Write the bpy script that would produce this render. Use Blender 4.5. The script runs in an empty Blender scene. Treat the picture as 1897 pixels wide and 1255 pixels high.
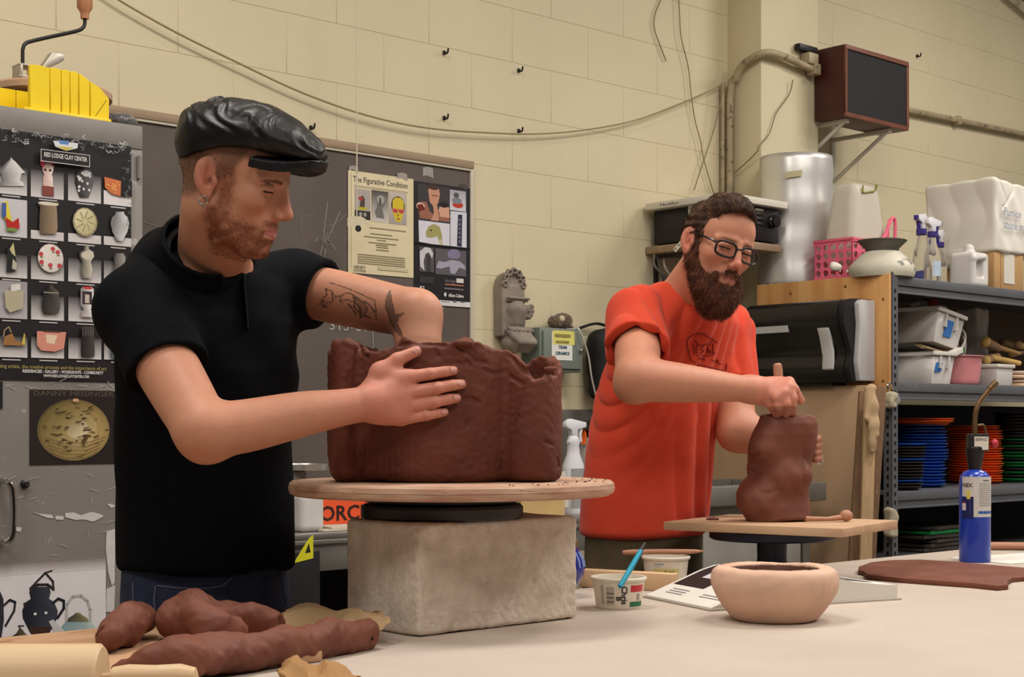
import bpy, bmesh, math, random
import numpy as np
from mathutils import Vector, Matrix, Euler
random.seed(7); np.random.seed(7)
SC = bpy.context.scene
COL = SC.collection
PI = math.pi
# ------------------------------------------------------------------ camera, light, exposure
F = 2800.0; CX = 948.5; HOR = 790.0; HC = 1.17; IW = 1897.0; IH = 1255.0
cam_d = bpy.data.cameras.new('camera'); cam = bpy.data.objects.new('camera', cam_d); COL.objects.link(cam)
cam.location = (0, 0, HC); cam.rotation_euler = (PI/2, 0, 0)
cam_d.sensor_width = 36.0; cam_d.lens = 36.0*F/IW; cam_d.shift_y = (HOR-IH/2)/IW; cam_d.clip_start = .05
SC.camera = cam
SC.view_settings.view_transform = 'Standard'; SC.view_settings.look = 'None'
SC.view_settings.gamma = 1.0; SC.view_settings.use_curve_mapping = False
SC.view_settings.exposure = 0.0
world = bpy.data.worlds.new('world'); SC.world = world; world.use_nodes = True
world.node_tree.nodes['Background'].inputs[0].default_value = (1.0, .95, .89, 1)
world.node_tree.nodes['Background'].inputs[1].default_value = .22
CEIL = 4.05; LAMPZ = 3.9
LIGHTS = [(-1.9, .6, 46), (.4, -.4, 40), (2.3, 1.2, 40), (-.6, 2.6, 50), (1.6, 3.6, 54), (3.3, 3.2, 56), (3.3, 5.9, 58), (5.2, 5.6, 46)]  # ceiling tubes; the last two are added fill to brighten the right wall
for i, (x, y, e) in enumerate(LIGHTS):
    ld = bpy.data.lights.new('tube_and_fill_light', 'AREA'); ld.shape = 'RECTANGLE'; ld.size = 1.25; ld.size_y = .6
    ld.energy = e; ld.color = (1.0, .955, .90)
    lo = bpy.data.objects.new('tube_and_fill_light', ld); COL.objects.link(lo); lo.location = (x, y, LAMPZ); lo.rotation_euler = (0, 0, math.radians(42.5))

# ------------------------------------------------------------------ frames of the room
WANG = math.radians(42.5)
U = Vector((math.cos(WANG), math.sin(WANG), 0)); WV = Vector((-math.sin(WANG), math.cos(WANG), 0)); N = -WV
PW = Vector((.044, 5.74, 0))
TZ = .82                                   # table top height

def P(px, py, d):
    return Vector(((px-CX)/F*d, d, HC+(HOR-py)/F*d))
def T(px, py, z=TZ):
    d = (HC-z)*F/(py-HOR); return P(px, py, d)
def on_line(p0, dr, px):
    r = (px-CX)/F; t = (r*p0.y-p0.x)/(dr.x-r*dr.y); return t
def zat(py, d): return HC+(HOR-py)/F*d
def wt(px, s=0.0): return on_line(PW+N*s, U, px)
def Wp(t, s, z): return PW+U*t+N*s+Vector((0, 0, z))
def wtz(px, py, s=0.0):
    t = wt(px, s); return t, zat(py, (PW+U*t+N*s).y)

# ------------------------------------------------------------------ materials
def lin(c):
    c = c/255.0; return c/12.92 if c <= .04045 else ((c+.055)/1.055)**2.4
def rgb(r, g, b): return (lin(r), lin(g), lin(b), 1.0)
MATS = {}
def M(name, col, rough=.6, var=.10, vs=6.0, col2=None, bump=0.0, bs=60.0, metal=0.0, spec=.4, coat=0.0, trans=0.0,
      stretch=(1, 1, 1), world_co=False, detail=4.0, contrast=None, ior=1.45, sheen=0.0, sss=0.0, spots=None, alpha=1.0):
    if name in MATS: return MATS[name]
    m = bpy.data.materials.new(name); m.use_nodes = True; nt = m.node_tree; n = nt.nodes; l = nt.links
    b = n['Principled BSDF']; c1 = rgb(*col)
    b.inputs['Roughness'].default_value = rough; b.inputs['Metallic'].default_value = metal
    b.inputs['Specular IOR Level'].default_value = spec; b.inputs['Coat Weight'].default_value = coat
    b.inputs['Transmission Weight'].default_value = trans; b.inputs['IOR'].default_value = ior
    b.inputs['Sheen Weight'].default_value = sheen; b.inputs['Alpha'].default_value = alpha
    if sss: b.inputs['Subsurface Weight'].default_value = sss; b.inputs['Subsurface Radius'].default_value = (.012, .005, .003)
    if world_co: co = n.new('ShaderNodeNewGeometry').outputs['Position']
    else: co = n.new('ShaderNodeTexCoord').outputs['Object']
    mp = n.new('ShaderNodeMapping'); mp.inputs['Scale'].default_value = stretch; l.new(co, mp.inputs[0]); co = mp.outputs[0]
    if var > 0 or col2:
        nz = n.new('ShaderNodeTexNoise'); nz.inputs['Scale'].default_value = vs; nz.inputs['Detail'].default_value = detail
        nz.inputs['Roughness'].default_value = .6; l.new(co, nz.inputs['Vector'])
        rp = n.new('ShaderNodeValToRGB'); e = rp.color_ramp.elements
        lo, hi = contrast or (.32, .68)
        e[0].position = lo; e[1].position = hi
        if col2: e[0].color = c1; e[1].color = rgb(*col2)
        else:
            e[0].color = tuple(max(0, x*(1-var)) for x in c1[:3])+(1,); e[1].color = tuple(min(1, x*(1+var)) for x in c1[:3])+(1,)
        l.new(nz.outputs['Fac'], rp.inputs[0]); out = rp.outputs[0]
        if spots:                                  # (colour, scale, threshold)
            n2 = n.new('ShaderNodeTexNoise'); n2.inputs['Scale'].default_value = spots[1]; n2.inputs['Detail'].default_value = 3; l.new(co, n2.inputs['Vector'])
            r2 = n.new('ShaderNodeValToRGB'); r2.color_ramp.elements[0].position = spots[2]; r2.color_ramp.elements[1].position = spots[2]+.04
            l.new(n2.outputs['Fac'], r2.inputs[0]); mx = n.new('ShaderNodeMix'); mx.data_type = 'RGBA'
            l.new(r2.outputs[0], mx.inputs[0]); l.new(out, mx.inputs[6]); mx.inputs[7].default_value = rgb(*spots[0]); out = mx.outputs[2]
        l.new(out, b.inputs['Base Color'])
    else: b.inputs['Base Color'].default_value = c1
    if bump:
        n3 = n.new('ShaderNodeTexNoise'); n3.inputs['Scale'].default_value = bs; n3.inputs['Detail'].default_value = 5; l.new(co, n3.inputs['Vector'])
        bp = n.new('ShaderNodeBump'); bp.inputs['Strength'].default_value = bump; bp.inputs['Distance'].default_value = .004
        l.new(n3.outputs['Fac'], bp.inputs['Height']); l.new(bp.outputs[0], b.inputs['Normal'])
    MATS[name] = m; return m
def MV(name, rough=.6, spec=.4, bump=0.0, bs=80.0, sss=0.0, var=.06, vs=30.0, sheen=0.0):
    """material whose colour is the thing's own colour, stored on its vertices (prints, skin, labels)"""
    if name in MATS: return MATS[name]
    m = bpy.data.materials.new(name); m.use_nodes = True; nt = m.node_tree; n = nt.nodes; l = nt.links
    b = n['Principled BSDF']; b.inputs['Roughness'].default_value = rough; b.inputs['Specular IOR Level'].default_value = spec
    b.inputs['Sheen Weight'].default_value = sheen
    if sss: b.inputs['Subsurface Weight'].default_value = sss; b.inputs['Subsurface Radius'].default_value = (.010, .004, .002)
    at = n.new('ShaderNodeAttribute'); at.attribute_name = 'Col'
    co = n.new('ShaderNodeTexCoord').outputs['Object']
    nz = n.new('ShaderNodeTexNoise'); nz.inputs['Scale'].default_value = vs; nz.inputs['Detail'].default_value = 4; l.new(co, nz.inputs['Vector'])
    mr = n.new('ShaderNodeMapRange'); mr.inputs[1].default_value = .25; mr.inputs[2].default_value = .75; mr.inputs[3].default_value = 1-var; mr.inputs[4].default_value = 1+var
    l.new(nz.outputs['Fac'], mr.inputs[0])
    mx = n.new('ShaderNodeVectorMath'); mx.operation = 'SCALE'; l.new(at.outputs['Color'], mx.inputs[0]); l.new(mr.outputs[0], mx.inputs['Scale'])
    l.new(mx.outputs[0], b.inputs['Base Color'])
    if bump:
        n3 = n.new('ShaderNodeTexNoise'); n3.inputs['Scale'].default_value = bs; n3.inputs['Detail'].default_value = 4; l.new(co, n3.inputs['Vector'])
        bp = n.new('ShaderNodeBump'); bp.inputs['Strength'].default_value = bump; bp.inputs['Distance'].default_value = .002
        l.new(n3.outputs['Fac'], bp.inputs['Height']); l.new(bp.outputs[0], b.inputs['Normal'])
    MATS[name] = m; return m

# ------------------------------------------------------------------ mesh builder
class MB:
    def __init__(s): s.v = []; s.f = []; s.c = []; s.col = (1, 1, 1, 1); s.usecol = False
    def add(s, vs, fs, mat=None, cols=None):
        o = len(s.v)
        for i, p in enumerate(vs):
            p = Vector(p)
            s.v.append(tuple(mat @ p) if mat is not None else tuple(p)); s.c.append(cols[i] if cols else s.col)
        s.f += [tuple(o+i for i in f) for f in fs]; return s
    def color(s, r, g, b): s.col = rgb(r, g, b); s.usecol = True; return s
    def box(s, c, d, mat=None, taper=1.0):
        x, y, z = [q/2 for q in d]; k = taper
        vs = [(c[0]+a*(x*(k if e > 0 else 1)), c[1]+b*(y*(k if e > 0 else 1)), c[2]+e*z) for e in (-1, 1) for b in (-1, 1) for a in (-1, 1)]
        return s.add(vs, [(0, 2, 3, 1), (4, 5, 7, 6), (0, 1, 5, 4), (2, 6, 7, 3), (0, 4, 6, 2), (1, 3, 7, 5)], mat)
    def box2(s, a, b, mat=None):
        return s.box([(a[i]+b[i])/2 for i in range(3)], [abs(b[i]-a[i]) for i in range(3)], mat)
    def lathe(s, prof, seg=32, c=(0, 0, 0), mat=None, sx=1.0, sy=1.0, arc=None, jit=None):
        vs = []; n = len(prof); full = arc is None; a0, a1 = arc or (0, 2*PI); k = seg if full else seg+1
        for i in range(k):
            a = a0+(a1-a0)*i/seg
            for r, z in prof:
                q = jit(a, z) if jit else 1.0
                vs.append((c[0]+r*q*math.cos(a)*sx, c[1]+r*q*math.sin(a)*sy, c[2]+z))
        fs = []
        for i in range(seg):
            j = (i+1) % k
            for p in range(n-1):
                if prof[p][0] < 1e-7 and prof[p+1][0] < 1e-7: continue
                fs.append((i*n+p, j*n+p, j*n+p+1, i*n+p+1))
        return s.add(vs, fs, mat)
    def tube(s, pts, r, seg=8, caps=True, mat=None, flat=1.0):
        pts = [Vector(p) for p in pts]; n = len(pts)
        rs = r if isinstance(r, (list, tuple)) else [r]*n
        vs = []; up = None
        for i, p in enumerate(pts):
            t = (pts[min(i+1, n-1)]-pts[max(i-1, 0)]).normalized()
            if up is None:
                up = Vector((0, 0, 1)) if abs(t.z) < .9 else Vector((1, 0, 0))
            a = t.cross(up)
            if a.length < 1e-6: a = t.orthogonal()
            a.normalize(); b = a.cross(t).normalized(); up = b
            for k in range(seg):
                w = 2*PI*k/seg; vs.append(p+a*math.cos(w)*rs[i]+b*math.sin(w)*rs[i]*flat)
        fs = [(i*seg+k, i*seg+(k+1) % seg, (i+1)*seg+(k+1) % seg, (i+1)*seg+k) for i in range(n-1) for k in range(seg)]
        if caps: fs += [tuple(range(seg))[::-1], tuple((n-1)*seg+k for k in range(seg))]
        return s.add(vs, fs, mat)
    def prism(s, poly, y0, y1, mat=None):
        """polygon in x,z extruded along y"""
        n = len(poly); vs = [(x, y0, z) for x, z in poly]+[(x, y1, z) for x, z in poly]
        fs = [tuple(range(n)), tuple(range(n, 2*n))[::-1]]+[(i, n+i, n+(i+1) % n, (i+1) % n) for i in range(n)]
        return s.add(vs, fs, mat)
    def ball(s, c, r, seg=20, rings=12, mat=None):
        r = r if isinstance(r, (list, tuple)) else (r, r, r)
        vs = [(c[0], c[1], c[2]-r[2])]
        for i in range(1, rings):
            a = -PI/2+PI*i/rings
            for k in range(seg):
                w = 2*PI*k/seg; vs.append((c[0]+r[0]*math.cos(a)*math.cos(w), c[1]+r[1]*math.cos(a)*math.sin(w), c[2]+r[2]*math.sin(a)))
        vs.append((c[0], c[1], c[2]+r[2])); e = len(vs)-1
        fs = [(0, 1+(k+1) % seg, 1+k) for k in range(seg)]
        for i in range(rings-2):
            for k in range(seg): fs.append((1+i*seg+k, 1+i*seg+(k+1) % seg, 1+(i+1)*seg+(k+1) % seg, 1+(i+1)*seg+k))
        fs += [(e, 1+(rings-2)*seg+k, 1+(rings-2)*seg+(k+1) % seg) for k in range(seg)]
        return s.add(vs, fs, mat)
    def grid(s, fn, nu, nv, mat=None):
        vs = [fn(i/(nu-1), j/(nv-1)) for i in range(nu) for j in range(nv)]
        return s.add(vs, [(i*nv+j, (i+1)*nv+j, (i+1)*nv+j+1, i*nv+j+1) for i in range(nu-1) for j in range(nv-1)], mat)
    # ---- flat print, in the x,z plane facing -y
    def pr(s, pts, col, y=0.0, cols=None):
        cs = cols or [col]*len(pts)
        s.usecol = True
        return s.add([(p[0], y, p[1]) for p in pts], [tuple(range(len(pts)))], None, cs)
    def prect(s, x0, z0, x1, z1, cb, ct=None, y=0.0):
        ct = ct or cb; return s.pr([(x0, z0), (x1, z0), (x1, z1), (x0, z1)], None, y, [cb, cb, ct, ct])
    def pell(s, cx, cz, rx, rz, col, y=0.0, n=20, col2=None):
        cs = [col]*n if col2 is None else [tuple(col[k]+(col2[k]-col[k])*(.5+.5*math.cos(2*PI*i/n+.8)) for k in range(4)) for i in range(n)]
        return s.pr([(cx+rx*math.cos(2*PI*i/n), cz+rz*math.sin(2*PI*i/n)) for i in range(n)], col, y, cs)
    def pline(s, pts, w, col, y=0.0):
        s.usecol = True
        for a, b in zip(pts[:-1], pts[1:]):
            a = Vector((a[0], a[1])); b = Vector((b[0], b[1])); t = (b-a)
            if t.length < 1e-9: continue
            t.normalize(); q = Vector((-t.y, t.x))*w/2; a2 = a-t*w*.3; b2 = b+t*w*.3
            s.pr([a2-q, b2-q, b2+q, a2+q], col, y)
        return s
    def text(s, string, x, z, h, col, y=0.0, w=None, rot=0.0, mirror=False, bold=0.0):
        vs, fs, (tw, th) = text_mesh(string, bold)
        k = h; kx = (w/tw) if w else k
        out = []
        for a, b in vs:
            a = a*kx*(-1 if mirror else 1); b = b*k; out.append((x+a*math.cos(rot)-b*math.sin(rot), y, z+a*math.sin(rot)+b*math.cos(rot)))
        s.usecol = True
        return s.add(out, fs, None, [col]*len(out))
    def build(s, name, mat, parent=None, bevel=0.0, smooth=True, ang=38, segs=2, loc=None):
        me = bpy.data.meshes.new(name); me.from_pydata(s.v, [], s.f)
        if s.usecol:
            ca = me.color_attributes.new('Col', 'FLOAT_COLOR', 'POINT'); ca.data.foreach_set('color', np.array(s.c, dtype=np.float32).ravel())
        bm = bmesh.new(); bm.from_mesh(me)
        if not s.usecol:
            bmesh.ops.remove_doubles(bm, verts=bm.verts, dist=1e-6)
            bmesh.ops.recalc_face_normals(bm, faces=bm.faces)
        if bevel > 0:
            ed = [e for e in bm.edges if len(e.link_faces) == 2 and e.calc_face_angle(0) > .6]
            bmesh.ops.bevel(bm, geom=ed, offset=bevel, segments=segs, affect='EDGES', profile=.5, clamp_overlap=True)
        bm.to_mesh(me); bm.free()
        if smooth:
            me.polygons.foreach_set('use_smooth', [True]*len(me.polygons)); me.set_sharp_from_angle(angle=math.radians(ang))
        me.materials.append(mat); me.update()
        return link(name, me, parent, loc)
TEXTS = {}
def text_mesh(string, bold=0.0):
    key = (string, bold)
    if key not in TEXTS:
        cu = bpy.data.curves.new('lettering', 'FONT'); cu.body = string; cu.size = 1.0; cu.resolution_u = 2; cu.offset = bold
        ob = bpy.data.objects.new('lettering', cu); COL.objects.link(ob)
        dg = bpy.context.evaluated_depsgraph_get(); me = ob.evaluated_get(dg).to_mesh()
        vs = [(v.co.x, v.co.y) for v in me.vertices]; fs = [tuple(p.vertices) for p in me.polygons]
        ob.evaluated_get(dg).to_mesh_clear(); bpy.data.objects.remove(ob); bpy.data.curves.remove(cu)
        xs = [v[0] for v in vs]; ys = [v[1] for v in vs]
        TEXTS[key] = (vs, fs, (max(xs), max(ys)))
    return TEXTS[key]
def link(name, me, parent=None, loc=None):
    o = bpy.data.objects.new(name, me); COL.objects.link(o)
    if parent is not None: o.parent = parent
    if loc is not None: o.location = loc
    return o
def tag(o, label=None, cat=None, group=None, kind=None):
    if label: o['label'] = label
    if cat: o['category'] = cat
    if group: o['group'] = group
    if kind: o['kind'] = kind
    return o
def thing(name, label, cat, loc=(0, 0, 0), rz=0.0, group=None, rot=None):
    o = bpy.data.objects.new(name, None); COL.objects.link(o); o.empty_display_size = .05
    o.location = loc; o.rotation_euler = rot or (0, 0, rz)
    return tag(o, label, cat, group)
def dup(o, parent=None):
    c = o.copy(); COL.objects.link(c)
    if parent is not None: c.parent = parent
    for ch in list(o.children): dup(ch, c)
    return c
def loc_mat(o): return Matrix.Translation(o.location) @ o.rotation_euler.to_matrix().to_4x4()
def tl(o, p): return loc_mat(o).inverted() @ Vector(p)
def RX(a): return Matrix.Rotation(a, 4, 'X')
def RY(a): return Matrix.Rotation(a, 4, 'Y')
def RZ(a): return Matrix.Rotation(a, 4, 'Z')
def TR(x, y, z): return Matrix.Translation((x, y, z))
def curve_pts(pts, n=8):
    """Catmull-Rom through pts"""
    pts = [Vector(p) for p in pts]; q = [2*pts[0]-pts[1]]+pts+[2*pts[-1]-pts[-2]]; out = []
    for i in range(1, len(q)-2):
        for k in range(n):
            t = k/n; a, b, c, d = q[i-1], q[i], q[i+1], q[i+2]
            out.append(.5*((2*b)+(c-a)*t+(2*a-5*b+4*c-d)*t*t+(3*b-a-3*c+d)*t**3))
    return out+[pts[-1]]

# ------------------------------------------------------------------ implicit shapes -> mesh (for bodies, cloth and clay)
def _v(a): return np.array(a, dtype=np.float32)
def cap(a, b, ra, rb=None):
    a = _v(a); b = _v(b); rb = ra if rb is None else rb; ba = b-a; L = float(ba@ba)+1e-12
    def f(p):
        q = p-a; h = np.clip((q@ba)/L, 0, 1); return np.sqrt(((q-h[:, None]*ba)**2).sum(1))-(ra+(rb-ra)*h)
    return f, (a+b)/2, math.sqrt(L)/2+max(ra, rb)
def chain(pts, rs, n=4):
    """smooth tapering limb through the given joints"""
    q = curve_pts([tuple(p) for p in pts], n); m = len(q); t = np.linspace(0, len(pts)-1, m); cr = curve_pts([(r, 0, 0) for r in rs], n); r = [c.x for c in cr]
    fs = [cap(a, b, ra, rb) for a, b, ra, rb in zip(q[:-1], q[1:], r[:-1], r[1:])]
    Q_ = np.array([list(p) for p in q]); c = Q_.mean(0).astype(np.float32); R_ = float(np.sqrt(((Q_-c)**2).sum(1)).max())+max(r)
    def f(p):
        if len(p) == 4913:
            cb = (p[0]+p[-1])*.5; Rb = float(np.sqrt(((p[-1]-p[0])**2).sum()))*.5; ls = [math.sqrt(float(((cb-g[1])**2).sum()))-g[2] for g in fs]; lo = min(ls); use = [g for g, v in zip(fs, ls) if v < max(3*Rb, lo+2*Rb)]
        else: use = fs
        d = use[0][0](p)
        for g in use[1:]: d = np.minimum(d, g[0](p))
        return d
    return f, c, R_
def ell(c, r, R=None):
    c = _v(c); r = _v(r); R = None if R is None else _v(R)
    def f(p):
        q = p-c
        if R is not None: q = q@R
        k0 = np.sqrt(((q/r)**2).sum(1)); k1 = np.sqrt(((q/(r*r))**2).sum(1))+1e-9
        return k0*(k0-1)/k1
    return f, c, float(r.max())
def rbox(c, h, rad=.0, R=None):
    c = _v(c); h = _v(h)-rad; R = None if R is None else _v(R)
    def f(p):
        q = p-c
        if R is not None: q = q@R
        q = np.abs(q)-h; return np.sqrt((np.maximum(q, 0)**2).sum(1))+np.minimum(q.max(1), 0)-rad
    return f, c, float(np.sqrt(((h+rad)**2).sum()))
def plane(pt, nrm):
    pt = _v(pt); nrm = _v(nrm); nrm = nrm/np.sqrt((nrm**2).sum())
    return (lambda p: (p-pt)@nrm), None, 1e9
def loft(st, ang=0.0, end=.01):
    """stations (z, cx, cy, a, b): ellipse of half axes a (local x) and b (local y), turned by ang"""
    st = np.array(st, dtype=np.float32); ca, sa = math.cos(ang), math.sin(ang)
    z0, z1 = st[0, 0], st[-1, 0]
    def f(p):
        z = p[:, 2]; cx = np.interp(z, st[:, 0], st[:, 1]); cy = np.interp(z, st[:, 0], st[:, 2]); a = np.interp(z, st[:, 0], st[:, 3]); b = np.interp(z, st[:, 0], st[:, 4])
        x = p[:, 0]-cx; y = p[:, 1]-cy; X = x*ca+y*sa; Y = -x*sa+y*ca
        k0 = np.sqrt((X/a)**2+(Y/b)**2); k1 = np.sqrt((X/a**2)**2+(Y/b**2)**2)+1e-9
        d = k0*(k0-1)/k1; e = np.maximum(z0-z, z-z1)
        if end <= 0: return np.maximum(d, e)
        h = np.maximum(end-np.abs(d-e), 0)/end; return np.maximum(d, e)+h*h*end/4
    c = _v([st[:, 1].mean(), st[:, 2].mean(), (z0+z1)/2]); r = math.sqrt(((z1-z0)/2)**2+float(st[:, 3:5].max())**2)+.15
    return f, c, r
def smin(a, b, k):
    if k <= 0: return np.minimum(a, b)
    h = np.maximum(k-np.abs(a-b), 0)/k; return np.minimum(a, b)-h*h*k/4
def snoise(seed, n=10, fmin=1.0, fmax=2.0):
    r = np.random.RandomState(seed); k = r.normal(size=(n, 3)); k /= np.sqrt((k**2).sum(1))[:, None]; k *= r.uniform(fmin, fmax, n)[:, None]; ph = r.uniform(0, 6.28, n)
    k = k.astype(np.float32); ph = ph.astype(np.float32)
    return lambda p: np.sin(p@k.T*6.283+ph).sum(1)/math.sqrt(n)
class SDF:
    def __init__(s): s.ops = []
    def u(s, pr, k=.01): s.ops.append(('u', pr, k)); return s
    def sub(s, pr, k=.004): s.ops.append(('s', pr, k)); return s
    def inter(s, pr, k=.004): s.ops.append(('i', pr, k)); return s
    def disp(s, fn): s.ops.append(('d', (fn, None, 0), 0)); return s
    def ev(s, p, cen=None, R=None):
        d = np.full(len(p), 9.0, np.float32)
        for t, (f, c, r), k in s.ops:
            if cen is not None and c is not None and t in 'us':
                if math.sqrt(((cen-c)**2).sum())-r > 3*R+k: continue
            if t == 'd': d = d+f(p); continue
            v = f(p)
            if t == 'u': d = smin(d, v, k)
            elif t == 's': d = -smin(-d, v, k)
            else: d = -smin(-d, -v, k)
        return d
    def one(s, p): return float(s.ev(np.array([p], dtype=np.float32))[0])
    def hit(s, px, py, d0=1.8, d1=4.5):
        """depth at which the view ray through a pixel meets the shape"""
        d = d0
        for _ in range(300):
            q = P(px, py, d); v = s.one(q)
            if v < .0006: return d
            d += max(v*.8, .0005)
            if d > d1: return None
        return d
    def mesh(s, vox, lo, hi, B=16):
        lo = _v(lo); hi = _v(hi); nb = np.ceil((hi-lo)/(vox*B)).astype(int)
        R = .866*B*vox
        ix = np.stack(np.meshgrid(*[np.arange(k) for k in nb], indexing='ij'), -1).reshape(-1, 3)
        cen = lo+(ix+.5)*vox*B
        d = s.ev(cen.astype(np.float32)); act = np.abs(d) < R*1.6+.01
        ix = ix[act]; cen = cen[act].astype(np.float32)
        g = np.stack(np.meshgrid(*[np.arange(B+1)]*3, indexing='ij'), -1).reshape(-1, 3)
        D = (nb*B+2).astype(np.int64)
        keys = []; vpos = []; quads = []
        off8 = np.array([[a, b, c] for a in (0, 1) for b in (0, 1) for c in (0, 1)])
        edges = [(a, b) for a in range(8) for b in range(a+1, 8) if np.abs(off8[a]-off8[b]).sum() == 1]
        for bi in range(len(ix)):
            base = ix[bi]*B; pts = (lo+(base+g)*vox).astype(np.float32)
            v = s.ev(pts, cen[bi], R).reshape(B+1, B+1, B+1); sg = v < 0
            if sg.all() or not sg.any(): continue
            c8 = np.stack([sg[o[0]:B+o[0], o[1]:B+o[1], o[2]:B+o[2]] for o in off8], -1)
            mix = c8.any(-1) & ~c8.all(-1); ci = np.argwhere(mix)
            if len(ci):
                vals = np.stack([v[ci[:, 0]+o[0], ci[:, 1]+o[1], ci[:, 2]+o[2]] for o in off8], -1)
                acc = np.zeros((len(ci), 3)); cnt = np.zeros(len(ci))
                for a, b in edges:
                    x = (vals[:, a] < 0) != (vals[:, b] < 0)
                    t = np.where(x, vals[:, a]/(vals[:, a]-vals[:, b]+1e-20), 0)
                    acc += np.where(x[:, None], off8[a]+t[:, None]*(off8[b]-off8[a]), 0); cnt += x
                vpos.append(lo+(base+ci+acc/cnt[:, None])*vox)
                cc = (base+ci).astype(np.int64); keys.append((cc[:, 0]*D[1]+cc[:, 1])*D[2]+cc[:, 2])
            for ax in range(3):
                sl = [slice(0, B)]*3; s2 = list(sl); s2[ax] = slice(1, B+1)
                A = sg[tuple(sl)]; C = sg[tuple(s2)]; e = np.argwhere(A != C)
                if not len(e): continue
                ins = A[e[:, 0], e[:, 1], e[:, 2]]; e = e+base
                o1 = (ax+1) % 3; o2 = (ax+2) % 3; q = []
                for da, db in ((1, 1), (0, 1), (0, 0), (1, 0)):
                    x = e.copy(); x[:, o1] -= da; x[:, o2] -= db; x = x.astype(np.int64)
                    q.append((x[:, 0]*D[1]+x[:, 1])*D[2]+x[:, 2])
                q = np.stack(q, 1); q[~ins] = q[~ins][:, ::-1]; quads.append(q)
        keys = np.concatenate(keys); vpos = np.concatenate(vpos); quads = np.concatenate(quads)
        o = np.argsort(keys); keys = keys[o]; vpos = vpos[o]
        idx = np.searchsorted(keys, quads); idx = np.clip(idx, 0, len(keys)-1); ok = (keys[idx] == quads).all(1)
        return vpos, idx[ok]
def mesh_np(name, v, q, mat, parent=None, cols=None, origin=None, smooth=True, loc=None):
    v = np.asarray(v, dtype=np.float64)
    if origin is not None: v = v-np.array(origin)
    me = bpy.data.meshes.new(name); n = q.shape[1]
    me.vertices.add(len(v)); me.vertices.foreach_set('co', v.astype(np.float32).ravel())
    me.loops.add(q.size); me.loops.foreach_set('vertex_index', q.astype(np.int32).ravel())
    me.polygons.add(len(q)); me.polygons.foreach_set('loop_start', np.arange(0, q.size, n, dtype=np.int32))
    me.polygons.foreach_set('use_smooth', np.full(len(q), smooth))
    if cols is not None:
        ca = me.color_attributes.new('Col', 'FLOAT_COLOR', 'POINT'); c4 = np.ones((len(v), 4), np.float32); c4[:, :cols.shape[1]] = cols; ca.data.foreach_set('color', c4.ravel())
    me.update(calc_edges=True); me.validate(); me.materials.append(mat)
    return link(name, me, parent, loc)
# ================================================================== the setting
m_wall = M('painted_block', (207, 194, 161), .55, .045, 1.3, bump=.25, bs=160, world_co=True)
m_mortar = M('painted_mortar', (199, 186, 153), .6, .05, 1.3, bump=.3, bs=90, world_co=True)
m_floor = M('concrete_floor', (120, 112, 104), .6, .15, 2, bump=.2, bs=30)
m_ceil = M('ceiling_paint', (214, 206, 188), .8, .05, 2)
w = MB(); w.box2((-5.2, .0014, 0), (7.4, .22, CEIL))
wall = w.build('wall_back', m_mortar); wall.location = PW; wall.rotation_euler = (0, 0, WANG); tag(wall, kind='structure')
H_C = .2032; L_C = .4064
z_off = zat(516, (PW+U*wt(960)).y) % H_C
t_j = wt(711); 
bm_ = MB(); bm_.box((0, 0, 0), (L_C-.0022, .05, H_C-.0022)); blk = bm_.build('masonry_block', m_wall, wall, bevel=.0012, segs=1)
first = True
k0 = int(round((zat(120, (PW+U*t_j).y)-z_off)/H_C-.5))
for k in range(4, 18):
    zc = z_off+(k-.5)*H_C
    sh = (t_j+L_C/2) if (k-1-k0) % 2 == 0 else t_j
    i0 = int(math.floor((-2.9-sh)/L_C))
    for i in range(i0, i0+19):
        o = blk if first else blk.copy()
        if not first: COL.objects.link(o)
        first = False
        o.location = (sh+i*L_C, .025, zc)
f = MB(); f.box((.5, 4, -.05), (16, 16, .1)); tag(f.build('floor', m_floor), kind='structure')
f = MB(); f.box((.5, 4, CEIL+.05), (16, 16, .1)); tag(f.build('ceiling', m_ceil), kind='structure')
# column
col_t = wt(1348); cb = MB()
CT0, CS, CW_ = col_t, .182, .405
cb.box2((CT0, -CS, 0), (CT0+CW_, .02, CEIL)); pil = cb.build('wall_pilaster', m_wall, bevel=.004); pil.location = PW; pil.rotation_euler = (0, 0, WANG); tag(pil, kind='structure')
# conduit in the corner, wrapping over the pilaster
m_pipe = M('painted_pipe', (164, 148, 118), .45, .16, 14, spots=((120, 104, 84), 30, .62))
t = thing('conduit_pipe', 'beige painted conduit climbing the wall corner and bending over the pilaster', 'pipe', Wp(CT0, 0, 0), WANG)
def cl(px, py, s): a, z = wtz(px, py, s); return Vector((a-CT0, -s, z))
zt = zat(150, Wp(CT0, 0, 0).y); zc = zat(133, Wp(CT0+.2, CS, 0).y)
b = MB(); b.tube(curve_pts([(-.03, -.035, 0.2), (-.03, -.035, zt-.4), (-.03, -.04, zt-.06), (-.03, -.07, zt-.005), (-.03, -CS*.6, zt+.045), (-.025, -CS-.01, zt+.075), (.02, -CS-.034, zt+.085), (.12, -CS-.034, zt+.085), (CW_*.6, -CS-.034, zt+.07), (.352, -CS-.034, zt+.058)], 7), .0165, 10)
b.build('pipe', m_pipe, t)
b = MB(); b.tube([(-.058, -.02, .2), (-.058, -.02, zt-.02)], .009, 6); b.build('thin_wire_pipe', m_pipe, t)
b = MB(); b.box((.30, -CS-.03, zt+.105), (.07, .05, .05)); b.box((.325, -CS-.034, zt+.062), (.045, .05, .05)); b.build('clamp', m_pipe, t, bevel=.006)
b = MB(); b.box((.29, -CS-.02, zt+.150), (.13, .03, .028)); b.build('black_bracket', M('black_metal', (24, 22, 21), .45, .1), t, bevel=.003)
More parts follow.
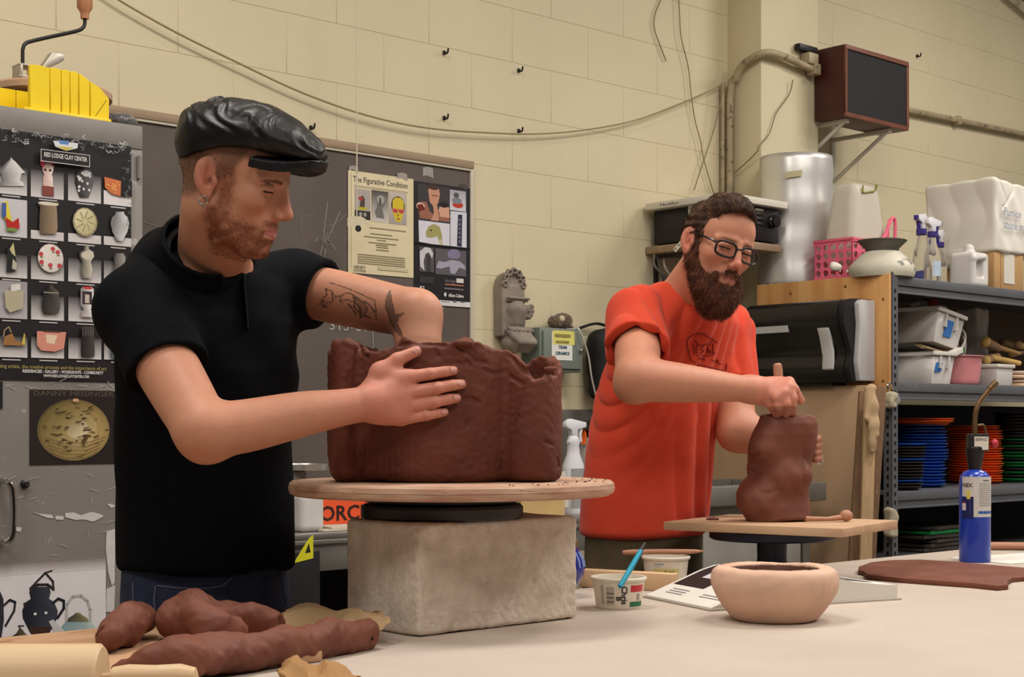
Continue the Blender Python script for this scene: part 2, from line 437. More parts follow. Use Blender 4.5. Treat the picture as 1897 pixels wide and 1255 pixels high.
# conduit running right from the speaker
a0, z0 = wtz(1640, 195, .03); a1, z1 = wtz(1990, 268, .03)
t = thing('wall_conduit', 'thin beige conduit running along the wall to the right of the speaker', 'pipe', Wp(a0, 0, z0), WANG)
b = MB(); b.tube([(0, -.03, 0), (a1-a0, -.03, z1-z0)], .015, 8); b.build('pipe', m_pipe, t)
for q in (.35, .8):
    b = MB(); b.box(((a1-a0)*q, -.02, (z1-z0)*q), (.03, .045, .045)); b.build('strap', m_pipe, t, bevel=.004)
# roof truss seen in the upper right corner
m_steel_d = M('truss_paint', (118, 106, 92), .5, .12, 8)
Pt = P(1905, 14, 8.1)
t = thing('roof_truss', 'brown-grey steel roof truss just showing in the upper right corner', 'truss', (Pt.x, Pt.y, Pt.z), WANG)
b = MB(); b.tube([(-.5, 0, .16), (1.5, 0, -.32)], .022, 6); b.tube([(-.5, 0, .56), (1.5, 0, .56)], .03, 6); b.build('chord', m_steel_d, t)
b = MB(); b.tube([(.0, 0, .04), (.3, 0, .56)], .016, 6); b.tube([(.3, 0, .56), (.7, 0, -.13)], .016, 6); b.build('web_bar', m_steel_d, t)

# ------------------------------------------------------------------ wires and small things on the wall
def wall_wire(name, label, pts, r, col, s=.012, cat='cable', rough=.6):
    a0, z0 = wtz(pts[0][0], pts[0][1], s)
    q = [wtz(p[0], p[1], p[2] if len(p) > 2 else s) + ((p[2] if len(p) > 2 else s),) for p in pts]
    b = MB(); b.tube(curve_pts([(a-a0, -ss, z-z0) for a, z, ss in q], 6), r, 6)
    o = b.build(name, M('wire_%d_%d_%d' % col, col, rough, .1), None); o.location = Wp(a0, 0, z0); o.rotation_euler = (0, 0, WANG)
    return tag(o, label, cat)
wall_wire('sagging_cable', 'long cream cable sagging across the block wall above the chalkboard', [(-120, -230), (60, -105), (190, -20), (240, 12), (330, 62), (440, 116), (560, 172), (680, 214), (790, 237), (900, 246), (1000, 248), (1090, 240), (1180, 222), (1270, 188), (1338, 157)], .0034, (150, 136, 104), .03)
wall_wire('loose_wire', 'short loose wire hanging in a curl high on the wall', [(1262, -190), (1250, -70), (1228, -10), (1214, 25), (1212, 52), (1222, 82), (1234, 113)], .0026, (140, 122, 90), .012)
wall_wire('hanging_wire', 'thin brown wire hanging from the ceiling left of the pipe', [(1256, -190), (1256, -80), (1257, -15), (1259, 30), (1262, 70), (1275, 125), (1281, 180), (1288, 225), (1298, 262), (1303, 292), (1318, 345), (1330, 380)], .0026, (140, 122, 90), .02)
wall_wire('crossing_wire', 'thin wire slanting from the pipe bend down across another wire', [(1343, 152, .06), (1334, 195, .05), (1318, 255, .03), (1303, 300, .024), (1286, 352, .02)], .0026, (132, 116, 88))
t0_, z0_ = wtz(1470, 143, .2)
wall_wire('pilaster_wire', 'thin wire drooping down the front of the pilaster from the clamp', [(1469, 148, CS+.02), (1462, 175, CS+.012), (1438, 210, CS+.012), (1425, 248, CS+.012), (1405, 272, CS+.012), (1402, 282, CS+.012), (1362, 320, .06)], .0026, (132, 116, 88))
for px, py in ((822, 98), (960, 131), (822, 219), (960, 243), (575, 237), (1698, 104)):
    a, z = wtz(px, py, 0); t = thing('wall_hook', 'small dark metal hook at pixel', 'hook', Wp(a, 0, z), WANG, 'hooks screwed into the wall')
    b = MB(); b.tube(curve_pts([(0, 0, 0), (0, -.02, -.004), (0, -.026, .012)], 4), .0035, 6); b.box((0, -.004, 0), (.009, .008, .014)); b.build('hook_body', M('black_metal', (24, 22, 21), .45, .1), t)
    t['label'] = {(822, 98): 'small dark wall hook, upper left of the four above the chalkboard', (960, 131): 'small dark wall hook, upper right of the four above the chalkboard', (822, 219): 'small dark wall hook beside the sagging cable, lower left of four', (960, 243): 'small dark wall hook touching the lowest part of the sagging cable', (575, 237): 'tiny screw hook just above the chalkboard by the cap', (1698, 104): 'small dark wall hook right of the wooden speaker'}[(px, py)]
# ================================================================== plane print helper (flat print laid on a real surface)
class PlanePrint:
    def __init__(s, th, y=-.001): s.th = th; s.o = Vector((th.location.x, th.location.y, 0)); s.z0 = th.location.z; s.b = MB(); s.y = y; s.layer = 0; s.dir = (th.rotation_euler.to_matrix() @ Vector((1, 0, 0))); s.nrm = th.rotation_euler.to_matrix() @ Vector((0, 1, 0))
    def m(s, px, py):
        o = s.o+s.nrm*s.y; t = on_line(o, s.dir, px); d = (o+s.dir*t).y; return (t, zat(py, d)-s.z0)
    def yy(s): s.layer += 1; return s.y-.00006*s.layer
    def rect(s, px0, py0, px1, py1, c, c2=None):
        x0, z1 = s.m(px0, py0); x1, _ = s.m(px1, py0); _, z0 = s.m(px0, py1)
        s.b.prect(x0, z0, x1, z1, c2 or c, c, s.yy()); return s
    def poly(s, pts, c): s.b.pr([s.m(*p) for p in pts], c, s.yy()); return s
    def polyc(s, pts, cs): s.b.pr([s.m(*p) for p in pts], None, s.yy(), cs); return s
    def ell(s, cx, cy, rx, ry, c, c2=None, n=18):
        x, z = s.m(cx, cy); x2, _ = s.m(cx+rx, cy); _, z2 = s.m(cx, cy-ry); s.b.pell(x, z, x2-x, z2-z, c, s.yy(), n, c2); return s
    def line(s, pts, w, c):
        x, z = s.m(*pts[0]); x2, _ = s.m(pts[0][0]+w, pts[0][1]); s.b.pline([s.m(*p) for p in pts], x2-x, c, s.yy()); return s
    def text(s, string, px, py, hpx, wpx, c, bold=0.0):
        x, z = s.m(px, py); x2, _ = s.m(px+wpx, py); _, z2 = s.m(px, py-hpx); s.b.text(string, x, z, (z2-z)/.7, c, s.yy(), x2-x, bold=bold); return s
    def prof(s, cx, pts, c, c2=None):
        """symmetrical pot outline: pts (half width px, y px)"""
        L = [(cx-h, y) for h, y in pts]; Rr = [(cx+h, y) for h, y in pts][::-1]; c2 = c2 or c
        s.polyc(L+Rr, [c]*len(L)+[c2]*len(Rr)); return s
    def done(s, name='print', rough=.45): return s.b.build(name, MV('print_%d' % int(rough*100), rough, .35, var=.05, vs=60), s.th, smooth=False)
K = rgb; BLK = K(24, 22, 23); DG = K(52, 49, 50); WH = K(214, 208, 204); GR = K(140, 134, 132)

# ================================================================== grey steel cabinet
m_cab = M('cabinet_grey', (126, 120, 114), .42, .07, 5, spots=((158, 152, 146), 22, .70), bump=.08, bs=20)
PC = P(262, 790, 4.0); PC.z = 0; CH = 1.963; CWID = .95
cab = thing('steel_cabinet', 'tall grey steel storage cabinet plastered with posters beside the chalkboard', 'cabinet', PC, WANG)
b = MB(); b.box2((-CWID, .0, .06), (0, .47, CH)); b.box2((-CWID+.03, .03, 0), (-.03, .44, .07)); b.build('body', m_cab, cab, bevel=.004)
b = MB(); b.box2((-CWID, -.006, CH-.062), (0, .0, CH)); b.box2((-.034, -.006, .08), (0, 0, CH-.064)); b.build('face_frame', m_cab, cab, bevel=.0015)
for x0, x1 in ((-.475, -.038), (-CWID+.01, -.479)):
    b = MB(); b.box2((x0, -.012, .10), (x1, 0, CH-.07))
    d_ = b.build('door', m_cab, cab, bevel=.003)
pp = PlanePrint(cab, -.0125)
hx, hz = pp.m(4, 948)
b = MB(); b.tube(curve_pts([(hx-.008, -.012, hz+.075), (hx-.004, -.04, hz+.075), (hx+.012, -.045, hz+.05), (hx+.012, -.045, hz-.05), (hx-.004, -.04, hz-.075), (hx-.008, -.012, hz-.075)], 5), .008, 8)
b.build('handle', M('chrome', (200, 196, 190), .18, .05, metal=1), cab)
kx, kz = pp.m(45, 897); b = MB(); b.lathe([(0, 0), (.011, 0), (.011, .008), (.006, .01), (.006, .016), (0, .016)], 14, mat=TR(kx, -.012, kz) @ RX(PI/2)); b.build('lock_knob', M('dark_steel', (70, 66, 63), .35, .1, metal=.8), cab)
for hy in (310, 620, 880):
    x, z = pp.m(258, hy); b = MB(); b.tube([(x, -.012, z-.03), (x, -.012, z+.03)], .006, 8); b.build('hinge', m_cab, cab)
# torn paper and scratches left on the door
def scrap(pts):
    b = MB(); q = [pp.m(*p) for p in pts]; b.prism(q, -.0135, -.0125); b.build('torn_paper', M('torn_paper', (196, 190, 184), .8, .06, 40), cab, smooth=False)
scrap([(60, 950), (78, 953), (95, 954), (100, 961), (88, 960), (80, 957)]); scrap([(102, 956), (118, 957), (117, 964), (103, 963)])
scrap([(120, 951), (136, 950), (150, 955), (170, 949), (186, 953), (192, 957), (183, 962), (172, 967), (155, 963), (140, 964), (121, 959)])
scrap([(198, 935), (206, 934), (215, 938), (206, 942)]); scrap([(28, 976), (40, 978), (38, 986), (28, 984)])
scrap([(197, 985), (205, 983), (214, 980), (213, 1010), (212, 1080), (207, 1086), (200, 1060), (196, 1020)]); scrap([(197, 1092), (213, 1085), (211, 1135), (196, 1134)])
rr = random.Random(3); pl = PlanePrint(cab, -.0126)
for i in range(46):
    x = rr.uniform(2, 205); y = rr.choice([rr.uniform(870, 1040), rr.uniform(865, 960), rr.uniform(706, 720)]); a = rr.uniform(-.5, .5)+(0 if rr.random() < .6 else 1.2); L = rr.uniform(4, 22)
    pl.line([(x, y), (x+L*math.cos(a), y+L*math.sin(a))], rr.uniform(.5, 1.3), K(170, 164, 158))
pl.done('scratch_marks')['kind'] = 'stuff'

def poster(name, label, px0, py0, px1, py1, paper, parent_th, y, thick=.0008):
    t = thing(name, label, 'poster', parent_th.location, WANG); q = PlanePrint(t, y)
    x0, z1 = q.m(px0, py0); x1, _ = q.m(px1, py0); _, z0 = q.m(px0, py1)
    b = MB(); b.box2((x0, y, z0), (x1, y+thick, z1)); b.build('sheet', M('paper_%d_%d_%d' % paper, paper, .38, .05, 8), t, smooth=False)
    return t, PlanePrint(t, y-.0002)
# --- poster with the grid of pot photographs
t, q = poster('pottery_poster', 'black poster with a grid of pot photographs taped on the grey cabinet', -60, 230, 243, 703, (34, 31, 32), cab, -.0142)
BG0 = K(54, 51, 52)
rows = [(286, 364), (371, 442), (450, 517), (522, 592), (603, 663)]; cols = [(-12, 50), (57, 118), (126, 187), (192, 243)]
for r, (y0, y1) in enumerate(rows):
    for c, (x0, x1) in enumerate(cols):
        y0_ = y0+ (0 if c < 3 else 0); dx = (x0-57)*(.105-.02*r); a, bb = y0_+dx, y1+dx
        if (r, c) in ((0, 3),): q.rect(x0, bb-26, x1, bb, K(216, 210, 208))
        elif (r, c) in ((1, 0), (3, 0)): q.rect(x0, a, x1, bb, K(150, 145, 146) if r == 3 else K(196, 192, 194), K(176, 170, 172) if r == 3 else None)
        elif r == 1: q.rect(x0, bb-16, x1, bb, K(200, 194, 192))
        else:
            q.rect(x0, a+(bb-a)*.35, x1, bb, K(64, 61, 62), K(205, 200, 198))
        q.rect(x0+(x1-x0)*.25, bb+4, x0+(x1-x0)*.8, bb+6.2, K(188, 182, 180))
# row 1 pots
q.prof(20, [(24, 345), (22, 338), (16, 335), (19, 322), (26, 320), (22, 316), (8, 300), (3, 296), (0, 292)], K(110, 106, 106), K(210, 206, 204))
q.prof(88, [(11, 362), (11, 346), (9, 344), (9, 330), (7, 324), (10, 316), (11, 306), (9, 302)], K(196, 160, 150), K(226, 208, 198)); q.rect(77, 344, 99, 362, K(128, 70, 62)); q.poly([(73, 298), (84, 300), (80, 311), (75, 307)], K(196, 60, 84)); q.poly([(92, 302), (101, 299), (98, 310)], K(186, 50, 74)); q.ell(83, 315, 2.5, 2.5, K(60, 50, 50)); q.ell(92, 316, 2.5, 2.5, K(60, 50, 50))
q.prof(155, [(8, 366), (13, 352), (17, 338), (17, 326), (12, 316), (5, 313)], K(40, 38, 40), K(90, 88, 90))
for i in range(16): q.ell(155+rr.uniform(-12, 12), 320+rr.uniform(0, 42), 2.2, 2.6, K(206, 202, 200))
q.ell(158, 322, 7, 6, K(190, 188, 188))
q.poly([(192, 328), (223, 336), (222, 364), (206, 360), (193, 348)], K(196, 112, 70)); q.poly([(223, 336), (243, 336), (243, 366), (222, 364)], K(40, 37, 38))
for i in range(14): q.ell(196+rr.uniform(0, 24), 336+rr.uniform(0, 22), 1.8, 1.6, K(230, 160, 96))
# row 2
q.poly([(2, 376), (12, 372), (21, 412), (8, 408)], K(214, 196, 58)); q.rect(2, 376, 10, 402, K(70, 92, 150)); q.poly([(8, 402), (22, 412), (33, 404), (35, 424), (12, 424)], K(176, 44, 36)); q.ell(20, 426, 11, 3.5, K(110, 140, 70))
q.prof(88, [(14, 434), (17, 424), (16, 395), (15, 384), (19, 378), (19, 376)], K(96, 78, 62), K(150, 128, 104)); q.ell(88, 378, 19, 3.4, K(206, 198, 178))
q.ell(156, 412, 23, 27, K(150, 138, 108), n=14); q.ell(156, 411, 20, 24, K(212, 202, 162), K(184, 172, 128), n=14)
for i in range(8):
    a = i*PI/4; q.line([(156+5*math.cos(a), 411+6*math.sin(a)), (156+17*math.cos(a+.25), 411+20*math.sin(a+.25))], 1.6, K(142, 134, 96))
q.prof(220, [(5, 447), (14, 430), (17, 415), (15, 404), (8, 397), (8, 393)], K(120, 118, 118), K(204, 202, 202))
# row 3
q.poly([(10, 505), (12, 462), (22, 450), (31, 500), (24, 504)], K(40, 40, 38)); q.poly([(16, 462), (23, 450), (27, 476), (20, 470)], K(186, 182, 130)); q.poly([(22, 480), (29, 488), (30, 502), (20, 498)], K(176, 172, 150))
q.ell(92, 479, 24, 27, K(150, 130, 124)); q.ell(92, 479, 23, 26, K(226, 216, 206), K(206, 196, 186))
for a, bx in ((96, 462), (105, 468), (74, 471), (75, 486), (91, 492), (108, 493)): q.ell(a, bx, 4.2, 4.2, K(186, 70, 76)); q.ell(a+1, bx+6, 3, 1.6, K(120, 120, 90))
q.prof(158, [(9, 516), (11, 500), (8, 486), (13, 476), (13, 468), (4, 462), (4, 457)], K(90, 84, 76), K(190, 182, 164)); q.ell(160, 474, 12, 8, K(196, 188, 168))
# row 4
q.poly([(6, 538), (42, 540), (40, 572), (16, 580), (8, 570)], K(176, 166, 140)); q.poly([(18, 528), (35, 526), (36, 538), (18, 540)], K(214, 208, 200))
q.prof(92, [(13, 582), (17, 572), (17, 560), (14, 550), (15, 545), (14, 540), (5, 534), (2, 528)], K(36, 34, 33), K(84, 78, 74)); q.rect(79, 541, 106, 543, K(150, 140, 120))
q.prof(159, [(11, 588), (11, 578), (6, 574), (12, 566), (12, 536), (8, 532)], K(150, 140, 140), K(224, 218, 214)); q.rect(150, 540, 168, 564, K(60, 52, 56)); q.ell(160, 534, 9, 2.5, K(190, 60, 70)); q.rect(155, 546, 163, 562, K(190, 176, 160))
# row 5
q.poly([(3, 640), (6, 624), (20, 618), (27, 632), (38, 634), (43, 618), (44, 641)], K(150, 108, 66)); q.line([(4, 624), (6, 612), (14, 606), (18, 616)], 1.6, K(186, 160, 116)); q.poly([(38, 638), (42, 618), (44, 620), (44, 640)], K(206, 176, 80))
q.poly([(66, 614), (120, 616), (116, 646), (100, 652), (74, 650), (66, 640)], K(206, 138, 118)); q.poly([(82, 620), (104, 622), (98, 638), (84, 636)], K(222, 196, 168)); q.rect(78, 613, 110, 616, K(96, 60, 50))
q.prof(160, [(12, 662), (13, 650), (11, 612), (10, 606)], K(30, 28, 28), K(70, 66, 64))
for i in range(5): q.line([(150+i*5, 606), (152+i*4.5, 622)], 1.2, K(110, 104, 100))
# fourth column, lower rows
q.prof(219, [(12, 524), (14, 510), (9, 492), (11, 478), (7, 470)], K(84, 80, 76), K(150, 144, 136)); q.prof(219, [(14, 596), (18, 580), (15, 560), (6, 552), (7, 546)], K(120, 80, 56), K(176, 128, 92)); q.prof(219, [(16, 664), (17, 648), (10, 636), (12, 628)], K(64, 76, 84), K(130, 146, 150))
# drawn border, badge and lettering
for i in range(60):
    x = rr.uniform(0, 242); y = 238+.11*x+rr.uniform(0, 24); a = rr.uniform(0, 6.3)
    q.line([(x, y), (x+7*math.cos(a), y+5*math.sin(a)), (x+10*math.cos(a+.9), y+7*math.sin(a+.9))], rr.choice([.8, 1.2, 2.2]), K(*([rr.choice([96, 120, 150, 180])]*3)))
for i in range(26):
    x = 236+rr.uniform(-9, 5); y = rr.uniform(290, 440); a = rr.uniform(0, 6.3); q.line([(x, y), (x+5*math.cos(a), y+7*math.sin(a))], 1.0, K(120, 116, 116))
q.poly([(94, 262), (140, 267), (139, 276), (118, 281), (98, 273)], K(206, 208, 210)); q.poly([(104, 261), (124, 263), (122, 270), (106, 268)], K(92, 130, 180)); q.poly([(100, 272), (132, 275), (118, 281)], K(196, 176, 84))
q.rect(71, 277, 162, 300, K(190, 184, 180)); q.rect(72.2, 278.4, 160.8, 298.6, K(40, 37, 38)); q.text('RED LODGE CLAY CENTER', 77, 291, 8, 80, K(214, 208, 204), .02)
q.text('supporting artists, the creative process and the importance of art', -30, 681, 7, 222, K(176, 158, 86)); q.text('RESIDENCIES - GALLERY - WORKSHOPS - COMMUNITY', 37, 690.5, 5.5, 150, K(206, 200, 196), .03); q.text('WWW.REDLODGECLAYCENTER.COM', 76, 699, 5, 84, K(206, 200, 196), .03)
q.done(rough=.3)
# --- poster of the round bronze-green jar
t, q = poster('round_jar_poster', 'square dark poster of a round olive jar on the cabinet door', 55, 722, 216, 862, (38, 31, 28), cab, -.0142)
q.text('DANNY MEISINGER', 61, 733, 9, 150, K(92, 82, 72))
ocx, ocy = 137, 797
for i, (k, c0, c1) in enumerate(((1, (92, 78, 44), (150, 128, 84)), (.93, (112, 96, 54), (166, 140, 88)), (.80, (124, 106, 62), (176, 148, 96)), (.6, (132, 114, 68), (190, 166, 116)), (.32, (146, 126, 82), (214, 196, 160)))):
    q.ell(ocx+ (1-k)*8, ocy-(1-k)*3, 66*k, 57*k, K(*c0), K(*c1), 30)
for i in range(60):
    a = rr.uniform(0, 6.3); r_ = rr.uniform(.25, .95); x = ocx+62*r_*math.cos(a); y = ocy+52*r_*math.sin(a)
    q.line([(x, y), (x+rr.uniform(3, 10), y+rr.uniform(-3, 2))], rr.uniform(.8, 2.4), K(*rr.choice([(78, 64, 36), (92, 76, 44), (64, 52, 32)])))
for i in range(5): q.line([(ocx-56+i*3, ocy+14+i*7), (ocx-20, ocy+24+i*7), (ocx+22, ocy+24+i*7), (ocx+58-i*4, ocy+12+i*7)], 1, K(96, 80, 48))
q.ell(139, 742, 6, 3.4, K(196, 156, 120)); q.poly([(150, 816), (158, 808), (162, 812), (156, 820), (154, 830)], K(84, 66, 40))
q.done(rough=.3)
# --- poster of teapots
t, q = poster('teapot_poster', 'white poster of dark and pale teapots low on the grey cabinet', -50, 1047, 196, 1196, (214, 208, 208), cab, -.0142)
q.rect(-50, 1047, 196, 1072, K(120, 108, 106), K(206, 198, 198))
dk = K(34, 33, 40); db = K(44, 40, 38)
q.prof(74, [(16, 1176), (20, 1170), (32, 1146), (33, 1132), (26, 1116), (17, 1110), (20, 1098), (17, 1088)], K(30, 32, 40), K(58, 60, 72)); q.poly([(52, 1162), (96, 1162), (88, 1178), (60, 1178)], K(60, 38, 32))
q.poly([(43, 1118), (54, 1114), (54, 1136), (46, 1134)], dk); q.line([(58, 1100), (57, 1090), (84, 1062), (98, 1078), (99, 1094)], 4, db); q.line([(84, 1062), (96, 1058)], 3, db)
q.line([(98, 1118), (108, 1110), (118, 1114), (118, 1128), (106, 1146)], 5, dk); q.line([(56, 1092), (70, 1084), (88, 1084), (99, 1092)], 5, db)
q.ell(65, 1138, 3, 2.6, WH); q.ell(85, 1136, 3, 2.6, WH)
q.prof(145, [(34, 1178), (30, 1160), (20, 1150), (12, 1144)], K(122, 148, 150), K(176, 190, 186)); q.prof(144, [(20, 1153), (18, 1146), (8, 1140), (4, 1136)], K(62, 64, 52), K(130, 126, 92)); q.line([(123, 1150), (124, 1120), (134, 1106), (150, 1104), (162, 1114), (167, 1130), (167, 1150)], 4.5, K(172, 172, 166)); q.poly([(90, 1152), (98, 1148), (118, 1168), (116, 1180), (104, 1178)], K(190, 188, 184))
q.prof(38, [(24, 1188), (20, 1182), (8, 1174), (3, 1166)], K(56, 50, 36), K(92, 84, 60)); q.line([(38, 1166), (34, 1160), (44, 1160)], 2, db)
q.prof(-10, [(12, 1184), (17, 1150), (16, 1110), (8, 1092)], dk, K(48, 46, 54)); q.line([(7, 1122), (18, 1112), (28, 1116), (26, 1132), (10, 1160)], 4, dk)
q.done(rough=.4)
# small dark poster corner at the far left
t, q = poster('dark_flyer', 'small black flyer corner at the left edge below the pot grid', -60, 706, 5, 757, (30, 28, 30), cab, -.0142)
q.rect(-50, 716, 0, 720, K(90, 88, 88)); q.done()

# ================================================================== on top of the cabinet
def on_cab(px, depth):   # a point on the cabinet top, depth back from the front face
    o = PC+WV*depth; tt = on_line(o, U, px); return o+U*tt
m_yel = M('yellow_plastic', (232, 200, 30), .35, .06, 6, bump=.05, bs=40)
pm = on_cab(203, .03); pm.z = CH
mb_ = thing('miter_box', 'bright yellow plastic miter box overhanging the top of the grey cabinet', 'miter box', pm, WANG)
q = PlanePrint(mb_, 0)
def mp(px, py): return q.m(px, py)
x_r = 0.0; x_l, _ = mp(55, 150); zb = mp(203, 222)[1]
xa, za = mp(60, 120); xb, zb2 = mp(203, 190)
# near wall with slots (each segment a piece between saw slots)
zT = za
front = [(x_l, 0.035), (x_l, zT), (x_l+.01, zT+.006), (xb-.07, zT), (xb-.03, zT-.025), (xb, zT-.045), (xb, 0), (x_l+.1, 0)]
cuts = [x_l, mp(93, 160)[0], mp(114, 160)[0], mp(130, 160)[0], mp(146, 160)[0], mp(167, 160)[0], xb]
def topz(x):
    return float(np.interp(x, [x_l, xb-.09, xb-.03, xb], [zT, zT, zT-.03, zT-.055]))
for a, c in zip(cuts[:-1], cuts[1:]):
    b = MB(); b.prism([(a+.0008, 0), (c-.0008, 0), (c-.0008, topz(c)), ((a+c)/2, topz((a+c)/2)+.002), (a+.0008, topz(a))], 0, .014); b.build('near_wall', m_yel, mb_, bevel=.0015, segs=1)
b = MB(); b.box2((x_l-.02, -.012, -.001+.001), (xb, .115, .012)); b.build('base', m_yel, mb_, bevel=.003)
for a, c in zip([x_l-.19, x_l-.13, x_l-.08, x_l-.04, x_l+.01], [x_l-.132, x_l-.082, x_l-.042, x_l+.008, xb-.02]):
    b = MB(); b.box2((a, .098, 0), (c, .112, .075)); b.build('far_wall', m_yel, mb_, bevel=.0015, segs=1)
b = MB(); b.box2((x_l-.19, .02, 0), (x_l-.02, .112, .012)); b.build('base', m_yel, mb_, bevel=.003)
# angled slot line
b = MB(); c0, c1 = mp(177, 215), mp(197, 186); b.pline([c0, c1], .0016, K(120, 96, 10), -.0004); b.build('angled_slot', MV('print_45', .45, .35), mb_, smooth=False)
# wooden disc behind
m_pinkwood = M('worn_bat_wood', (186, 150, 122), .7, .12, 10, stretch=(1, 6, 1), bump=.15, bs=40)
pd_ = on_cab(92, .26); pd_.z = CH
t = thing('wooden_disc', 'round pinkish wooden disc lying on the cabinet behind the miter box', 'disc', (pd_.x, pd_.y, CH+.09), 0)
b = MB(); b.lathe([(0, 0), (.155, 0), (.165, .006), (.165, .022), (.158, .028), (0, .028)], 40); b.build('disc', m_pinkwood, t)
b = MB(); b.lathe([(0, -.09), (.1, -.09), (.1, 0), (0, 0)], 24); b.build('foot_block', m_pinkwood, t)
# hand crank with a clamp
pk = on_cab(44, .2); 
t = thing('hand_crank', 'black bent crank handle with a turned wooden knob above the miter box', 'crank', (pk.x, pk.y, CH+.118), WANG)
q2 = PlanePrint(t, 0)
def cq(px, py): x, z = q2.m(px, py); return (x, 0, z)
b = MB(); b.tube([cq(42, 118), cq(42, 100)]+curve_pts([cq(42, 92), cq(46, 82), cq(56, 77), cq(90, 69), cq(140, 58), cq(153, 52), cq(157, 44), cq(157, 33)], 6), .0052, 8); b.build('crank_rod', M('black_metal', (24, 22, 21), .45, .1), t)
x, _, z = cq(157, 35); b = MB(); b.lathe([(0, 0), (.011, 0), (.012, .012), (.013, .018), (.021, .03), (.021, .075), (.017, .09), (0, .092)], 20, (x, 0, z)); b.build('wooden_knob', M('turned_wood', (176, 122, 88), .45, .14, 12, stretch=(8, 8, 1)), t)
m_alu = M('cast_aluminium', (176, 168, 156), .4, .1, 20, metal=.6)
x, _, z = cq(42, 128); b = MB(); b.box((x-.014, 0, z-.008), (.008, .05, .036)); b.box((x+.026, 0, z-.008), (.008, .05, .036)); b.box((x+.006, 0, z+.007), (.05, .05, .006)); b.box((x+.006, 0, z-.024), (.05, .05, .008)); b.build('bracket', m_alu, t, bevel=.002)
b = MB(); xa_, _, za_ = cq(70, 130); xb_, _, zb_ = cq(98, 100); xc_, _, zc_ = cq(118, 104)
b.prism([(xa_-.012, za_-.02), (xa_+.005, za_-.035), cq(84, 128)[::2], cq(106, 119)[::2], cq(117, 112)[::2], cq(117, 100)[::2], cq(95, 97)[::2]], -.01, .02); b.build('clamp_arm', m_alu, t, bevel=.004)
# clear crumpled wrapper at the cabinet's edge
pk = on_cab(226, .1)
t = thing('plastic_wrap_ball', 'crumpled smoky plastic wrapper on the cabinet by the miter box end', 'wrapper', (pk.x, pk.y, CH), 0)
s_ = SDF(); nz = snoise(5, 12, 20, 45); s_.u(ell((0, 0, .024), (.04, .05, .026)), 0); s_.disp(lambda p: .005*np.abs(nz(p))-.003)
v, qd = s_.mesh(.004, (-.06, -.07, 0), (.06, .07, .06)); mesh_np('wrapper', v, qd, M('smoky_plastic', (92, 90, 92), .15, .1, alpha=1), t)

# ================================================================== chalkboard
bt1, bz1 = wtz(873, 313, .03); bt0 = wt(120, .03); _, bzb = wtz(873, 905, .03)
BB = thing('chalkboard', 'large dark grey chalkboard with a wooden top rail on the block wall', 'chalkboard', Wp(bt1, 0, bzb), WANG)
hgt = bz1-bzb; wid = bt1-bt0
m_chalk = M('chalkboard_slate', (84, 74, 67), .6, .10, 2.2, col2=(97, 87, 80), bump=.04, bs=60)
b = MB(); b.box2((-wid, -.022, 0), (0, 0, hgt)); b.build('panel', m_chalk, BB)
b = MB(); b.box2((-wid, -.034, hgt), (.012, 0, hgt+.028)); b.build('top_rail', M('rail_wood', (152, 130, 104), .55, .1, 8, stretch=(1, 10, 10)), BB, bevel=.003)
m_alu2 = M('pale_trim', (188, 180, 160), .4, .06)
b = MB(); b.box2((-wid, -.03, hgt-.008), (0, -.02, hgt)); b.build('upper_trim', m_alu2, BB); b = MB(); b.box2((-.002, -.03, 0), (.012, 0, hgt)); b.build('side_trim', m_alu2, BB, bevel=.002)
b = MB(); b.box2((-wid, -.03, -.014), (.01, 0, .0)); b.build('bottom_trim', m_alu2, BB, bevel=.003)
q = PlanePrint(BB, -.0225); CH1 = K(176, 170, 162); CH2 = K(128, 120, 114)
for a in ((607, 375, 600, 430), (600, 430, 602, 448), (630, 392, 612, 432), (612, 432, 600, 452), (598, 452, 588, 495), (604, 456, 597, 500), (590, 440, 584, 448), (612, 450, 622, 462)): q.line([a[:2], a[2:]], 1.1, K(150, 144, 137))
q.line([(560, 402), (575, 397), (592, 410), (606, 420), (622, 414), (645, 395)], .9, CH2); q.line([(556, 395), (558, 430), (572, 470)], 1.0, CH2)
for i in range(14):
    a = rr.uniform(0, 6.3); q.line([(604+3*math.cos(a), 445+4*math.sin(a)), (604+rr.uniform(6, 14)*math.cos(a), 445+rr.uniform(6, 16)*math.sin(a))], 2.2, K(112, 104, 99))
q.line([(265, 412), (300, 422), (320, 428)], .9, CH2)
q.text('313-611-20', 608, 611, 18, 120, K(166, 160, 152)); q.line([(690, 612), (691, 640), (690, 700)], 1.4, K(150, 144, 136)); q.line([(806, 569), (822, 571)], 1.2, CH1); q.line([(803, 574), (812, 575)], 1, CH2)
q.done('chalk_marks', .9)['kind'] = 'stuff'
def tapep(px0, py0, px1, py1, y, name='tape', col=(150, 144, 136), par=None):
    par = par or BB; q = PlanePrint(par, y); x0, z1 = q.m(px0, py0); x1, z0 = q.m(px1, py1)
    b = MB(); b.prism([(x0, z0), (x0+.4*(x1-x0), z0+.004), (x1, z0-.004), (x1-.003, z1), (x0+.5*(x1-x0), z1+.003), (x0+.002, z1-.002)], y-.0006, y); b.build(name, M('tape_%d_%d_%d' % col, col, .3, .08, 30), par, smooth=False)
tapep(783, 309, 803, 329, -.0225)
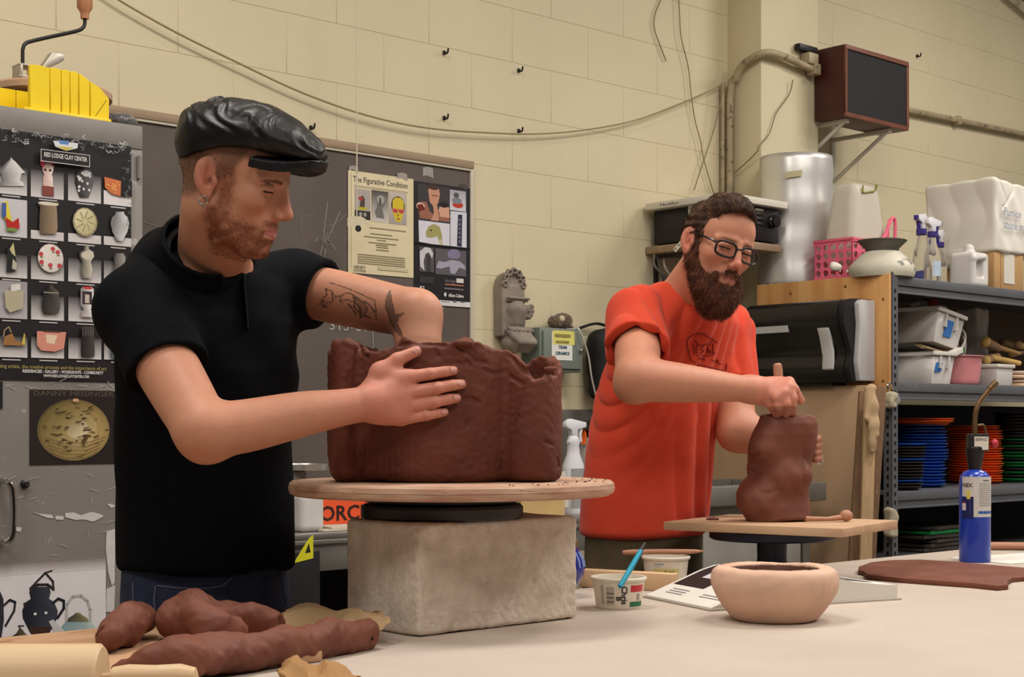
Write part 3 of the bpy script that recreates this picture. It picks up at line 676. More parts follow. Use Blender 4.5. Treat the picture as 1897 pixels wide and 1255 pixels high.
# --- cream poster
t, q = poster('exhibition_poster', 'cream poster with three small sculpture photographs taped on the chalkboard', 645, 315, 766, 505, (214, 200, 164), BB, -.0255)
q.rect(650, 321, 651, 498, K(150, 138, 108)); q.text('The Figurative Condition', 654, 336, 10.5, 101, K(72, 66, 56), .015)
q.rect(655, 343, 755, 344, K(120, 110, 88)); q.rect(655, 345.5, 755, 346.3, K(150, 140, 110))
q.rect(657, 349, 686, 405, K(168, 158, 150)); q.rect(657, 389, 686, 405, K(40, 36, 34)); q.poly([(666, 386), (668, 366), (672, 362), (676, 370), (675, 388)], K(74, 58, 50)); q.ell(668, 368, 4, 4, K(170, 50, 50)); q.poly([(664, 383), (680, 385), (680, 390), (664, 389)], K(176, 168, 40)); q.ell(668, 397, 3, 4, K(150, 144, 136)); q.ell(676, 398, 3, 4, K(150, 144, 136))
q.rect(688, 352, 719, 410, K(66, 62, 60), K(198, 190, 180)); q.poly([(697, 403), (694, 392), (698, 384), (697, 368), (703, 361), (710, 363), (714, 373), (712, 382), (708, 386), (712, 406)], K(108, 104, 100)); q.ell(705, 370, 7, 8, K(160, 156, 150)); q.ell(704, 374, 2, 8, K(70, 66, 64))
q.rect(720.5, 355, 753, 414, K(190, 178, 168), K(160, 150, 142)); q.ell(737, 381, 12.5, 17, K(46, 34, 24)); q.poly([(727, 372), (732, 366), (742, 367), (748, 375), (747, 396), (742, 412), (733, 411), (727, 394)], K(204, 180, 40)); q.ell(732, 391, 4.8, 4, K(176, 62, 60)); q.ell(743, 392, 4.8, 4, K(176, 62, 60)); q.rect(725, 386, 750, 388, K(196, 90, 84)); q.ell(737, 399, 2, 2.6, K(160, 120, 30)); q.poly([(733, 404), (742, 405), (738, 408)], K(150, 70, 40))
for y, x0, x1 in ((421, 684, 752), (432, 686, 726), (437, 674, 738), (444, 698, 715), (448, 682, 734), (453, 696, 718), (457, 697, 719), (462, 696, 720)): q.rect(x0, y, x1, y+1.6, K(140, 128, 100))
for y in (470, 474, 478, 482, 486): q.rect(662, y, 750, y+1.5, K(146, 134, 106))
q.text('HENRY', 655, 497, 6, 22, K(96, 88, 74)); q.text('ROTHMAN', 655, 503, 5, 22, K(96, 88, 74))
q.rect(700, 494, 755, 500, K(196, 182, 146)); q.done()
q = PlanePrint(t, -.0265)
def tp(px0, py0, px1, py1, par, y): tapep(px0, py0, px1, py1, y, 'tape', (156, 148, 138), par)
tp(646, 307, 664, 318, t, -.0262); tp(735, 320, 755, 333, t, -.0262)
# --- dark poster
t, q = poster('college_poster', 'black folded poster of figure sculptures at the right end of the chalkboard', 767, 335, 872, 556, (30, 27, 30), BB, -.0245)
q.rect(774, 340, 832, 408, K(62, 58, 60)); sk = K(196, 142, 116); sk2 = K(150, 98, 78)
q.poly([(778, 404), (776, 386), (780, 374), (790, 374), (796, 392), (806, 398), (828, 392), (833, 408), (833, 412)], sk2); q.poly([(793, 352), (800, 345), (812, 346), (815, 360), (812, 376), (803, 383), (796, 374)], sk); q.poly([(801, 372), (808, 372), (813, 400), (812, 410), (798, 408), (804, 396)], sk); q.poly([(812, 390), (816, 380), (824, 376), (832, 386), (833, 404), (816, 402)], K(206, 156, 132)); q.ell(822, 380, 9, 5, K(40, 30, 30)); q.ell(779, 382, 8, 7, K(206, 170, 150)); q.poly([(772, 380), (782, 378), (788, 388), (776, 392)], K(110, 40, 34)); q.ell(803, 347, 10, 5, K(70, 52, 44)); q.rect(799, 361, 811, 362.5, K(110, 66, 54))
q.rect(833, 351, 863, 389, K(160, 156, 164), K(206, 204, 208)); q.ell(848, 380, 10, 6, K(180, 62, 48)); q.ell(846, 372, 9, 6, K(120, 130, 140)); q.ell(845, 362, 5, 5, K(84, 80, 84))
q.poly([(775, 408), (833, 415), (833, 459), (776, 448)], K(212, 208, 216)); q.poly([(788, 432), (793, 420), (803, 415), (814, 420), (818, 434), (820, 452), (814, 453), (810, 438), (800, 441), (790, 440)], K(160, 154, 96)); q.ell(798, 427, 2, 2, K(70, 66, 40)); q.poly([(812, 444), (819, 444), (820, 455), (814, 456)], K(190, 180, 150))
q.poly([(834, 391), (864, 394), (864, 462), (834, 457)], K(206, 204, 214)); q.poly([(848, 398), (856, 398), (855, 458), (846, 456)], K(52, 50, 66))
for i in range(6): q.ell(851, 408+i*8, 1.8, 2.4, K(120, 118, 134))
q.rect(766, 449, 872, 452, K(16, 14, 16)); q.rect(776, 457, 804, 503, K(84, 80, 82)); q.poly([(777, 466), (787, 458), (797, 460), (802, 470), (800, 480), (794, 468), (788, 470), (784, 484), (786, 502), (778, 494)], K(196, 194, 196)); q.rect(790, 472, 797, 504, K(60, 58, 62))
q.rect(806, 460, 863, 508, K(92, 88, 92)); q.poly([(830, 478), (828, 468), (836, 462), (848, 463), (853, 474), (848, 480)], K(128, 120, 146)); q.poly([(807, 496), (812, 484), (824, 486), (834, 482), (850, 484), (860, 492), (862, 500), (850, 496), (842, 508), (834, 506), (832, 494), (816, 498)], K(162, 156, 172))
q.rect(776, 512, 803, 524, K(58, 55, 58)); q.text('KI', 777, 536, 6, 8, WH, .03); q.text('CA', 776, 543, 6, 10, WH, .03); q.text('design', 823, 523, 7, 22, K(120, 116, 118)); q.rect(845, 516, 858, 524, WH); q.rect(823, 526, 858, 528, K(196, 120, 100)); q.rect(822, 533, 858, 536, K(110, 106, 108)); q.ell(824, 546, 2.4, 4, WH); q.text('Albion College', 830, 550, 6, 28, WH, .03)
q.rect(767, 553, 872, 563, K(210, 206, 208)); q.rect(816, 558, 832, 560, K(150, 146, 148)); q.rect(838, 557, 845, 561, K(110, 108, 112)); q.rect(852, 558, 860, 561, K(90, 88, 92)); q.done(rough=.28)
tapep(852, 341, 865, 352, -.0252, 'tape', (70, 64, 62), t)
# --- pull cord with its torn paper tag
q = PlanePrint(BB, -.16); x, z = q.m(661, 415); xt, zt_ = q.m(661, -20)
t = thing('pull_cord', 'thin white pull cord with a taped tag hanging before the cream poster', 'cord', BB.location, WANG)
b = MB(); b.tube([(x, -.16, z), (x, -.16, zt_+.5)], .0022, 6); b.build('string', M('white_string', (206, 198, 176), .7, .05), t)
b = MB(); pts = [(643, 420), (643, 404), (652, 401), (668, 401), (676, 406), (684, 416), (674, 414), (666, 419)]; b.prism([q.m(*p) for p in pts], -.163, -.161); b.build('paper_tag', M('tag_paper', (206, 194, 164), .75, .06), t, smooth=False)
b = MB(); xx, zz = q.m(662, 424); b.lathe([(0, 0), (.011, 0), (.011, .004), (0, .004)], 16, mat=TR(xx, -.163, zz) @ RX(PI/2)); b.build('magnet', M('black_metal', (24, 22, 21), .45, .1), t)
# ================================================================== things on the wall, middle
m_plaster = M('grey_plaster', (122, 112, 102), .75, .16, 9, col2=(150, 138, 124), bump=.3, bs=50)
# --- plaster corbel with a scrolled foot
a0, z0 = wtz(938, 655, 0); _, z1 = wtz(938, 506, 0); hh = z1-z0
t = thing('plaster_corbel', 'grey plaster corbel with scrolled foot and ring-of-curls top on the wall', 'corbel', Wp(a0, 0, z0), WANG)
k = 5.72/F
s_ = SDF(); w2 = .062; cx_ = -.008
def cbox(x0, x1, y1, z0, z1, r): return rbox(((x0+x1)/2, -y1/2-.002, (z0+z1)/2), ((x1-x0)/2, y1/2, (z1-z0)/2), r)
s_.u(cbox(-.066, .048, .05, hh*.20, hh*.84, .006), 0)
def archf(p):
    x = p[:, 0]-cx_; z = p[:, 2]-hh*.80; r = np.where(z > 0, np.sqrt(x*x+z*z*.9), np.abs(x))-.058; return np.maximum(np.maximum(r, np.abs(p[:, 1]+.024)-.022), np.abs(p[:, 2]-hh*.84)-hh*.20)
s_.u((archf, None, 1), .004)
s_.u(cbox(-.050, .054, .075, hh*.655, hh*.685, .003), .003); s_.u(cbox(-.048, .050, .066, hh*.63, hh*.66, .003), .003)
s_.u(ell((.0, -.05, hh*.53), (.05, .038, hh*.115)), .006); s_.u(ell((.0, -.045, hh*.42), (.045, .03, hh*.12)), .02)
s_.sub(ell((-.03, -.092, hh*.40), (.022, .012, .05)), .01)
for k_ in range(14):
    a_ = k_*.52; r_ = .004+.0021*k_; s_.u(ell((.058+r_*.45*math.cos(a_), -.05-r_*.4*math.cos(a_), hh*.53+r_*1.05*math.sin(a_)), (.010, .014, .010)), .003)
for i in range(7): s_.u(cap((-.052+i*.0165, -.07, hh*.30), (-.040+i*.0165, -.078, hh*.275), .0075), .002)
for i in range(5):
    x = -.044+i*.022; s_.u(cap((x, -.066, hh*.25), (x*.8+.012, -.10, hh*.13), .0125, .0135), .002); s_.u(cap((x*.8+.012, -.10, hh*.13), (x*.7+.016, -.07, hh*.03), .0135, .010), .002)
s_.u(ell((0, -.045, hh*.13), (.055, .045, hh*.13)), .008)
for i in range(7):
    a = PI*i/6; x, z = cx_-.046*math.cos(a), hh*.84+.050*math.sin(a)
    for j in range(6):
        b_ = j*PI/3+a; s_.u(ell((x+.010*math.cos(b_), -.050, z+.010*math.sin(b_)), (.0055, .012, .0055)), .002)
    s_.sub(ell((x, -.066, z), (.0065, .016, .0065)), .002)
v, q_ = s_.mesh(.0028, (-.1, -.15, -.03), (.1, .01, hh+.06)); v[:, 1] = np.minimum(v[:, 1], -.001); mesh_np('corbel_body', v, q_, m_plaster, t)
# --- grey metal box with notes
t0_, zz0 = wtz(1003, 688, .11); t1_ = wt(1083, .11); _, zz1 = wtz(1003, 606, .11)
BX = thing('wall_box', 'grey-green metal suggestion box with a paper note mounted on the wall', 'box', Wp(t0_, 0, zz0), WANG)
bw = t1_-t0_; bh = zz1-zz0; m_box = M('box_grey_green', (112, 120, 112), .45, .06, 6)
b = MB(); b.box2((0, -.10, 0), (bw, 0, bh)); b.build('body', m_box, BX, bevel=.004)
b = MB(); b.box2((.012, -.11, .012), (bw-.012, -.10, bh-.012)); b.build('door', m_box, BX, bevel=.003)
q = PlanePrint(BX, -.1106); kx, kz = q.m(1076, 650); b = MB(); b.lathe([(0, 0), (.010, 0), (.010, .010), (.006, .014), (0, .014)], 14, mat=TR(kx, -.11, kz) @ RX(PI/2)); b.build('lock', M('chrome', (200, 196, 190), .18, .05, metal=1), BX)
x0, zt_ = q.m(1022, 614); x1, _ = q.m(1060, 614); _, zb_ = q.m(1022, 667)
b = MB(); b.box2((x0, -.1116, zb_), (x1, -.1106, zt_)); nt_ = b.build('note', M('note_paper', (216, 214, 206), .6, .03), BX)
x2, z2_ = q.m(1024, 614); x3, z3_ = q.m(1064, 640); b = MB(); b.box2((x2, -.1124, z3_), (x3, -.1117, z2_+.004)); b.build('yellow_note', M('yellow_note', (214, 204, 110), .6, .04), BX)
q = PlanePrint(BX, -.1127); q.rect(1028, 619, 1057, 625, K(92, 84, 40)); q.text('SUGGESTIONS', 1029, 624, 4, 27, K(206, 196, 96)); q.rect(1030, 631, 1054, 636, K(92, 84, 40)); q.text('FEEDBACK', 1031, 635, 4, 22, K(206, 196, 96)); q.text('TEAM', 1035, 646, 5.5, 15, K(36, 74, 100), .03); q.text('CERAMICS', 1029, 657, 5.5, 26, K(36, 74, 100), .03); q.done('note_lettering', .6)
# --- plush toy on the box
pc_ = tl(BX, Wp(wt(1034, .06), .06, 0)); pw_ = Wp(wt(1034, .06), .06, zz0+bh)
t = thing('plush_mouse', 'small brown plush animal with a pale ear lying on the metal box', 'plush toy', pw_, WANG)
s_ = SDF(); nz = snoise(11, 14, 60, 110)
s_.u(ell((.022, 0, .032), (.045, .035, .031)), 0); s_.u(ell((-.028, -.012, .026), (.03, .026, .024)), .012); s_.u(ell((-.05, -.018, .018), (.015, .014, .012)), .01); s_.u(cap((.05, 0, .015), (.075, -.02, .004), .007, .004), .006)
s_.disp(lambda p: .0018*nz(p)); v, q_ = s_.mesh(.003, (-.08, -.06, 0), (.1, .06, .08)); mesh_np('plush_body', v, q_, M('brown_plush', (86, 68, 48), .95, .2, 40, sheen=.4), t)
b = MB(); b.ball((-.012, -.034, .038), (.015, .006, .012)); b.build('ear', M('pale_plush', (196, 178, 152), .9, .05), t)
b = MB(); b.box((.06, -.045, .004), (.026, .02, .006), RZ(.3)); b.build('tag', M('note_paper', (216, 214, 206), .6, .03), t)
# --- black bag hanging behind the orange shirt
t0_, z0_ = wtz(1090, 742, .05); _, z1_ = wtz(1090, 608, .05)
t = thing('black_bag', 'black fabric bag hanging on the wall behind the orange shirt', 'bag', Wp(t0_, 0, z0_), WANG)
s_ = SDF(); hz_ = z1_-z0_; nz = snoise(21, 8, 4, 9); s_.u(rbox((.13, -.068, hz_*.5), (.13, .05, hz_*.5), .045), 0); s_.disp(lambda p: .005*nz(p))
v, q_ = s_.mesh(.008, (-.02, -.13, -.02), (.29, .02, hz_+.02)); mesh_np('bag_body', v, q_, M('black_nylon', (22, 21, 22), .7, .2, 30), t)
b = MB(); b.tube(curve_pts([(-.02, -.02, hz_+.0), (.05, -.04, hz_+.02), (.12, -.05, hz_+.01)], 5), .006, 6); b.build('strap', M('black_nylon', (22, 21, 22), .7, .2, 30), t)
wall_wire('dangling_cable', 'thin pale cord dangling from the metal box past the black bag', [(1068, 606, .12), (1078, 622, .13), (1090, 660, .13), (1096, 700, .13), (1104, 735, .12), (1108, 760, .1)], .0032, (186, 178, 166))
# --- speaker
ts, zs = wtz(1566, 215, .35); te = wt(1683, .35); _, zs1 = wtz(1566, 81, .35)
SPK = thing('wall_speaker', 'brown wooden box speaker with black grille on white wall brackets', 'speaker', Wp(ts, 0, zs), WANG)
m_spk = M('speaker_veneer', (70, 34, 26), .45, .18, 7, stretch=(1, 1, 8))
sw = te-ts; sh_ = zs1-zs
b = MB(); b.box2((0, -.34, 0), (sw, -.19, sh_)); b.build('cabinet', m_spk, SPK, bevel=.003)
b = MB()
for (x0, x1, z0_, z1_) in ((0, sw, sh_-.02, sh_), (0, sw, 0, .02), (0, .015, .02, sh_-.02), (sw-.015, sw, .02, sh_-.02)): b.box2((x0, -.352, z0_), (x1, -.34, z1_))
b.build('front_frame', M('speaker_frame', (112, 66, 50), .5, .15, 9), SPK, bevel=.002)
b = MB(); b.box2((.015, -.347, .02), (sw-.015, -.34, sh_-.02)); b.build('grille', M('speaker_grille', (28, 27, 29), .65, .15, 90, bump=.3, bs=500), SPK)
m_wbr = M('white_bracket', (206, 200, 188), .45, .04)
for x in (.06, sw-.1):
    b = MB(); b.box2((x-.012, -.32, -.016), (x+.012, -.004, 0)); b.box2((x-.012, -.012, -.27), (x+.012, 0, 0)); b.tube([(x, -.30, -.012), (x, -.015, -.20)], .009, 6); b.build('bracket', m_wbr, SPK)
# --- stereo on its wall shelf
tw, zb = wtz(1195, 458, 0); SHF = thing('stereo_shelf', 'rough wooden wall shelf carrying the black stereo behind the bearded man', 'shelf', Wp(tw, 0, 1.905), WANG)
m_rough = M('rough_board', (150, 126, 100), .75, .18, 9, stretch=(1, 7, 7), bump=.2, bs=40)
b = MB(); b.box2((0, -.42, -.03), (.36, .0, 0)); b.build('board', m_rough, SHF, bevel=.002)
for x in (.06, .30):
    b = MB(); b.box2((x-.01, -.3, -.045), (x+.01, 0, -.03)); b.box2((x-.01, -.012, -.25), (x+.01, 0, -.03)); b.tube([(x, -.28, -.04), (x, -.01, -.22)], .007, 6); b.build('bracket', M('dark_steel', (70, 66, 63), .35, .1, metal=.8), SHF)
STE = thing('stereo_receiver', 'black stereo receiver with a volume knob on the wooden wall shelf', 'stereo', Wp(tw, 0, 1.905), WANG)
m_bl = M('black_plastic', (26, 25, 26), .4, .12, 20)
b = MB(); b.box2((.02, -.40, .008), (.35, -.03, .145)); b.build('case', m_bl, STE, bevel=.003)
b = MB(); b.box2((.02, -.412, .008), (.35, -.40, .145)); b.build('front_panel', M('black_gloss', (30, 29, 31), .25, .08), STE, bevel=.002)
b = MB(); b.lathe([(0, 0), (.027, 0), (.027, .012), (.023, .016), (.023, .028), (0, .03)], 24, mat=TR(.305, -.412, .09) @ RX(PI/2)); b.build('volume_knob', M('black_gloss', (30, 29, 31), .25, .08), STE)
for i in range(3):
    b = MB(); b.box((.225, -.414, .075+i*.02), (.045, .006, .010)); b.build('button', M('dark_steel', (70, 66, 63), .35, .1, metal=.8), STE, bevel=.002)
b = MB(); b.box((.22, -.414, .13), (.05, .004, .01)); b.build('silver_label', M('chrome', (200, 196, 190), .18, .05, metal=1), STE)
BND = thing('white_binder', 'flat white box lying on top of the stereo with printed spine', 'box', Wp(tw, 0, 2.051), WANG)
b = MB(); b.box2((-.02, -.44, 0), (.375, -.02, .028)); b.build('cover', M('white_card', (206, 200, 186), .5, .05), BND, bevel=.003)
b = MB(); b.add(*(lambda v_: ([(-.0206, -.10-x*1, z) for x, z in v_[0]], v_[1]))((lambda g: ([(a*.075/.7*.28, .008+c*.016) for a, c in g[0]], g[1]))(text_mesh('Modifier'))), None, [K(50, 46, 44)]*len(text_mesh('Modifier')[0])); b.usecol = True; b.build('spine_lettering', MV('print_60', .6, .3), BND, smooth=False)
# punched strap and cables hanging from the shelf
t = thing('punched_strap', 'pale punched strap drooping over the side of the stereo', 'strap', Wp(tw, 0, 2.02), WANG)
b = MB(); pts = curve_pts([(.008, -.235, .03), (.008, -.238, -.02), (.006, -.228, -.07), (-.004, -.205, -.11), (-.012, -.17, -.145)], 5)
b.tube(pts, .011, 8, flat=.18, mat=None); b.build('strap', M('white_card', (206, 200, 186), .5, .05), t)
b = MB()
for i in range(1, len(pts)-1, 2): b.ball((pts[i].x-.003, pts[i].y, pts[i].z), (.0025, .0032, .0032), 8, 6)
h_ = b.build('hole', M('black_metal', (24, 22, 21), .45, .1), t); h_['kind'] = 'stuff'
for i, (o_, col, lab) in enumerate((((.02, 0), (60, 56, 54), 'dark power cable looping below the stereo shelf'), ((.06, .02), (176, 166, 150), 'pale audio cable bundle hanging under the stereo shelf'), ((.0, .05), (96, 86, 74), 'brown cable falling from the stereo shelf to the left'))):
    P0_ = Wp(tw-.0+o_[0], .05, 1.87); b = MB(); e = .05*i
    b.tube(curve_pts([(0, 0, 0), (-.02, -.03, -.06), (.02+e, -.05, -.16), (.04, -.04, -.26-e), (-.02+e, -.03, -.33), (-.03, -.03, -.20), (.02, -.03, -.1), (.08-i*.07, -.03, -.3-.03*i), (.1-i*.09, -.02, -.42)], 6), .005, 6)
    o = b.build('stereo_cable', M('wire_%d_%d_%d' % col, col, .6, .1), None); o.location = P0_; o.rotation_euler = (0, 0, WANG); tag(o, lab, 'cable', 'cables under the stereo')

# ================================================================== steel counter along the wall behind the men
m_ss = M('stainless', (150, 146, 140), .38, .12, 9, metal=.75, bump=.05, bs=30)
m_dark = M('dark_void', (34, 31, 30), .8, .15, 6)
CF = .70; CZ = .87; ct0 = wt(430, CF); ct1 = wt(1180, CF)
CTR = thing('steel_counter', 'long stainless counter along the wall behind the man in the cap', 'counter', Wp(ct0, 0, 0), WANG)
cl_ = ct1-ct0
b = MB(); b.box2((0, -CF, CZ-.02), (cl_, -.02, CZ)); b.build('worktop', m_ss, CTR, bevel=.004)
b = MB(); b.box2((0, -CF, CZ-.022-.012), (cl_, -CF+.012, CZ-.02)); b.box2((0, -CF+.012, CZ-.11), (cl_, -CF+.03, CZ-.03)); b.build('apron', m_ss, CTR, bevel=.002)
for x in np.linspace(.06, cl_-.06, 4):
    for y in (-CF+.06, -.08):
        b = MB(); b.tube([(x, y, 0), (x, y, CZ-.03)], .02, 10); b.build('leg', m_ss, CTR)
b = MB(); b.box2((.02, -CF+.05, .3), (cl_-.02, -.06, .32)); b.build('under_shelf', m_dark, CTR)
b = MB(); b.box2((wt(1020)-ct0, -.022, CZ), (cl_+.55, -.002, 1.235)); b.build('splash_back', M('splash_steel', (104, 100, 94), .45, .14, 5, metal=.5), CTR, bevel=.003)
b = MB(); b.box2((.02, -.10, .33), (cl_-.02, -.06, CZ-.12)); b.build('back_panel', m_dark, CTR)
# dark bin under the counter
pt = Wp(wt(600, .45), .45, .32); t = thing('dark_bucket', 'black bucket stored on the shelf under the steel counter', 'bucket', pt, 0)
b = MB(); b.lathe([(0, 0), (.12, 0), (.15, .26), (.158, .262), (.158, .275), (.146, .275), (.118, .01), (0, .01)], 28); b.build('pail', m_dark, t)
pt = Wp(wt(565, .5), .5, .32)
pt = P(556, 1030, 4.16); 
t = thing('warning_label_box', 'black equipment box with a yellow warning sticker beside the counter leg', 'box', (pt.x, pt.y, .0), WANG)
b = MB(); b.box2((-.1, -.04, 0), (.04, .06, zat(1020, pt.y))); b.build('case', m_bl, t, bevel=.004)
b = MB(); b.color(206, 200, 40); zt_ = zat(1010, pt.y); b.pr([(-.05, zt_-.045), (.015, zt_-.035), (.015, zt_+.03), (-.0, zt_+.02)], K(206, 200, 40), -.0412); b.pr([(-.012, zt_-.02), (.006, zt_-.018), (0, zt_+.008)], K(30, 30, 20), -.0416); b.build('warning_sticker', MV('print_45', .45, .35), t, smooth=False)
# balance scale
ps = Wp(wt(563, .42), .42, CZ)
zp = zat(860, ps.y)-CZ
t = thing('kitchen_scale', 'pale metal weighing scale with a flat pan on the steel counter', 'scale', ps, WANG)
b = MB(); b.lathe([(0, zp-.022), (.075, zp-.018), (.082, zp), (.076, zp), (.07, zp-.012), (0, zp-.014)], 30); b.build('pan', M('brushed_steel', (190, 186, 178), .3, .06, metal=.7), t)
b = MB(); b.box((-.03, 0, zp-.07), (.05, .05, .10)); b.build('column', M('grey_enamel', (140, 136, 128), .4, .08), t, bevel=.008)
b = MB(); b.box((.0, 0, (zp-.11)/2), (.17, .15, zp-.11), taper=.7); b.build('housing', M('grey_enamel', (140, 136, 128), .4, .08), t, bevel=.012)
b = MB(); b.lathe([(0, 0), (.03, 0), (.03, .006), (0, .008)], 24, mat=TR(.02, -.05, zp-.085) @ RX(PI/2)); b.build('dial', M('white_card', (206, 200, 186), .5, .05), t)
# white plastic jug
pj = Wp(wt(566, .63), .63, CZ); k_ = pj.y/F
t = thing('white_plastic_jar', 'translucent white plastic jar on the counter below the wooden bat', 'jar', pj, WANG)
s_ = SDF(); s_.u(rbox((0, 0, .055), (.042, .04, .055), .018), 0); s_.u(cap((0, 0, .1), (0, 0, .12), .03), .012); v, q_ = s_.mesh(.004, (-.08, -.08, -.01), (.08, .08, .28)); mesh_np('jar_body', v, q_, M('milky_plastic', (206, 202, 196), .35, .06), t)
b = MB(); b.lathe([(0, .125), (.036, .125), (.036, .145), (0, .147)], 20); b.build('cap', M('white_card', (206, 200, 186), .5, .05), t)
# orange sign
q0, qz = wtz(590, 968, .56); q1 = wt(684, .56); pz = CZ
t = thing('orange_sign', 'orange sign with bold black capitals standing on the counter', 'sign', Wp(q0, .56, CZ), WANG)
zt_ = zat(921, Wp(q0, .56, 0).y)-CZ; b = MB(); b.box2((0, 0, 0), (q1-q0, .006, zt_)); b.build('panel', M('sign_orange', (222, 84, 44), .5, .05), t)
b = MB(); b.text('FORCE', -.028, .022, (zt_-.05)/.7, K(44, 26, 22), -.0008, (q1-q0)*1.14, bold=.02); b.v = [(max(.001, min(q1-q0, v_[0])), v_[1], v_[2]) for v_ in b.v]; b.build('lettering', MV('print_45', .45, .35), t, smooth=False)
pq = P(600, 982, 4.36)
# papers lying on the counter
pp_ = Wp(wt(620, .6), .6, CZ+.001); t = thing('counter_papers', 'loose pale papers lying at the front edge of the counter', 'paper', pp_, WANG)
b = MB(); b.box((.0, 0, .002), (.22, .16, .004), RZ(.1)); b.box((.03, -.02, .007), (.16, .12, .005), RZ(-.15)); b.build('sheet', M('old_paper', (196, 184, 166), .7, .06), t)
# tan cardboard leaning right of the block
q0, _ = wtz(965, 960, .62); q1 = wt(1046, .62)
t = thing('cardboard_sheet', 'tan cardboard folder standing on the counter under the bat edge', 'cardboard', Wp(q0, .62, CZ), WANG)
b = MB(); b.box2((0, 0, 0), (q1-q0, .012, .12)); b.build('board', M('tan_card', (190, 160, 106), .7, .07, 6), t); b = MB(); b.box2((q1-q0+.004, .03, 0), (q1-q0+.05, .035, .12), RY(-.12)); b.build('white_sheet', M('white_card', (206, 200, 186), .5, .05), t)
# white spray bottle and jugs
def trigger(b_head, b_trig, z, s=1.0, mt=None):
    mt = mt or Matrix.Identity(4)
    b_head.prism([(-.055*s, z+.028*s), (-.055*s, z+.045*s), (.02*s, z+.058*s), (.042*s, z+.045*s), (.044*s, z+.030*s), (.016*s, z+.018*s), (.014*s, z), (-.014*s, z), (-.014*s, z+.02*s)], -.011*s, .011*s, mt)
    b_trig.prism([(-.042*s, z+.028*s), (-.03*s, z+.028*s), (-.024*s, z+.005*s), (-.030*s, z-.022*s), (-.038*s, z-.022*s), (-.034*s, z+.002*s)], -.006*s, .006*s, mt)
pb = Wp(wt(1062, .52), .52, CZ); zb_ = zat(800, pb.y)-CZ
t = thing('white_spray_bottle', 'white spray bottle with a grey label between the clay vessel and orange shirt', 'bottle', pb, WANG)
b = MB(); b.lathe([(0, 0), (.040, 0), (.043, .006), (.043, .15), (.042, .165), (.026, .205), (.023, .235), (.027, .245), (.022, .258), (.016, .268), (0, .268)], 28, sy=.75); b.build('bottle_body', M('white_bottle', (214, 212, 216), .35, .03), t)
b = MB(); b.lathe([(.0436, .02), (.0436, .155)], 24, sy=.752, arc=(-2.4, -.4)); b.build('label', M('grey_label', (150, 150, 148), .5, .1, 30), t)
bh_, bt_ = MB(), MB(); trigger(bh_, bt_, .268, 1.0, RZ(PI)); bh_.build('trigger_head', M('white_bottle', (214, 212, 216), .35, .03), t, bevel=.003); bt_.build('trigger', M('white_bottle', (214, 212, 216), .35, .03), t)
pb = Wp(wt(1090, .42), .42, CZ)
t = thing('grey_spray_bottle', 'half-hidden bottle with an orange trigger behind the white spray bottle', 'bottle', pb, WANG)
b = MB(); b.lathe([(0, 0), (.045, 0), (.048, .008), (.048, .16), (.025, .23), (.018, .26), (0, .26)], 24); b.build('bottle_body', M('grey_bottle', (150, 146, 140), .4, .05), t)
bh_, bt_ = MB(), MB(); trigger(bh_, bt_, .26, 1.1, RZ(.3)); bh_.build('trigger_head', M('black_plastic', (26, 25, 26), .4, .12, 20), t); bt_.build('trigger', M('orange_plastic', (226, 96, 22), .4, .05), t)
b = MB(); b.lathe([(.0485, .03), (.0485, .15)], 20, arc=(-2.6, -.6)); b.build('yellow_label', M('yellow_plastic', (232, 200, 30), .35, .06), t)
# utility sink by the leaning boards
US = .87; u0 = wt(1300, US); u1 = wt(1532, US)
t = thing('utility_sink', 'grey utility sink with a thick rim in front of the leaning plywood', 'sink', Wp(u0, 0, 0), WANG)
L_ = u1-u0; b = MB(); zr = zat(893, Wp(u1, US, 0).y)
b.box2((0, -US, zr-.07), (L_, -US+.04, zr)); b.box2((0, -.45, zr-.07), (L_, -.41, zr)); b.box2((0, -US+.04, zr-.07), (.04, -.45, zr)); b.box2((L_-.04, -US+.04, zr-.07), (L_, -.45, zr)); b.build('rim', m_ss, t, bevel=.006)
b = MB(); b.box2((.05, -US+.05, zr-.34), (L_-.08, -.47, zr-.07)); b.build('basin', M('grey_enamel2', (150, 146, 136), .4, .08), t, bevel=.02)
for x in (.05, L_-.05):
    for y in (-US+.06, -.46):
        b = MB(); b.tube([(x, y, 0), (x, y, zr-.06)], .018, 8); b.build('leg', m_ss, t)
# ================================================================== steel shelving on the right
S0 = P(1650, 790, 5.7); S0.z = 0
def sl(px, y): return on_line(S0+WV*y, U, px)
def slz(px, py, y): a = sl(px, y); return a, zat(py, (S0+WV*y+U*a).y)
def sw_(px, y, z): p = S0+WV*y+U*sl(px, y); p.z = z; return p
SZ = [zat(510, 5.7), zat(708, 5.7), zat(912, 5.7), zat(1036, 5.7)]
SHL = thing('steel_shelving', 'grey slotted-angle steel shelving unit crowded with supplies on the right', 'shelving', S0, WANG)
m_sh = M('shelf_steel', (104, 105, 108), .42, .08, 6, metal=.35, spots=((190, 188, 184), 45, .735))
SL, SD = 2.44, .61
for i, z in enumerate(SZ):
    b = MB(); b.box2((0, 0, z-.012), (SL, SD, z)); b.build('shelf_panel', m_sh, SHL)
    b = MB(); b.box2((-.0, -.004, z-.035), (SL, .002, z)); b.box2((0, .004, z-.062), (SL, .012, z-.035)); b.box2((0, -.006, z-.066), (SL, .004, z-.058)); b.build('front_beam', m_sh, SHL, bevel=.002)
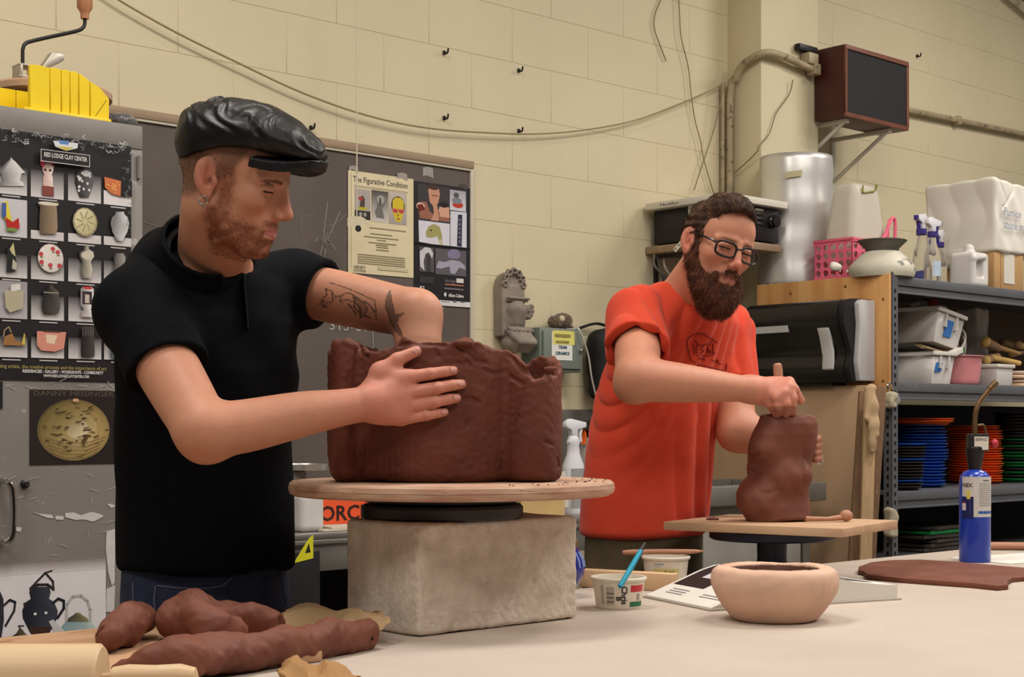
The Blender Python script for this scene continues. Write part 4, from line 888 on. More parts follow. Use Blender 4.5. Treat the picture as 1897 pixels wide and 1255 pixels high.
for (x, y, sx, sy) in ((-.002, -.008, 1, 1), (SL-.0, -.008, -1, 1), (-.002, SD, 1, -1), (SL, SD, -1, -1)):
    b = MB(); b.box2((x, y, 0), (x+sx*.038, y+sy*.003, SZ[0]+.012)); b.box2((x, y, 0), (x+sx*.003, y+sy*.038, SZ[0]+.012)); po = b.build('post', m_sh, SHL)
    if y < .1 and x < .1:
        for k in range(52):
            zz = .05+k*.032
            for (hx, hy, d_) in ((x+.019, y-.0012, (.008, .002, .014)), (x-.0012, y+.019, (.002, .008, .014))):
                b = MB(); b.box((hx, hy, zz), d_); sl0 = b.build('slot', M('black_metal', (24, 22, 21), .45, .1), po) if k == 0 else None
                if k == 0:
                    SLOT = SLOT if 'SLOT' in globals() and False else {}
                    globals().setdefault('SLOTS', []).append(sl0)
                else:
                    src = SLOTS[0] if d_[0] > .005 else SLOTS[1]; c = src.copy(); COL.objects.link(c); c.location = (0, 0, k*.032)
m_ply = M('plywood', (208, 160, 102), .55, .14, 14, stretch=(1, 1, .12), col2=(184, 128, 74), bump=.08, bs=30, detail=2)
zb = zat(735, 5.7)
b = MB(); b.box2((-.018, -.005, zb), (-.004, SD+.01, SZ[0]+.004)); pl_ = b.build('side_panel', m_ply, SHL, bevel=.001)
for y, z in ((.02, SZ[0]-.09), (.02, zb+.06), (.19, SZ[0]-.03), (.45, SZ[0]-.04)):
    b = MB(); b.ball((-.019, y, z), (.002, .006, .006), 8, 6); b.build('screw', M('brass', (150, 110, 60), .4, .1, metal=.7), pl_)
b = MB(); b.box2((.03, SD-.012, SZ[1]), (SL-.03, SD-.004, SZ[0]-.013)); b.build('back_board', M('dark_back_board', (96, 70, 48), .7, .14, 4), SHL)
b = MB(); b.box2((.03, SD-.012, .3), (SL-.03, SD-.004, SZ[1]-.07)); b.build('back_sheet', M('dark_back_sheet', (32, 29, 30), .8, .1), SHL)
# ------------------------------------------------------------------ paper towel dispenser
DSP = thing('towel_dispenser', 'black paper towel dispenser with grey side and white lever on the plywood', 'dispenser', S0-U*.02+Vector((0, 0, 1.335)), WANG)
y0, y1, dd, dh = .053, .53, .185, .315
def dprof(k=0.0):   # profile in x(out = -x), z
    return [(0, 0), (-dd*.66+k, 0), (-dd*.80+k, .05), (-dd*.72+k, .11), (-dd*.86+k, .17), (-dd+k, .22), (-dd+k, .27), (-dd*.93+k, .30), (-dd*.8+k, dh-.004), (-dd*.5, dh), (0, dh)]
def extr(b, prof, ya, yb):
    n = len(prof); b.add([(x, ya, z) for x, z in prof]+[(x, yb, z) for x, z in prof], [tuple(range(n))[::-1], tuple(range(n, 2*n))]+[(i, (i+1) % n, n+(i+1) % n, n+i) for i in range(n)])
def smoothprof(p, n=4): 
    q = [Vector((x, 0, z)) for x, z in p[1:-1]]; c = curve_pts(q, n); return [p[0]]+[(v_.x, v_.z) for v_ in c]+[p[-1]]
b = MB(); extr(b, smoothprof(dprof()), y0+.045, y1); b.build('black_cover', M('smoke_plastic', (30, 27, 26), .22, .06), DSP, ang=50)
b = MB(); extr(b, [(0, 0)]+smoothprof([(x*.96, z) for x, z in dprof()])[1:], y0+.02, y0+.045); b.build('end_cap', M('black_plastic', (26, 25, 26), .4, .12, 20), DSP, ang=50)
b = MB(); extr(b, [(0, .005), (-.10, .005), (-.115, .08), (-.105, .16), (-.10, .22), (-.11, dh-.02), (-.09, dh-.004), (0, dh-.004)], y0, y0+.03); b.build('grey_side', M('pale_grey_plastic', (178, 176, 174), .4, .03), DSP, bevel=.006)
b = MB(); extr(b, [(-.14, .045), (-.155, .05), (-.152, .10), (-.172, .17), (-.188, .205), (-.168, .205), (-.14, .12)], y0+.085, y0+.135); b.build('lever', M('lever_plastic', (196, 194, 190), .35, .04), DSP, bevel=.004)
b = MB(); b.add([(-dd-.001, y1-.02, .196), (-dd-.001, y1-.02, .222), (-dd-.0016, y1-.21, .222), (-dd-.0016, y1-.21, .196)], [(0, 1, 2, 3)]); b.v = [(x-.001, y, z) for x, y, z in b.v]; b.add([(-dd+.004, y1-.02, .196), (-dd+.004, y1-.02, .222), (-dd+.004, y1-.21, .222), (-dd+.004, y1-.21, .196)], [(3, 2, 1, 0)]); b.build('label_strip', M('label_strip', (176, 174, 170), .4, .05), DSP)
b = MB(); b.box2((-dd*.62, y0+.12, -.012), (-.02, y1-.04, .002)); b.build('tear_tray', M('black_plastic', (26, 25, 26), .4, .12, 20), DSP, bevel=.002)
# ------------------------------------------------------------------ on top of the shelving
ZT = SZ[0]+.001
# silver sheet roll
pr_ = Wp(1.205, .362, 0); 
t = thing('silver_sheet_roll', 'tall roll of shiny silver insulation sheet standing on the plywood corner', 'sheet roll', (pr_.x, pr_.y, ZT), 0)
hs = zat(293, pr_.y)-ZT; m_silver = M('silver_foil', (214, 211, 206), .34, .06, 5, metal=.6, bump=.12, bs=14)
r_ = np.random.RandomState(4)
def rollp(u_, v_):
    a = math.radians(-250+u_*400); z = hs*v_; r = .145+.012*u_+.006*(1-v_); r *= 1+.012*math.sin(9*v_+3*a)+.008*math.sin(23*v_)
    low = -.05*max(0, math.cos(a+2.2))*(1-v_)*0; return (r*math.cos(a), r*math.sin(a), z+low)
b = MB(); b.grid(rollp, 90, 26); o = b.build('rolled_sheet', m_silver, t); sm = o.modifiers.new('thick', 'SOLIDIFY'); sm.thickness = .003
a_ = -1.75; b = MB(); b.box((.168*math.cos(a_), .168*math.sin(a_), hs*.83), (.006, .075, .02), None); b.v = [tuple(TR(0, 0, 0) @ Vector(v_)) for v_ in b.v]
b = MB(); b.grid(lambda u_, v_: (.163*math.cos(-2.0+.42*u_), .163*math.sin(-2.0+.42*u_), hs*(.80+.045*v_+.015*u_)), 8, 3); o = b.build('masking_tape', M('masking_tape', (186, 178, 140), .5, .05), t)
# pink basket
pb = sw_(1583, .315, ZT)
t = thing('pink_basket', 'pink plastic basket with round holes and a looped handle on the shelving top', 'basket', pb, WANG)
bw_, bd_, bh_ = .29, .18, .165; m_pink = M('pink_plastic', (226, 104, 128), .4, .05)
def basket_wall(y, x0, x1, rows, cols, flare=.0):
    # plate with round holes: grid of cells, each an octagonal ring
    b = MB(); cw = (x1-x0)/cols; ch = (bh_-.03)/rows
    for i in range(cols):
        for j in range(rows):
            cx, cz = x0+(i+.5)*cw, .02+(j+.5)*ch; r = .38*min(cw, ch); n = 16
            out = []; inn = []
            for k in range(n):
                a = 2*PI*k/n; c, s = math.cos(a), math.sin(a); m_ = max(abs(c), abs(s)); out.append((cx+c/m_*cw/2, y, cz+s/m_*ch/2)); inn.append((cx+c*r, y, cz+s*r))
            b.add(out+inn, [(k, (k+1) % n, n+(k+1) % n, n+k) for k in range(n)])
    b.add([(x0, y, 0), (x1, y, 0), (x1, y, .02), (x0, y, .02)], [(0, 1, 2, 3)]); b.add([(x0, y, bh_-.01), (x1, y, bh_-.01), (x1, y, bh_+.006), (x0, y, bh_+.006)], [(0, 1, 2, 3)])
    return b
for y in (-bd_/2, bd_/2):
    o = basket_wall(y, -bw_/2, bw_/2, 4, 6).build('side_wall', m_pink, t, smooth=False); o.modifiers.new('thick', 'SOLIDIFY').thickness = .004
for x in (-bw_/2, bw_/2):
    bb = basket_wall(0, -bd_/2, bd_/2, 4, 5); bb.v = [(x, v_[0], v_[2]) for v_ in bb.v]; o = bb.build('end_wall', m_pink, t, smooth=False); o.modifiers.new('thick', 'SOLIDIFY').thickness = .004
b = MB(); b.box((0, 0, .002), (bw_, bd_, .004)); b.build('floor_panel', m_pink, t)
b = MB(); b.tube([(-bw_/2, -bd_/2, bh_), (bw_/2, -bd_/2, bh_), (bw_/2, bd_/2, bh_), (-bw_/2, bd_/2, bh_), (-bw_/2, -bd_/2, bh_)], .006, 8); b.build('rim', m_pink, t)
hp = [(bw_*.12, -bd_/2, bh_), (bw_*.27, -bd_/2, bh_+.03), (bw_*.38, -bd_/2, bh_+.08), (bw_*.46, -bd_/2, bh_+.105), (bw_*.52, -bd_/2, bh_+.095), (bw_*.52, -bd_/2, bh_+.04), (bw_*.5, -bd_/2, bh_)]
b = MB(); b.tube(curve_pts(hp, 5), .007, 8); b.build('handle', m_pink, t)
b = MB(); b.grid(lambda u_, v_: (bw_*(.1+.28*u_), -bd_/2, bh_+(.10*u_**1.8)*v_), 8, 4); o = b.build('handle_web', m_pink, t); o.modifiers.new('thick', 'SOLIDIFY').thickness = .004
# clear tub, upside down in the basket
pt_ = sw_(1585, .315, ZT+.07); zt_ = zat(342, pt_.y)-pt_.z
t = thing('clear_tub', 'cloudy clear plastic tub with green latches upended in the pink basket', 'tub', pt_, WANG)
m_clear = M('cloudy_plastic', (222, 214, 200), .25, .03, trans=.35, ior=1.2)
s_ = SDF()
def tubf(p):
    z = p[:, 2]; kx = np.interp(z, [0, zt_], [.135, .085]); ky = np.interp(z, [0, zt_], [.082, .06]); q = np.stack([np.abs(p[:, 0])-kx+.035, np.abs(p[:, 1])-ky+.035], 1)
    d = np.sqrt((np.maximum(q, 0)**2).sum(1))+np.minimum(q.max(1), 0)-.035; e = np.maximum(-z, z-zt_); h = np.maximum(.05-np.abs(d-e), 0)/.05; return np.maximum(d, e)+h*h*.0125
s_.u((tubf, None, 1), 0); v, q_ = s_.mesh(.006, (-.16, -.13, -.01), (.16, .13, zt_+.01)); mesh_np('tub_body', v, q_, m_clear, t)
m_lime = M('olive_latch', (136, 140, 60), .4, .05)
b = MB(); b.tube([(-.05, -.066, zt_-.045), (-.045, -.066, zt_-.018), (-.045, -.066, zt_-.045), (.035, -.066, zt_-.03), (.04, -.075, zt_-.008), (.03, -.074, zt_-.008)], .004, 6); b.build('latch', m_lime, t)
# white small box and jar behind
for px, y, (sx, sy, sz), col, lab, nm in ((1655, .42, (.05, .05, .13), (212, 206, 196), 'small white box beside the pink basket handle', 'small_box'), (1684, .45, (.13, .08, .10), (130, 98, 66), 'brown cardboard box behind the spray bottles', 'cardboard_box'), (1690, .34, (.10, .08, .07), (206, 188, 150), 'cream tub behind the grey vessel', 'cream_tub')):
    p = sw_(px, y, ZT); t = thing(nm, lab, 'box', p, WANG); b = MB(); b.box((0, 0, sz/2), (sx, sy, sz)); b.build('carton', M(nm, col, .6, .06), t, bevel=.004)
    b = MB(); b.box((0, 0, sz+.004), (sx*1.02, sy*1.02, .008)); b.build('lid', M(nm, col, .6, .06), t, bevel=.002)
# grey vessel
pv = sw_(1634, .09, ZT); k_ = pv.y/F
t = thing('ceramic_vessel', 'squat grey-white ceramic vessel with a flared dark collar on the shelving', 'vessel', pv, 0)
m_cer = M('grey_glaze', (196, 190, 172), .5, .1, 7, spots=((110, 108, 104), 9, .60), bump=.1, bs=30); m_cd = M('dark_collar', (92, 88, 78), .6, .25, 16, bump=.2, bs=40)
b = MB(); b.lathe([(0, 0), (.118, 0), (.124, .012), (.128, .032), (.12, .05), (.075, .094), (.066, .10), (.06, .094), (.10, .05), (.11, .02), (0, .012)], 48); b.build('belly', m_cer, t, ang=60)
b = MB(); b.lathe([(.060, .092), (.064, .112), (.095, .142), (.091, .145), (.056, .112), (.054, .092)], 48, jit=lambda a, z: 1+.02*math.sin(2*a+.5)); b.build('collar', m_cd, t, ang=60)
# white rag at its foot
pg = sw_(1549, .05, ZT); t = thing('white_rag', 'scrap of white tissue at the foot of the pink basket', 'tissue', pg, WANG); s_ = SDF(); nz = snoise(31, 12, 15, 40); s_.u(ell((0, 0, .015), (.03, .02, .016)), 0); s_.disp(lambda p: .005*nz(p)); v, q_ = s_.mesh(.004, (-.05, -.04, -.002), (.05, .04, .05)); mesh_np('tissue', v, q_, M('white_card', (206, 200, 186), .5, .05), t)
# spray bottles
m_glassy = M('clear_bottle', (240, 238, 236), .06, .02, trans=.92, ior=1.08); m_bluel = M('blue_liquid', (24, 52, 150), .15, .05); m_purple = M('purple_plastic', (58, 44, 120), .4, .05); m_whp = M('white_bottle', (214, 212, 216), .35, .03)
def spray(px, y, pytop, label, fill, lab, flip, lcol, group='spray bottles on the shelving'):
    p = sw_(px, y, ZT); H = zat(pytop, p.y)-ZT; t = thing('spray_bottle', label, 'bottle', p, WANG+(PI if flip else 0)+(.25 if not flip else 0), group)
    k = H/.27; hb = .21*k
    b = MB(); b.lathe([(0, 0), (.036*k, 0), (.038*k, .008*k), (.038*k, .10*k), (.034*k, .125*k), (.019*k, .165*k), (.015*k, hb), (0, hb)], 26, sy=.8); b.build('bottle_body', m_glassy, t)
    if fill: b = MB(); b.lathe([(0, .003), (.0365*k, .003), (.0372*k, .01), (.0372*k, fill*k), (0, fill*k)], 26, sy=.8); b.build('liquid', m_bluel, t)
    if lab:
        for i, (c, z0, z1) in enumerate(lcol):
            b = MB(); b.lathe([(.0386*k, z0*k), (.0386*k, z1*k)], 16, sy=.81, arc=(-2.5, -.7) if not flip else (.7, 2.5)); b.build('label', M('lab_%d_%d_%d' % c, c, .4, .1, 40), t)
    bh_, bt_ = MB(), MB(); trigger(bh_, bt_, hb, k); bh_.build('trigger_head', m_whp, t, bevel=.003); bt_.build('trigger', m_purple, t)
    b = MB(); b.lathe([(.017*k, hb-.022*k), (.019*k, hb-.02*k), (.019*k, hb), (0, hb)], 18); b.build('neck_ring', m_purple, t); b = MB(); b.box((-.058*k, 0, hb+.036*k), (.008*k, .016*k, .016*k)); b.build('nozzle', m_purple, t)
spray(1707, .20, 394, 'clear spray bottle half full of blue liquid with a colourful label', .055, True, False, [((36, 70, 150), .0, .075), ((214, 200, 60), .08, .105), ((176, 50, 60), .045, .06)])
spray(1727, .10, 402, 'clear spray bottle with white trigger facing right, in front', 0, True, True, [((176, 190, 206), .03, .09)])
spray(1741, .24, 424, 'clear empty spray bottle nearest the white jug', .016, False, False, [])
# white draped box and cartons
pw_ = sw_(1842, .05, ZT); d_ = pw_.y
CB = thing('cardboard_carton', 'plain tan cardboard carton under the white paper cover', 'carton', pw_, WANG)
hB = zat(466, d_)-ZT; b = MB(); b.box2((0, 0, 0), (.24, .24, hB)); b.build('carton', M('kraft_card', (176, 138, 92), .7, .06, 5), CB, bevel=.003)
b = MB(); b.box2((.05, -.0012, 0), (.052, 0, hB)); b.build('flap_seam', M('kraft_dark', (130, 98, 62), .7, .06), CB)
b = MB(); b.box2((.075, -.0025, .03), (.16, -.0005, hB*.98)); b.build('paper_label', M('white_card', (206, 200, 186), .5, .05), CB)
t = thing('white_paper_cover', 'large box wrapped in white paper with faint blue handwriting, top right', 'wrapped box', (pw_.x, pw_.y, ZT+hB+.002), WANG)
Hc = zat(333, d_)-(ZT+hB); wC = .42; dC = .33
s_ = SDF(); nz = snoise(41, 10, 2.5, 6)
s_.u(rbox((wC/2-.01, dC/2-.01, Hc/2), (wC/2, dC/2, Hc/2), .012), 0)
s_.disp(lambda p: .003*nz(p)-.005*np.abs(np.sin(p[:, 1]*26+p[:, 2]*8+1.4*np.sin(p[:, 2]*15)))*np.exp(-((p[:, 0]+.01)/.05)**2)+.0022*np.sin(p[:, 0]*60+p[:, 2]*40))
for a_, c_ in (((.02, -.012, Hc*.99), (.085, -.014, Hc*.70)), ((.16, -.012, Hc*.99), (.085, -.014, Hc*.70)), ((.05, -.012, Hc*.62), (.085, -.014, Hc*.70))): s_.sub(cap(a_, c_, .005), .008)
v, q_ = s_.mesh(.005, (-.05, -.05, -.02), (wC+.03, dC+.03, Hc+.03)); mesh_np('paper_wrap', v, q_, M('white_paper', (218, 212, 200), .65, .03, 3), t)
b = MB(); b.grid(lambda u_, v_: (-.022-.008*math.sin(5*u_), .10+.16*u_, .02-.06*v_*(1+.4*math.sin(3*u_))), 8, 4); o = b.build('hanging_flap', M('white_paper', (218, 212, 200), .65, .03, 3), t); o.modifiers.new('thick', 'SOLIDIFY').thickness = .002
for st_, zz_ in (('Pumice', .50), ('stone mix', .32)): b = MB(); b.text(st_, .03, Hc*zz_, .05, K(120, 134, 160), -.0255); b.build('handwriting', MV('print_60', .6, .3), t, smooth=False)
b = MB(); b.v = []
pj = sw_(1795, .10, ZT); Hj = zat(462, pj.y)-ZT
t = thing('white_jug', 'white plastic jug with a grip handle beside the cardboard carton', 'jug', pj, WANG)
s_ = SDF(); s_.u(rbox((0, 0, Hj*.45), (.062, .06, Hj*.45), .02), 0); s_.u(cap((.0, 0, Hj*.9), (0, 0, Hj), .022), .02); s_.sub(rbox((-.012, -.06, Hj*.5), (.028, .03, Hj*.24), .01), .008); s_.u(cap((-.05, -.05, Hj*.72), (.02, -.055, Hj*.78), .012), .008)
v, q_ = s_.mesh(.004, (-.08, -.09, -.01), (.08, .08, Hj+.04)); mesh_np('jug_body', v, q_, M('milky_plastic', (206, 202, 196), .35, .06), t)

# ------------------------------------------------------------------ middle shelf
Z1 = SZ[1]+.001
m_bin = M('frosted_bin', (196, 190, 184), .3, .05, 8); m_bt = M('blue_tape', (58, 112, 178), .6, .07, 30)
def bin_(loc, rot, w, d, h, label, name='plastic_bin', tape=None, extra=None):
    t = thing(name, label, 'bin', loc, 0, rot=rot)
    b = MB(); k = .86
    o_ = [(-w/2*k, -d/2*k, 0), (w/2*k, -d/2*k, 0), (w/2*k, d/2*k, 0), (-w/2*k, d/2*k, 0), (-w/2, -d/2, h), (w/2, -d/2, h), (w/2, d/2, h), (-w/2, d/2, h)]
    b.add(o_, [(3, 2, 1, 0), (0, 1, 5, 4), (1, 2, 6, 5), (2, 3, 7, 6), (3, 0, 4, 7)]); o = b.build('bin_body', m_bin, t); sm = o.modifiers.new('thick', 'SOLIDIFY'); sm.thickness = .003
    b = MB(); b.box2((-w/2-.008, -d/2-.008, h-.012), (w/2+.008, -d/2, h+.004)); b.box2((-w/2-.008, d/2, h-.012), (w/2+.008, d/2+.008, h+.004)); b.box2((-w/2-.008, -d/2, h-.012), (-w/2, d/2, h+.004)); b.box2((w/2, -d/2, h-.012), (w/2+.008, d/2, h+.004)); b.build('rim', M('bin_rim', (206, 200, 190), .4, .04), t, bevel=.002)
    for x in (-.2*w, .2*w):
        b = MB(); b.box2((x-.006, -d/2-.004, h*.5), (x+.006, -d/2+.012, h-.01)); b.build('rib', m_bin, t)
    if tape:
        x0, z0, x1, z1 = tape; yy = lambda z: -d/2*(k+(1-k)*z/h)-.002
        b = MB(); b.add([(x0, yy(z0)-.002, z0), (x1, yy(z0)-.002, z0+.004), (x1+.004, yy(z1)-.002, z1), (x0+.006, yy(z1)-.002, z1), (x0, yy(z0), z0), (x1, yy(z0), z0+.004), (x1+.004, yy(z1), z1), (x0+.006, yy(z1), z1)], [(0, 1, 2, 3), (7, 6, 5, 4), (0, 4, 5, 1), (1, 5, 6, 2), (2, 6, 7, 3), (3, 7, 4, 0)]); b.build('blue_tape', m_bt, t, smooth=False)
    return t
pA = sw_(1697, .16, Z1); bin_((pA.x, pA.y, Z1), (0, 0, WANG), .155, .26, .125, 'lower frosted plastic bin with blue tape, behind the pink dishpan', tape=(-.06, .045, -.012, .085))
pB = sw_(1706, .18, Z1+.165); bin_((pB.x, pB.y, Z1+.157), (0, .16, WANG), .20, .26, .135, 'upper frosted bin with blue tape, tilted on top of the lower bin', tape=(-.035, .03, .02, .10))
# bits in the upper bin, slab under it
for i, (px, py, col, r_, lab) in enumerate(((1700, 556, (120, 116, 110), .03, 'grey crumpled scrap at the top of the tilted bin'), (1722, 554, (140, 44, 34), .03, 'dark red scrap at the top of the tilted bin'), (1742, 566, (206, 198, 182), .02, 'cream ragged strip on the tilted bin'))):
    a, z = slz(px, py, .16); p = S0+WV*.16+U*a; t = thing('scrap', lab, 'scrap', (p.x, p.y, z-.03), WANG); s_ = SDF(); nz = snoise(60+i, 10, 14, 34); s_.u(ell((0, 0, .012), (r_*1.3, r_, .02)), 0); s_.disp(lambda p_, nz=nz: .006*nz(p_)); v, q_ = s_.mesh(.005, (-.07, -.06, -.02), (.07, .06, .06)); mesh_np('scrap_body', v, q_, M('scrap%d' % i, col, .8, .12, 20), t)
pS = sw_(1712, .15, Z1+.128); t = thing('tool_pouch', 'tan wooden slats lying between the two frosted bins', 'slats', pS, WANG)
for i in range(4): b = MB(); b.box((.0+.012*i, -.06+.02*i, .006+.006*i), (.2, .03, .006), RY(.12) @ RZ(.05*i)); b.build('slat', M('tan_wood', (170, 144, 108), .65, .14, 10, stretch=(1, 8, 8)), t)
# strainer basket
pC = sw_(1766, .2, Z1+.11); t = thing('strainer_basket', 'white plastic basket with square holes tipped on its side', 'basket', pC, 0, rot=(0, -.9, WANG))
b = MB(); n_, mrow = 14, 5
prof = [(.05, 0), (.062, .02), (.075, .04), (.085, .06), (.092, .08), (.097, .1)]
for i in range(n_*2):
    for j in range(5):
        if i % 2 == 0 and j % 2 == 1: continue
        a0, a1 = PI*i/n_, PI*(i+1)/n_; (r0, z0), (r1, z1) = prof[j], prof[j+1]
        b.add([(r0*math.cos(a0), r0*math.sin(a0), z0), (r0*math.cos(a1), r0*math.sin(a1), z0), (r1*math.cos(a1), r1*math.sin(a1), z1), (r1*math.cos(a0), r1*math.sin(a0), z1)], [(0, 1, 2, 3)])
b.lathe([(0, 0), (.05, 0)], 28); o = b.build('lattice', M('bin_rim', (206, 200, 190), .4, .04), t); o.modifiers.new('thick', 'SOLIDIFY').thickness = .004
b = MB(); b.tube([(.098*math.cos(2*PI*i/28), .098*math.sin(2*PI*i/28), .102) for i in range(29)], .005, 8); b.build('rim', M('bin_rim', (206, 200, 190), .4, .04), t)
# grey paper sack
pD = sw_(1797, .30, Z1); t = thing('paper_sack', 'upright grey-white paper sack behind the pink dishpan', 'sack', pD, WANG); s_ = SDF(); nz = snoise(71, 10, 5, 14); hs_ = zat(572, pD.y)-Z1; s_.u(rbox((.01, 0, hs_/2), (.05, .06, hs_/2), .012), 0); s_.disp(lambda p: .005*nz(p)); v, q_ = s_.mesh(.006, (-.07, -.09, -.01), (.09, .09, hs_+.02)); mesh_np('sack_body', v, q_, M('sack_paper', (166, 158, 150), .7, .1, 8), t)
# red and green things
pE = sw_(1765, .12, Z1+.128); t = thing('green_tool', 'green plastic tool resting on the pink dishpan', 'tool', pE, WANG)
b = MB(); b.tube([(-.05, 0, -.008), (.0, -.01, .004), (.05, -.01, .016)], [.014, .02, .016], 10); b.build('grip', M('green_plastic', (24, 120, 48), .4, .08), t); b = MB(); b.tube([(-.09, 0, -.014), (-.045, 0, -.006)], .012, 8); b.build('dark_end', M('dark_green', (40, 54, 40), .5, .1), t)
pE = sw_(1762, .28, Z1+.15); t = thing('red_cloth', 'bit of red cloth under the tipped white basket', 'cloth', pE, WANG); s_ = SDF(); nz = snoise(77, 9, 12, 30); s_.u(ell((0, 0, .01), (.05, .03, .02)), 0); s_.disp(lambda p: .005*nz(p)); v, q_ = s_.mesh(.005, (-.08, -.05, -.03), (.08, .05, .05)); mesh_np('cloth_body', v, q_, M('red_cloth', (176, 44, 36), .8, .1, 20), t)
pE = sw_(1764, .05, Z1+.112); t = thing('white_bar', 'white plastic bar lying across the pink dishpan rim', 'bar', pE, 0, rot=(0, -.27, WANG)); b = MB(); b.box((0, 0, .012), (.13, .03, .024)); b.build('bar_body', M('bin_rim', (206, 200, 190), .4, .04), t, bevel=.003); b = MB(); b.lathe([(0, 0), (.006, 0), (.006, .002), (0, .002)], 12, mat=TR(.066, 0, .012) @ RY(PI/2)); b.build('end_hole', M('grey_label', (150, 150, 148), .5, .1, 30), t)
# pink dishpan
pF = sw_(1772, .12, Z1); hF = zat(660, pF.y)-Z1
t = thing('pink_dishpan', 'dusty pink plastic dishpan at the front of the middle shelf', 'dishpan', pF, WANG)
s_ = SDF(); s_.u(loft([(0, 0, 0, .088, .085), (.02, 0, 0, .095, .09), (hF, 0, 0, .108, .10)], 0, .012), 0); s_.u(loft([(hF-.006, 0, 0, .116, .108), (hF, 0, 0, .118, .11)], 0, .003), .003); s_.sub(loft([(.012, 0, 0, .086, .082), (hF+.02, 0, 0, .104, .096)], 0, .01), .002)
v, q_ = s_.mesh(.004, (-.13, -.12, -.005), (.13, .12, hF+.01)); mesh_np('pan_body', v, q_, M('dusty_pink', (200, 128, 130), .4, .05), t)
# clear tub with lid
pG = sw_(1841, .08, Z1); hG = zat(682, pG.y)-Z1; t = thing('lidded_tub', 'small frosted tub with a white snap lid right of the pink dishpan', 'tub', pG, WANG)
b = MB(); b.box((0, 0, hG/2), (.125, .10, hG), taper=1.06); b.build('tub_body', m_bin, t, bevel=.006); b = MB(); b.box((0, 0, hG+.006), (.145, .12, .016)); b.build('lid', M('bin_rim', (206, 200, 190), .4, .04), t, bevel=.004)
# wooden tools and stacked bats at the right end
rr2 = random.Random(9)
m_tw = [M('tool_wood%d' % i, c, .6, .14, 10, stretch=(1, 8, 8)) for i, c in enumerate(((176, 140, 84), (150, 116, 86), (196, 160, 92), (140, 108, 80)))]
labs = ['longest wooden handle at the back of the middle shelf tools', 'fat turned wooden roller end among the middle shelf tools', 'yellowish wooden paddle in front of the middle shelf tools', 'dark round stick on the middle shelf tool pile', 'short pale wooden peg on the middle shelf tool pile', 'flat wooden rib leaning on the middle shelf tool pile', 'brown wooden handle at the top right of the middle shelf']
for i, (px, py, y, L, r, tilt) in enumerate(((1880, 640, .3, .22, .016, .1), (1838, 640, .18, .1, .024, .25), (1862, 668, .12, .18, .015, .12), (1885, 655, .2, .18, .014, -.1), (1870, 650, .16, .12, .012, .2), (1838, 664, .14, .1, .02, -.2), (1895, 642, .2, .16, .017, .05))):
    a, z = slz(px, py, y); p = S0+WV*y+U*a; t = thing('wooden_tool', labs[i], 'tool', (p.x, p.y, z), 0, 'wooden tools on the middle shelf', rot=(0, tilt, WANG+rr2.uniform(-.3, .3)))
    b = MB(); b.tube(curve_pts([(-L/2, 0, 0), (-L*.3, 0, 0), (0, 0, 0), (L*.3, 0, 0), (L/2, 0, 0)], 4), [r*(1-.018*k) for k in range(17)], 12); b.build('shaft', m_tw[i % 4], t)
    b = MB(); b.ball((-L/2, 0, 0), (r*.5, r*1.03, r*1.03)); b.build('end_knob', m_tw[(i+1) % 4], t)
a = sl(1886, .1)
for i in range(4):
    p = S0+WV*.1+U*(a+.01*(i % 2)); t = thing('stacked_disc', ['bottom', 'second', 'third', 'top'][i]+' pale wooden disc of the short stack at the shelf end', 'disc', (p.x, p.y, Z1+i*.018), .1*i, 'short stack of pale discs'); b = MB(); b.lathe([(0, 0), (.055, 0), (.062, .004), (.062, .011), (.055, .016), (0, .016)], 24, jit=lambda a_, z_: 1+.03*math.sin(3*a_)); b.build('disc', M('pale_disc%d' % (i % 2), ((206, 172, 140), (190, 164, 146))[i % 2], .6, .1), t)
# ------------------------------------------------------------------ padlock and foam on the post
pL = S0-U*.0-WV*.012+Vector((0, 0, SZ[1]-.055)); t = thing('padlock', 'silver padlock hooked on the corner post of the shelving', 'padlock', pL, 0, rot=(0, -.6, WANG))
b = MB(); b.tube(curve_pts([(-.012, 0, .0), (-.012, 0, .045), (0, 0, .058), (.012, 0, .045), (.012, 0, 0)], 5), .0038, 8); b.build('shackle', M('chrome', (200, 196, 190), .18, .05, metal=1), t); b = MB(); b.box((0, 0, -.016), (.042, .02, .036)); b.build('lock_body', M('brushed_steel', (190, 186, 178), .3, .06, metal=.7), t, bevel=.003)
for py, lab in ((742, 'upper torn foam block strapped to the shelving post'), (968, 'lower torn foam block strapped to the shelving post')):
    zz = zat(py, 5.68); p = S0-U*.03-WV*.02; t = thing('foam_block', lab, 'foam', (p.x, p.y, zz), WANG, 'foam pads on the post'); s_ = SDF(); nz = snoise(81+py, 10, 14, 30); hh_ = .03 if py < 800 else .055; s_.u(rbox((0, 0, 0), (.022, .02, hh_), .01), 0); s_.disp(lambda q: .0025*nz(q)); v, q_ = s_.mesh(.004, (-.05, -.05, -.09), (.05, .05, .09)); mesh_np('foam', v, q_, M('old_foam', (168, 158, 134), .9, .12, 20), t)
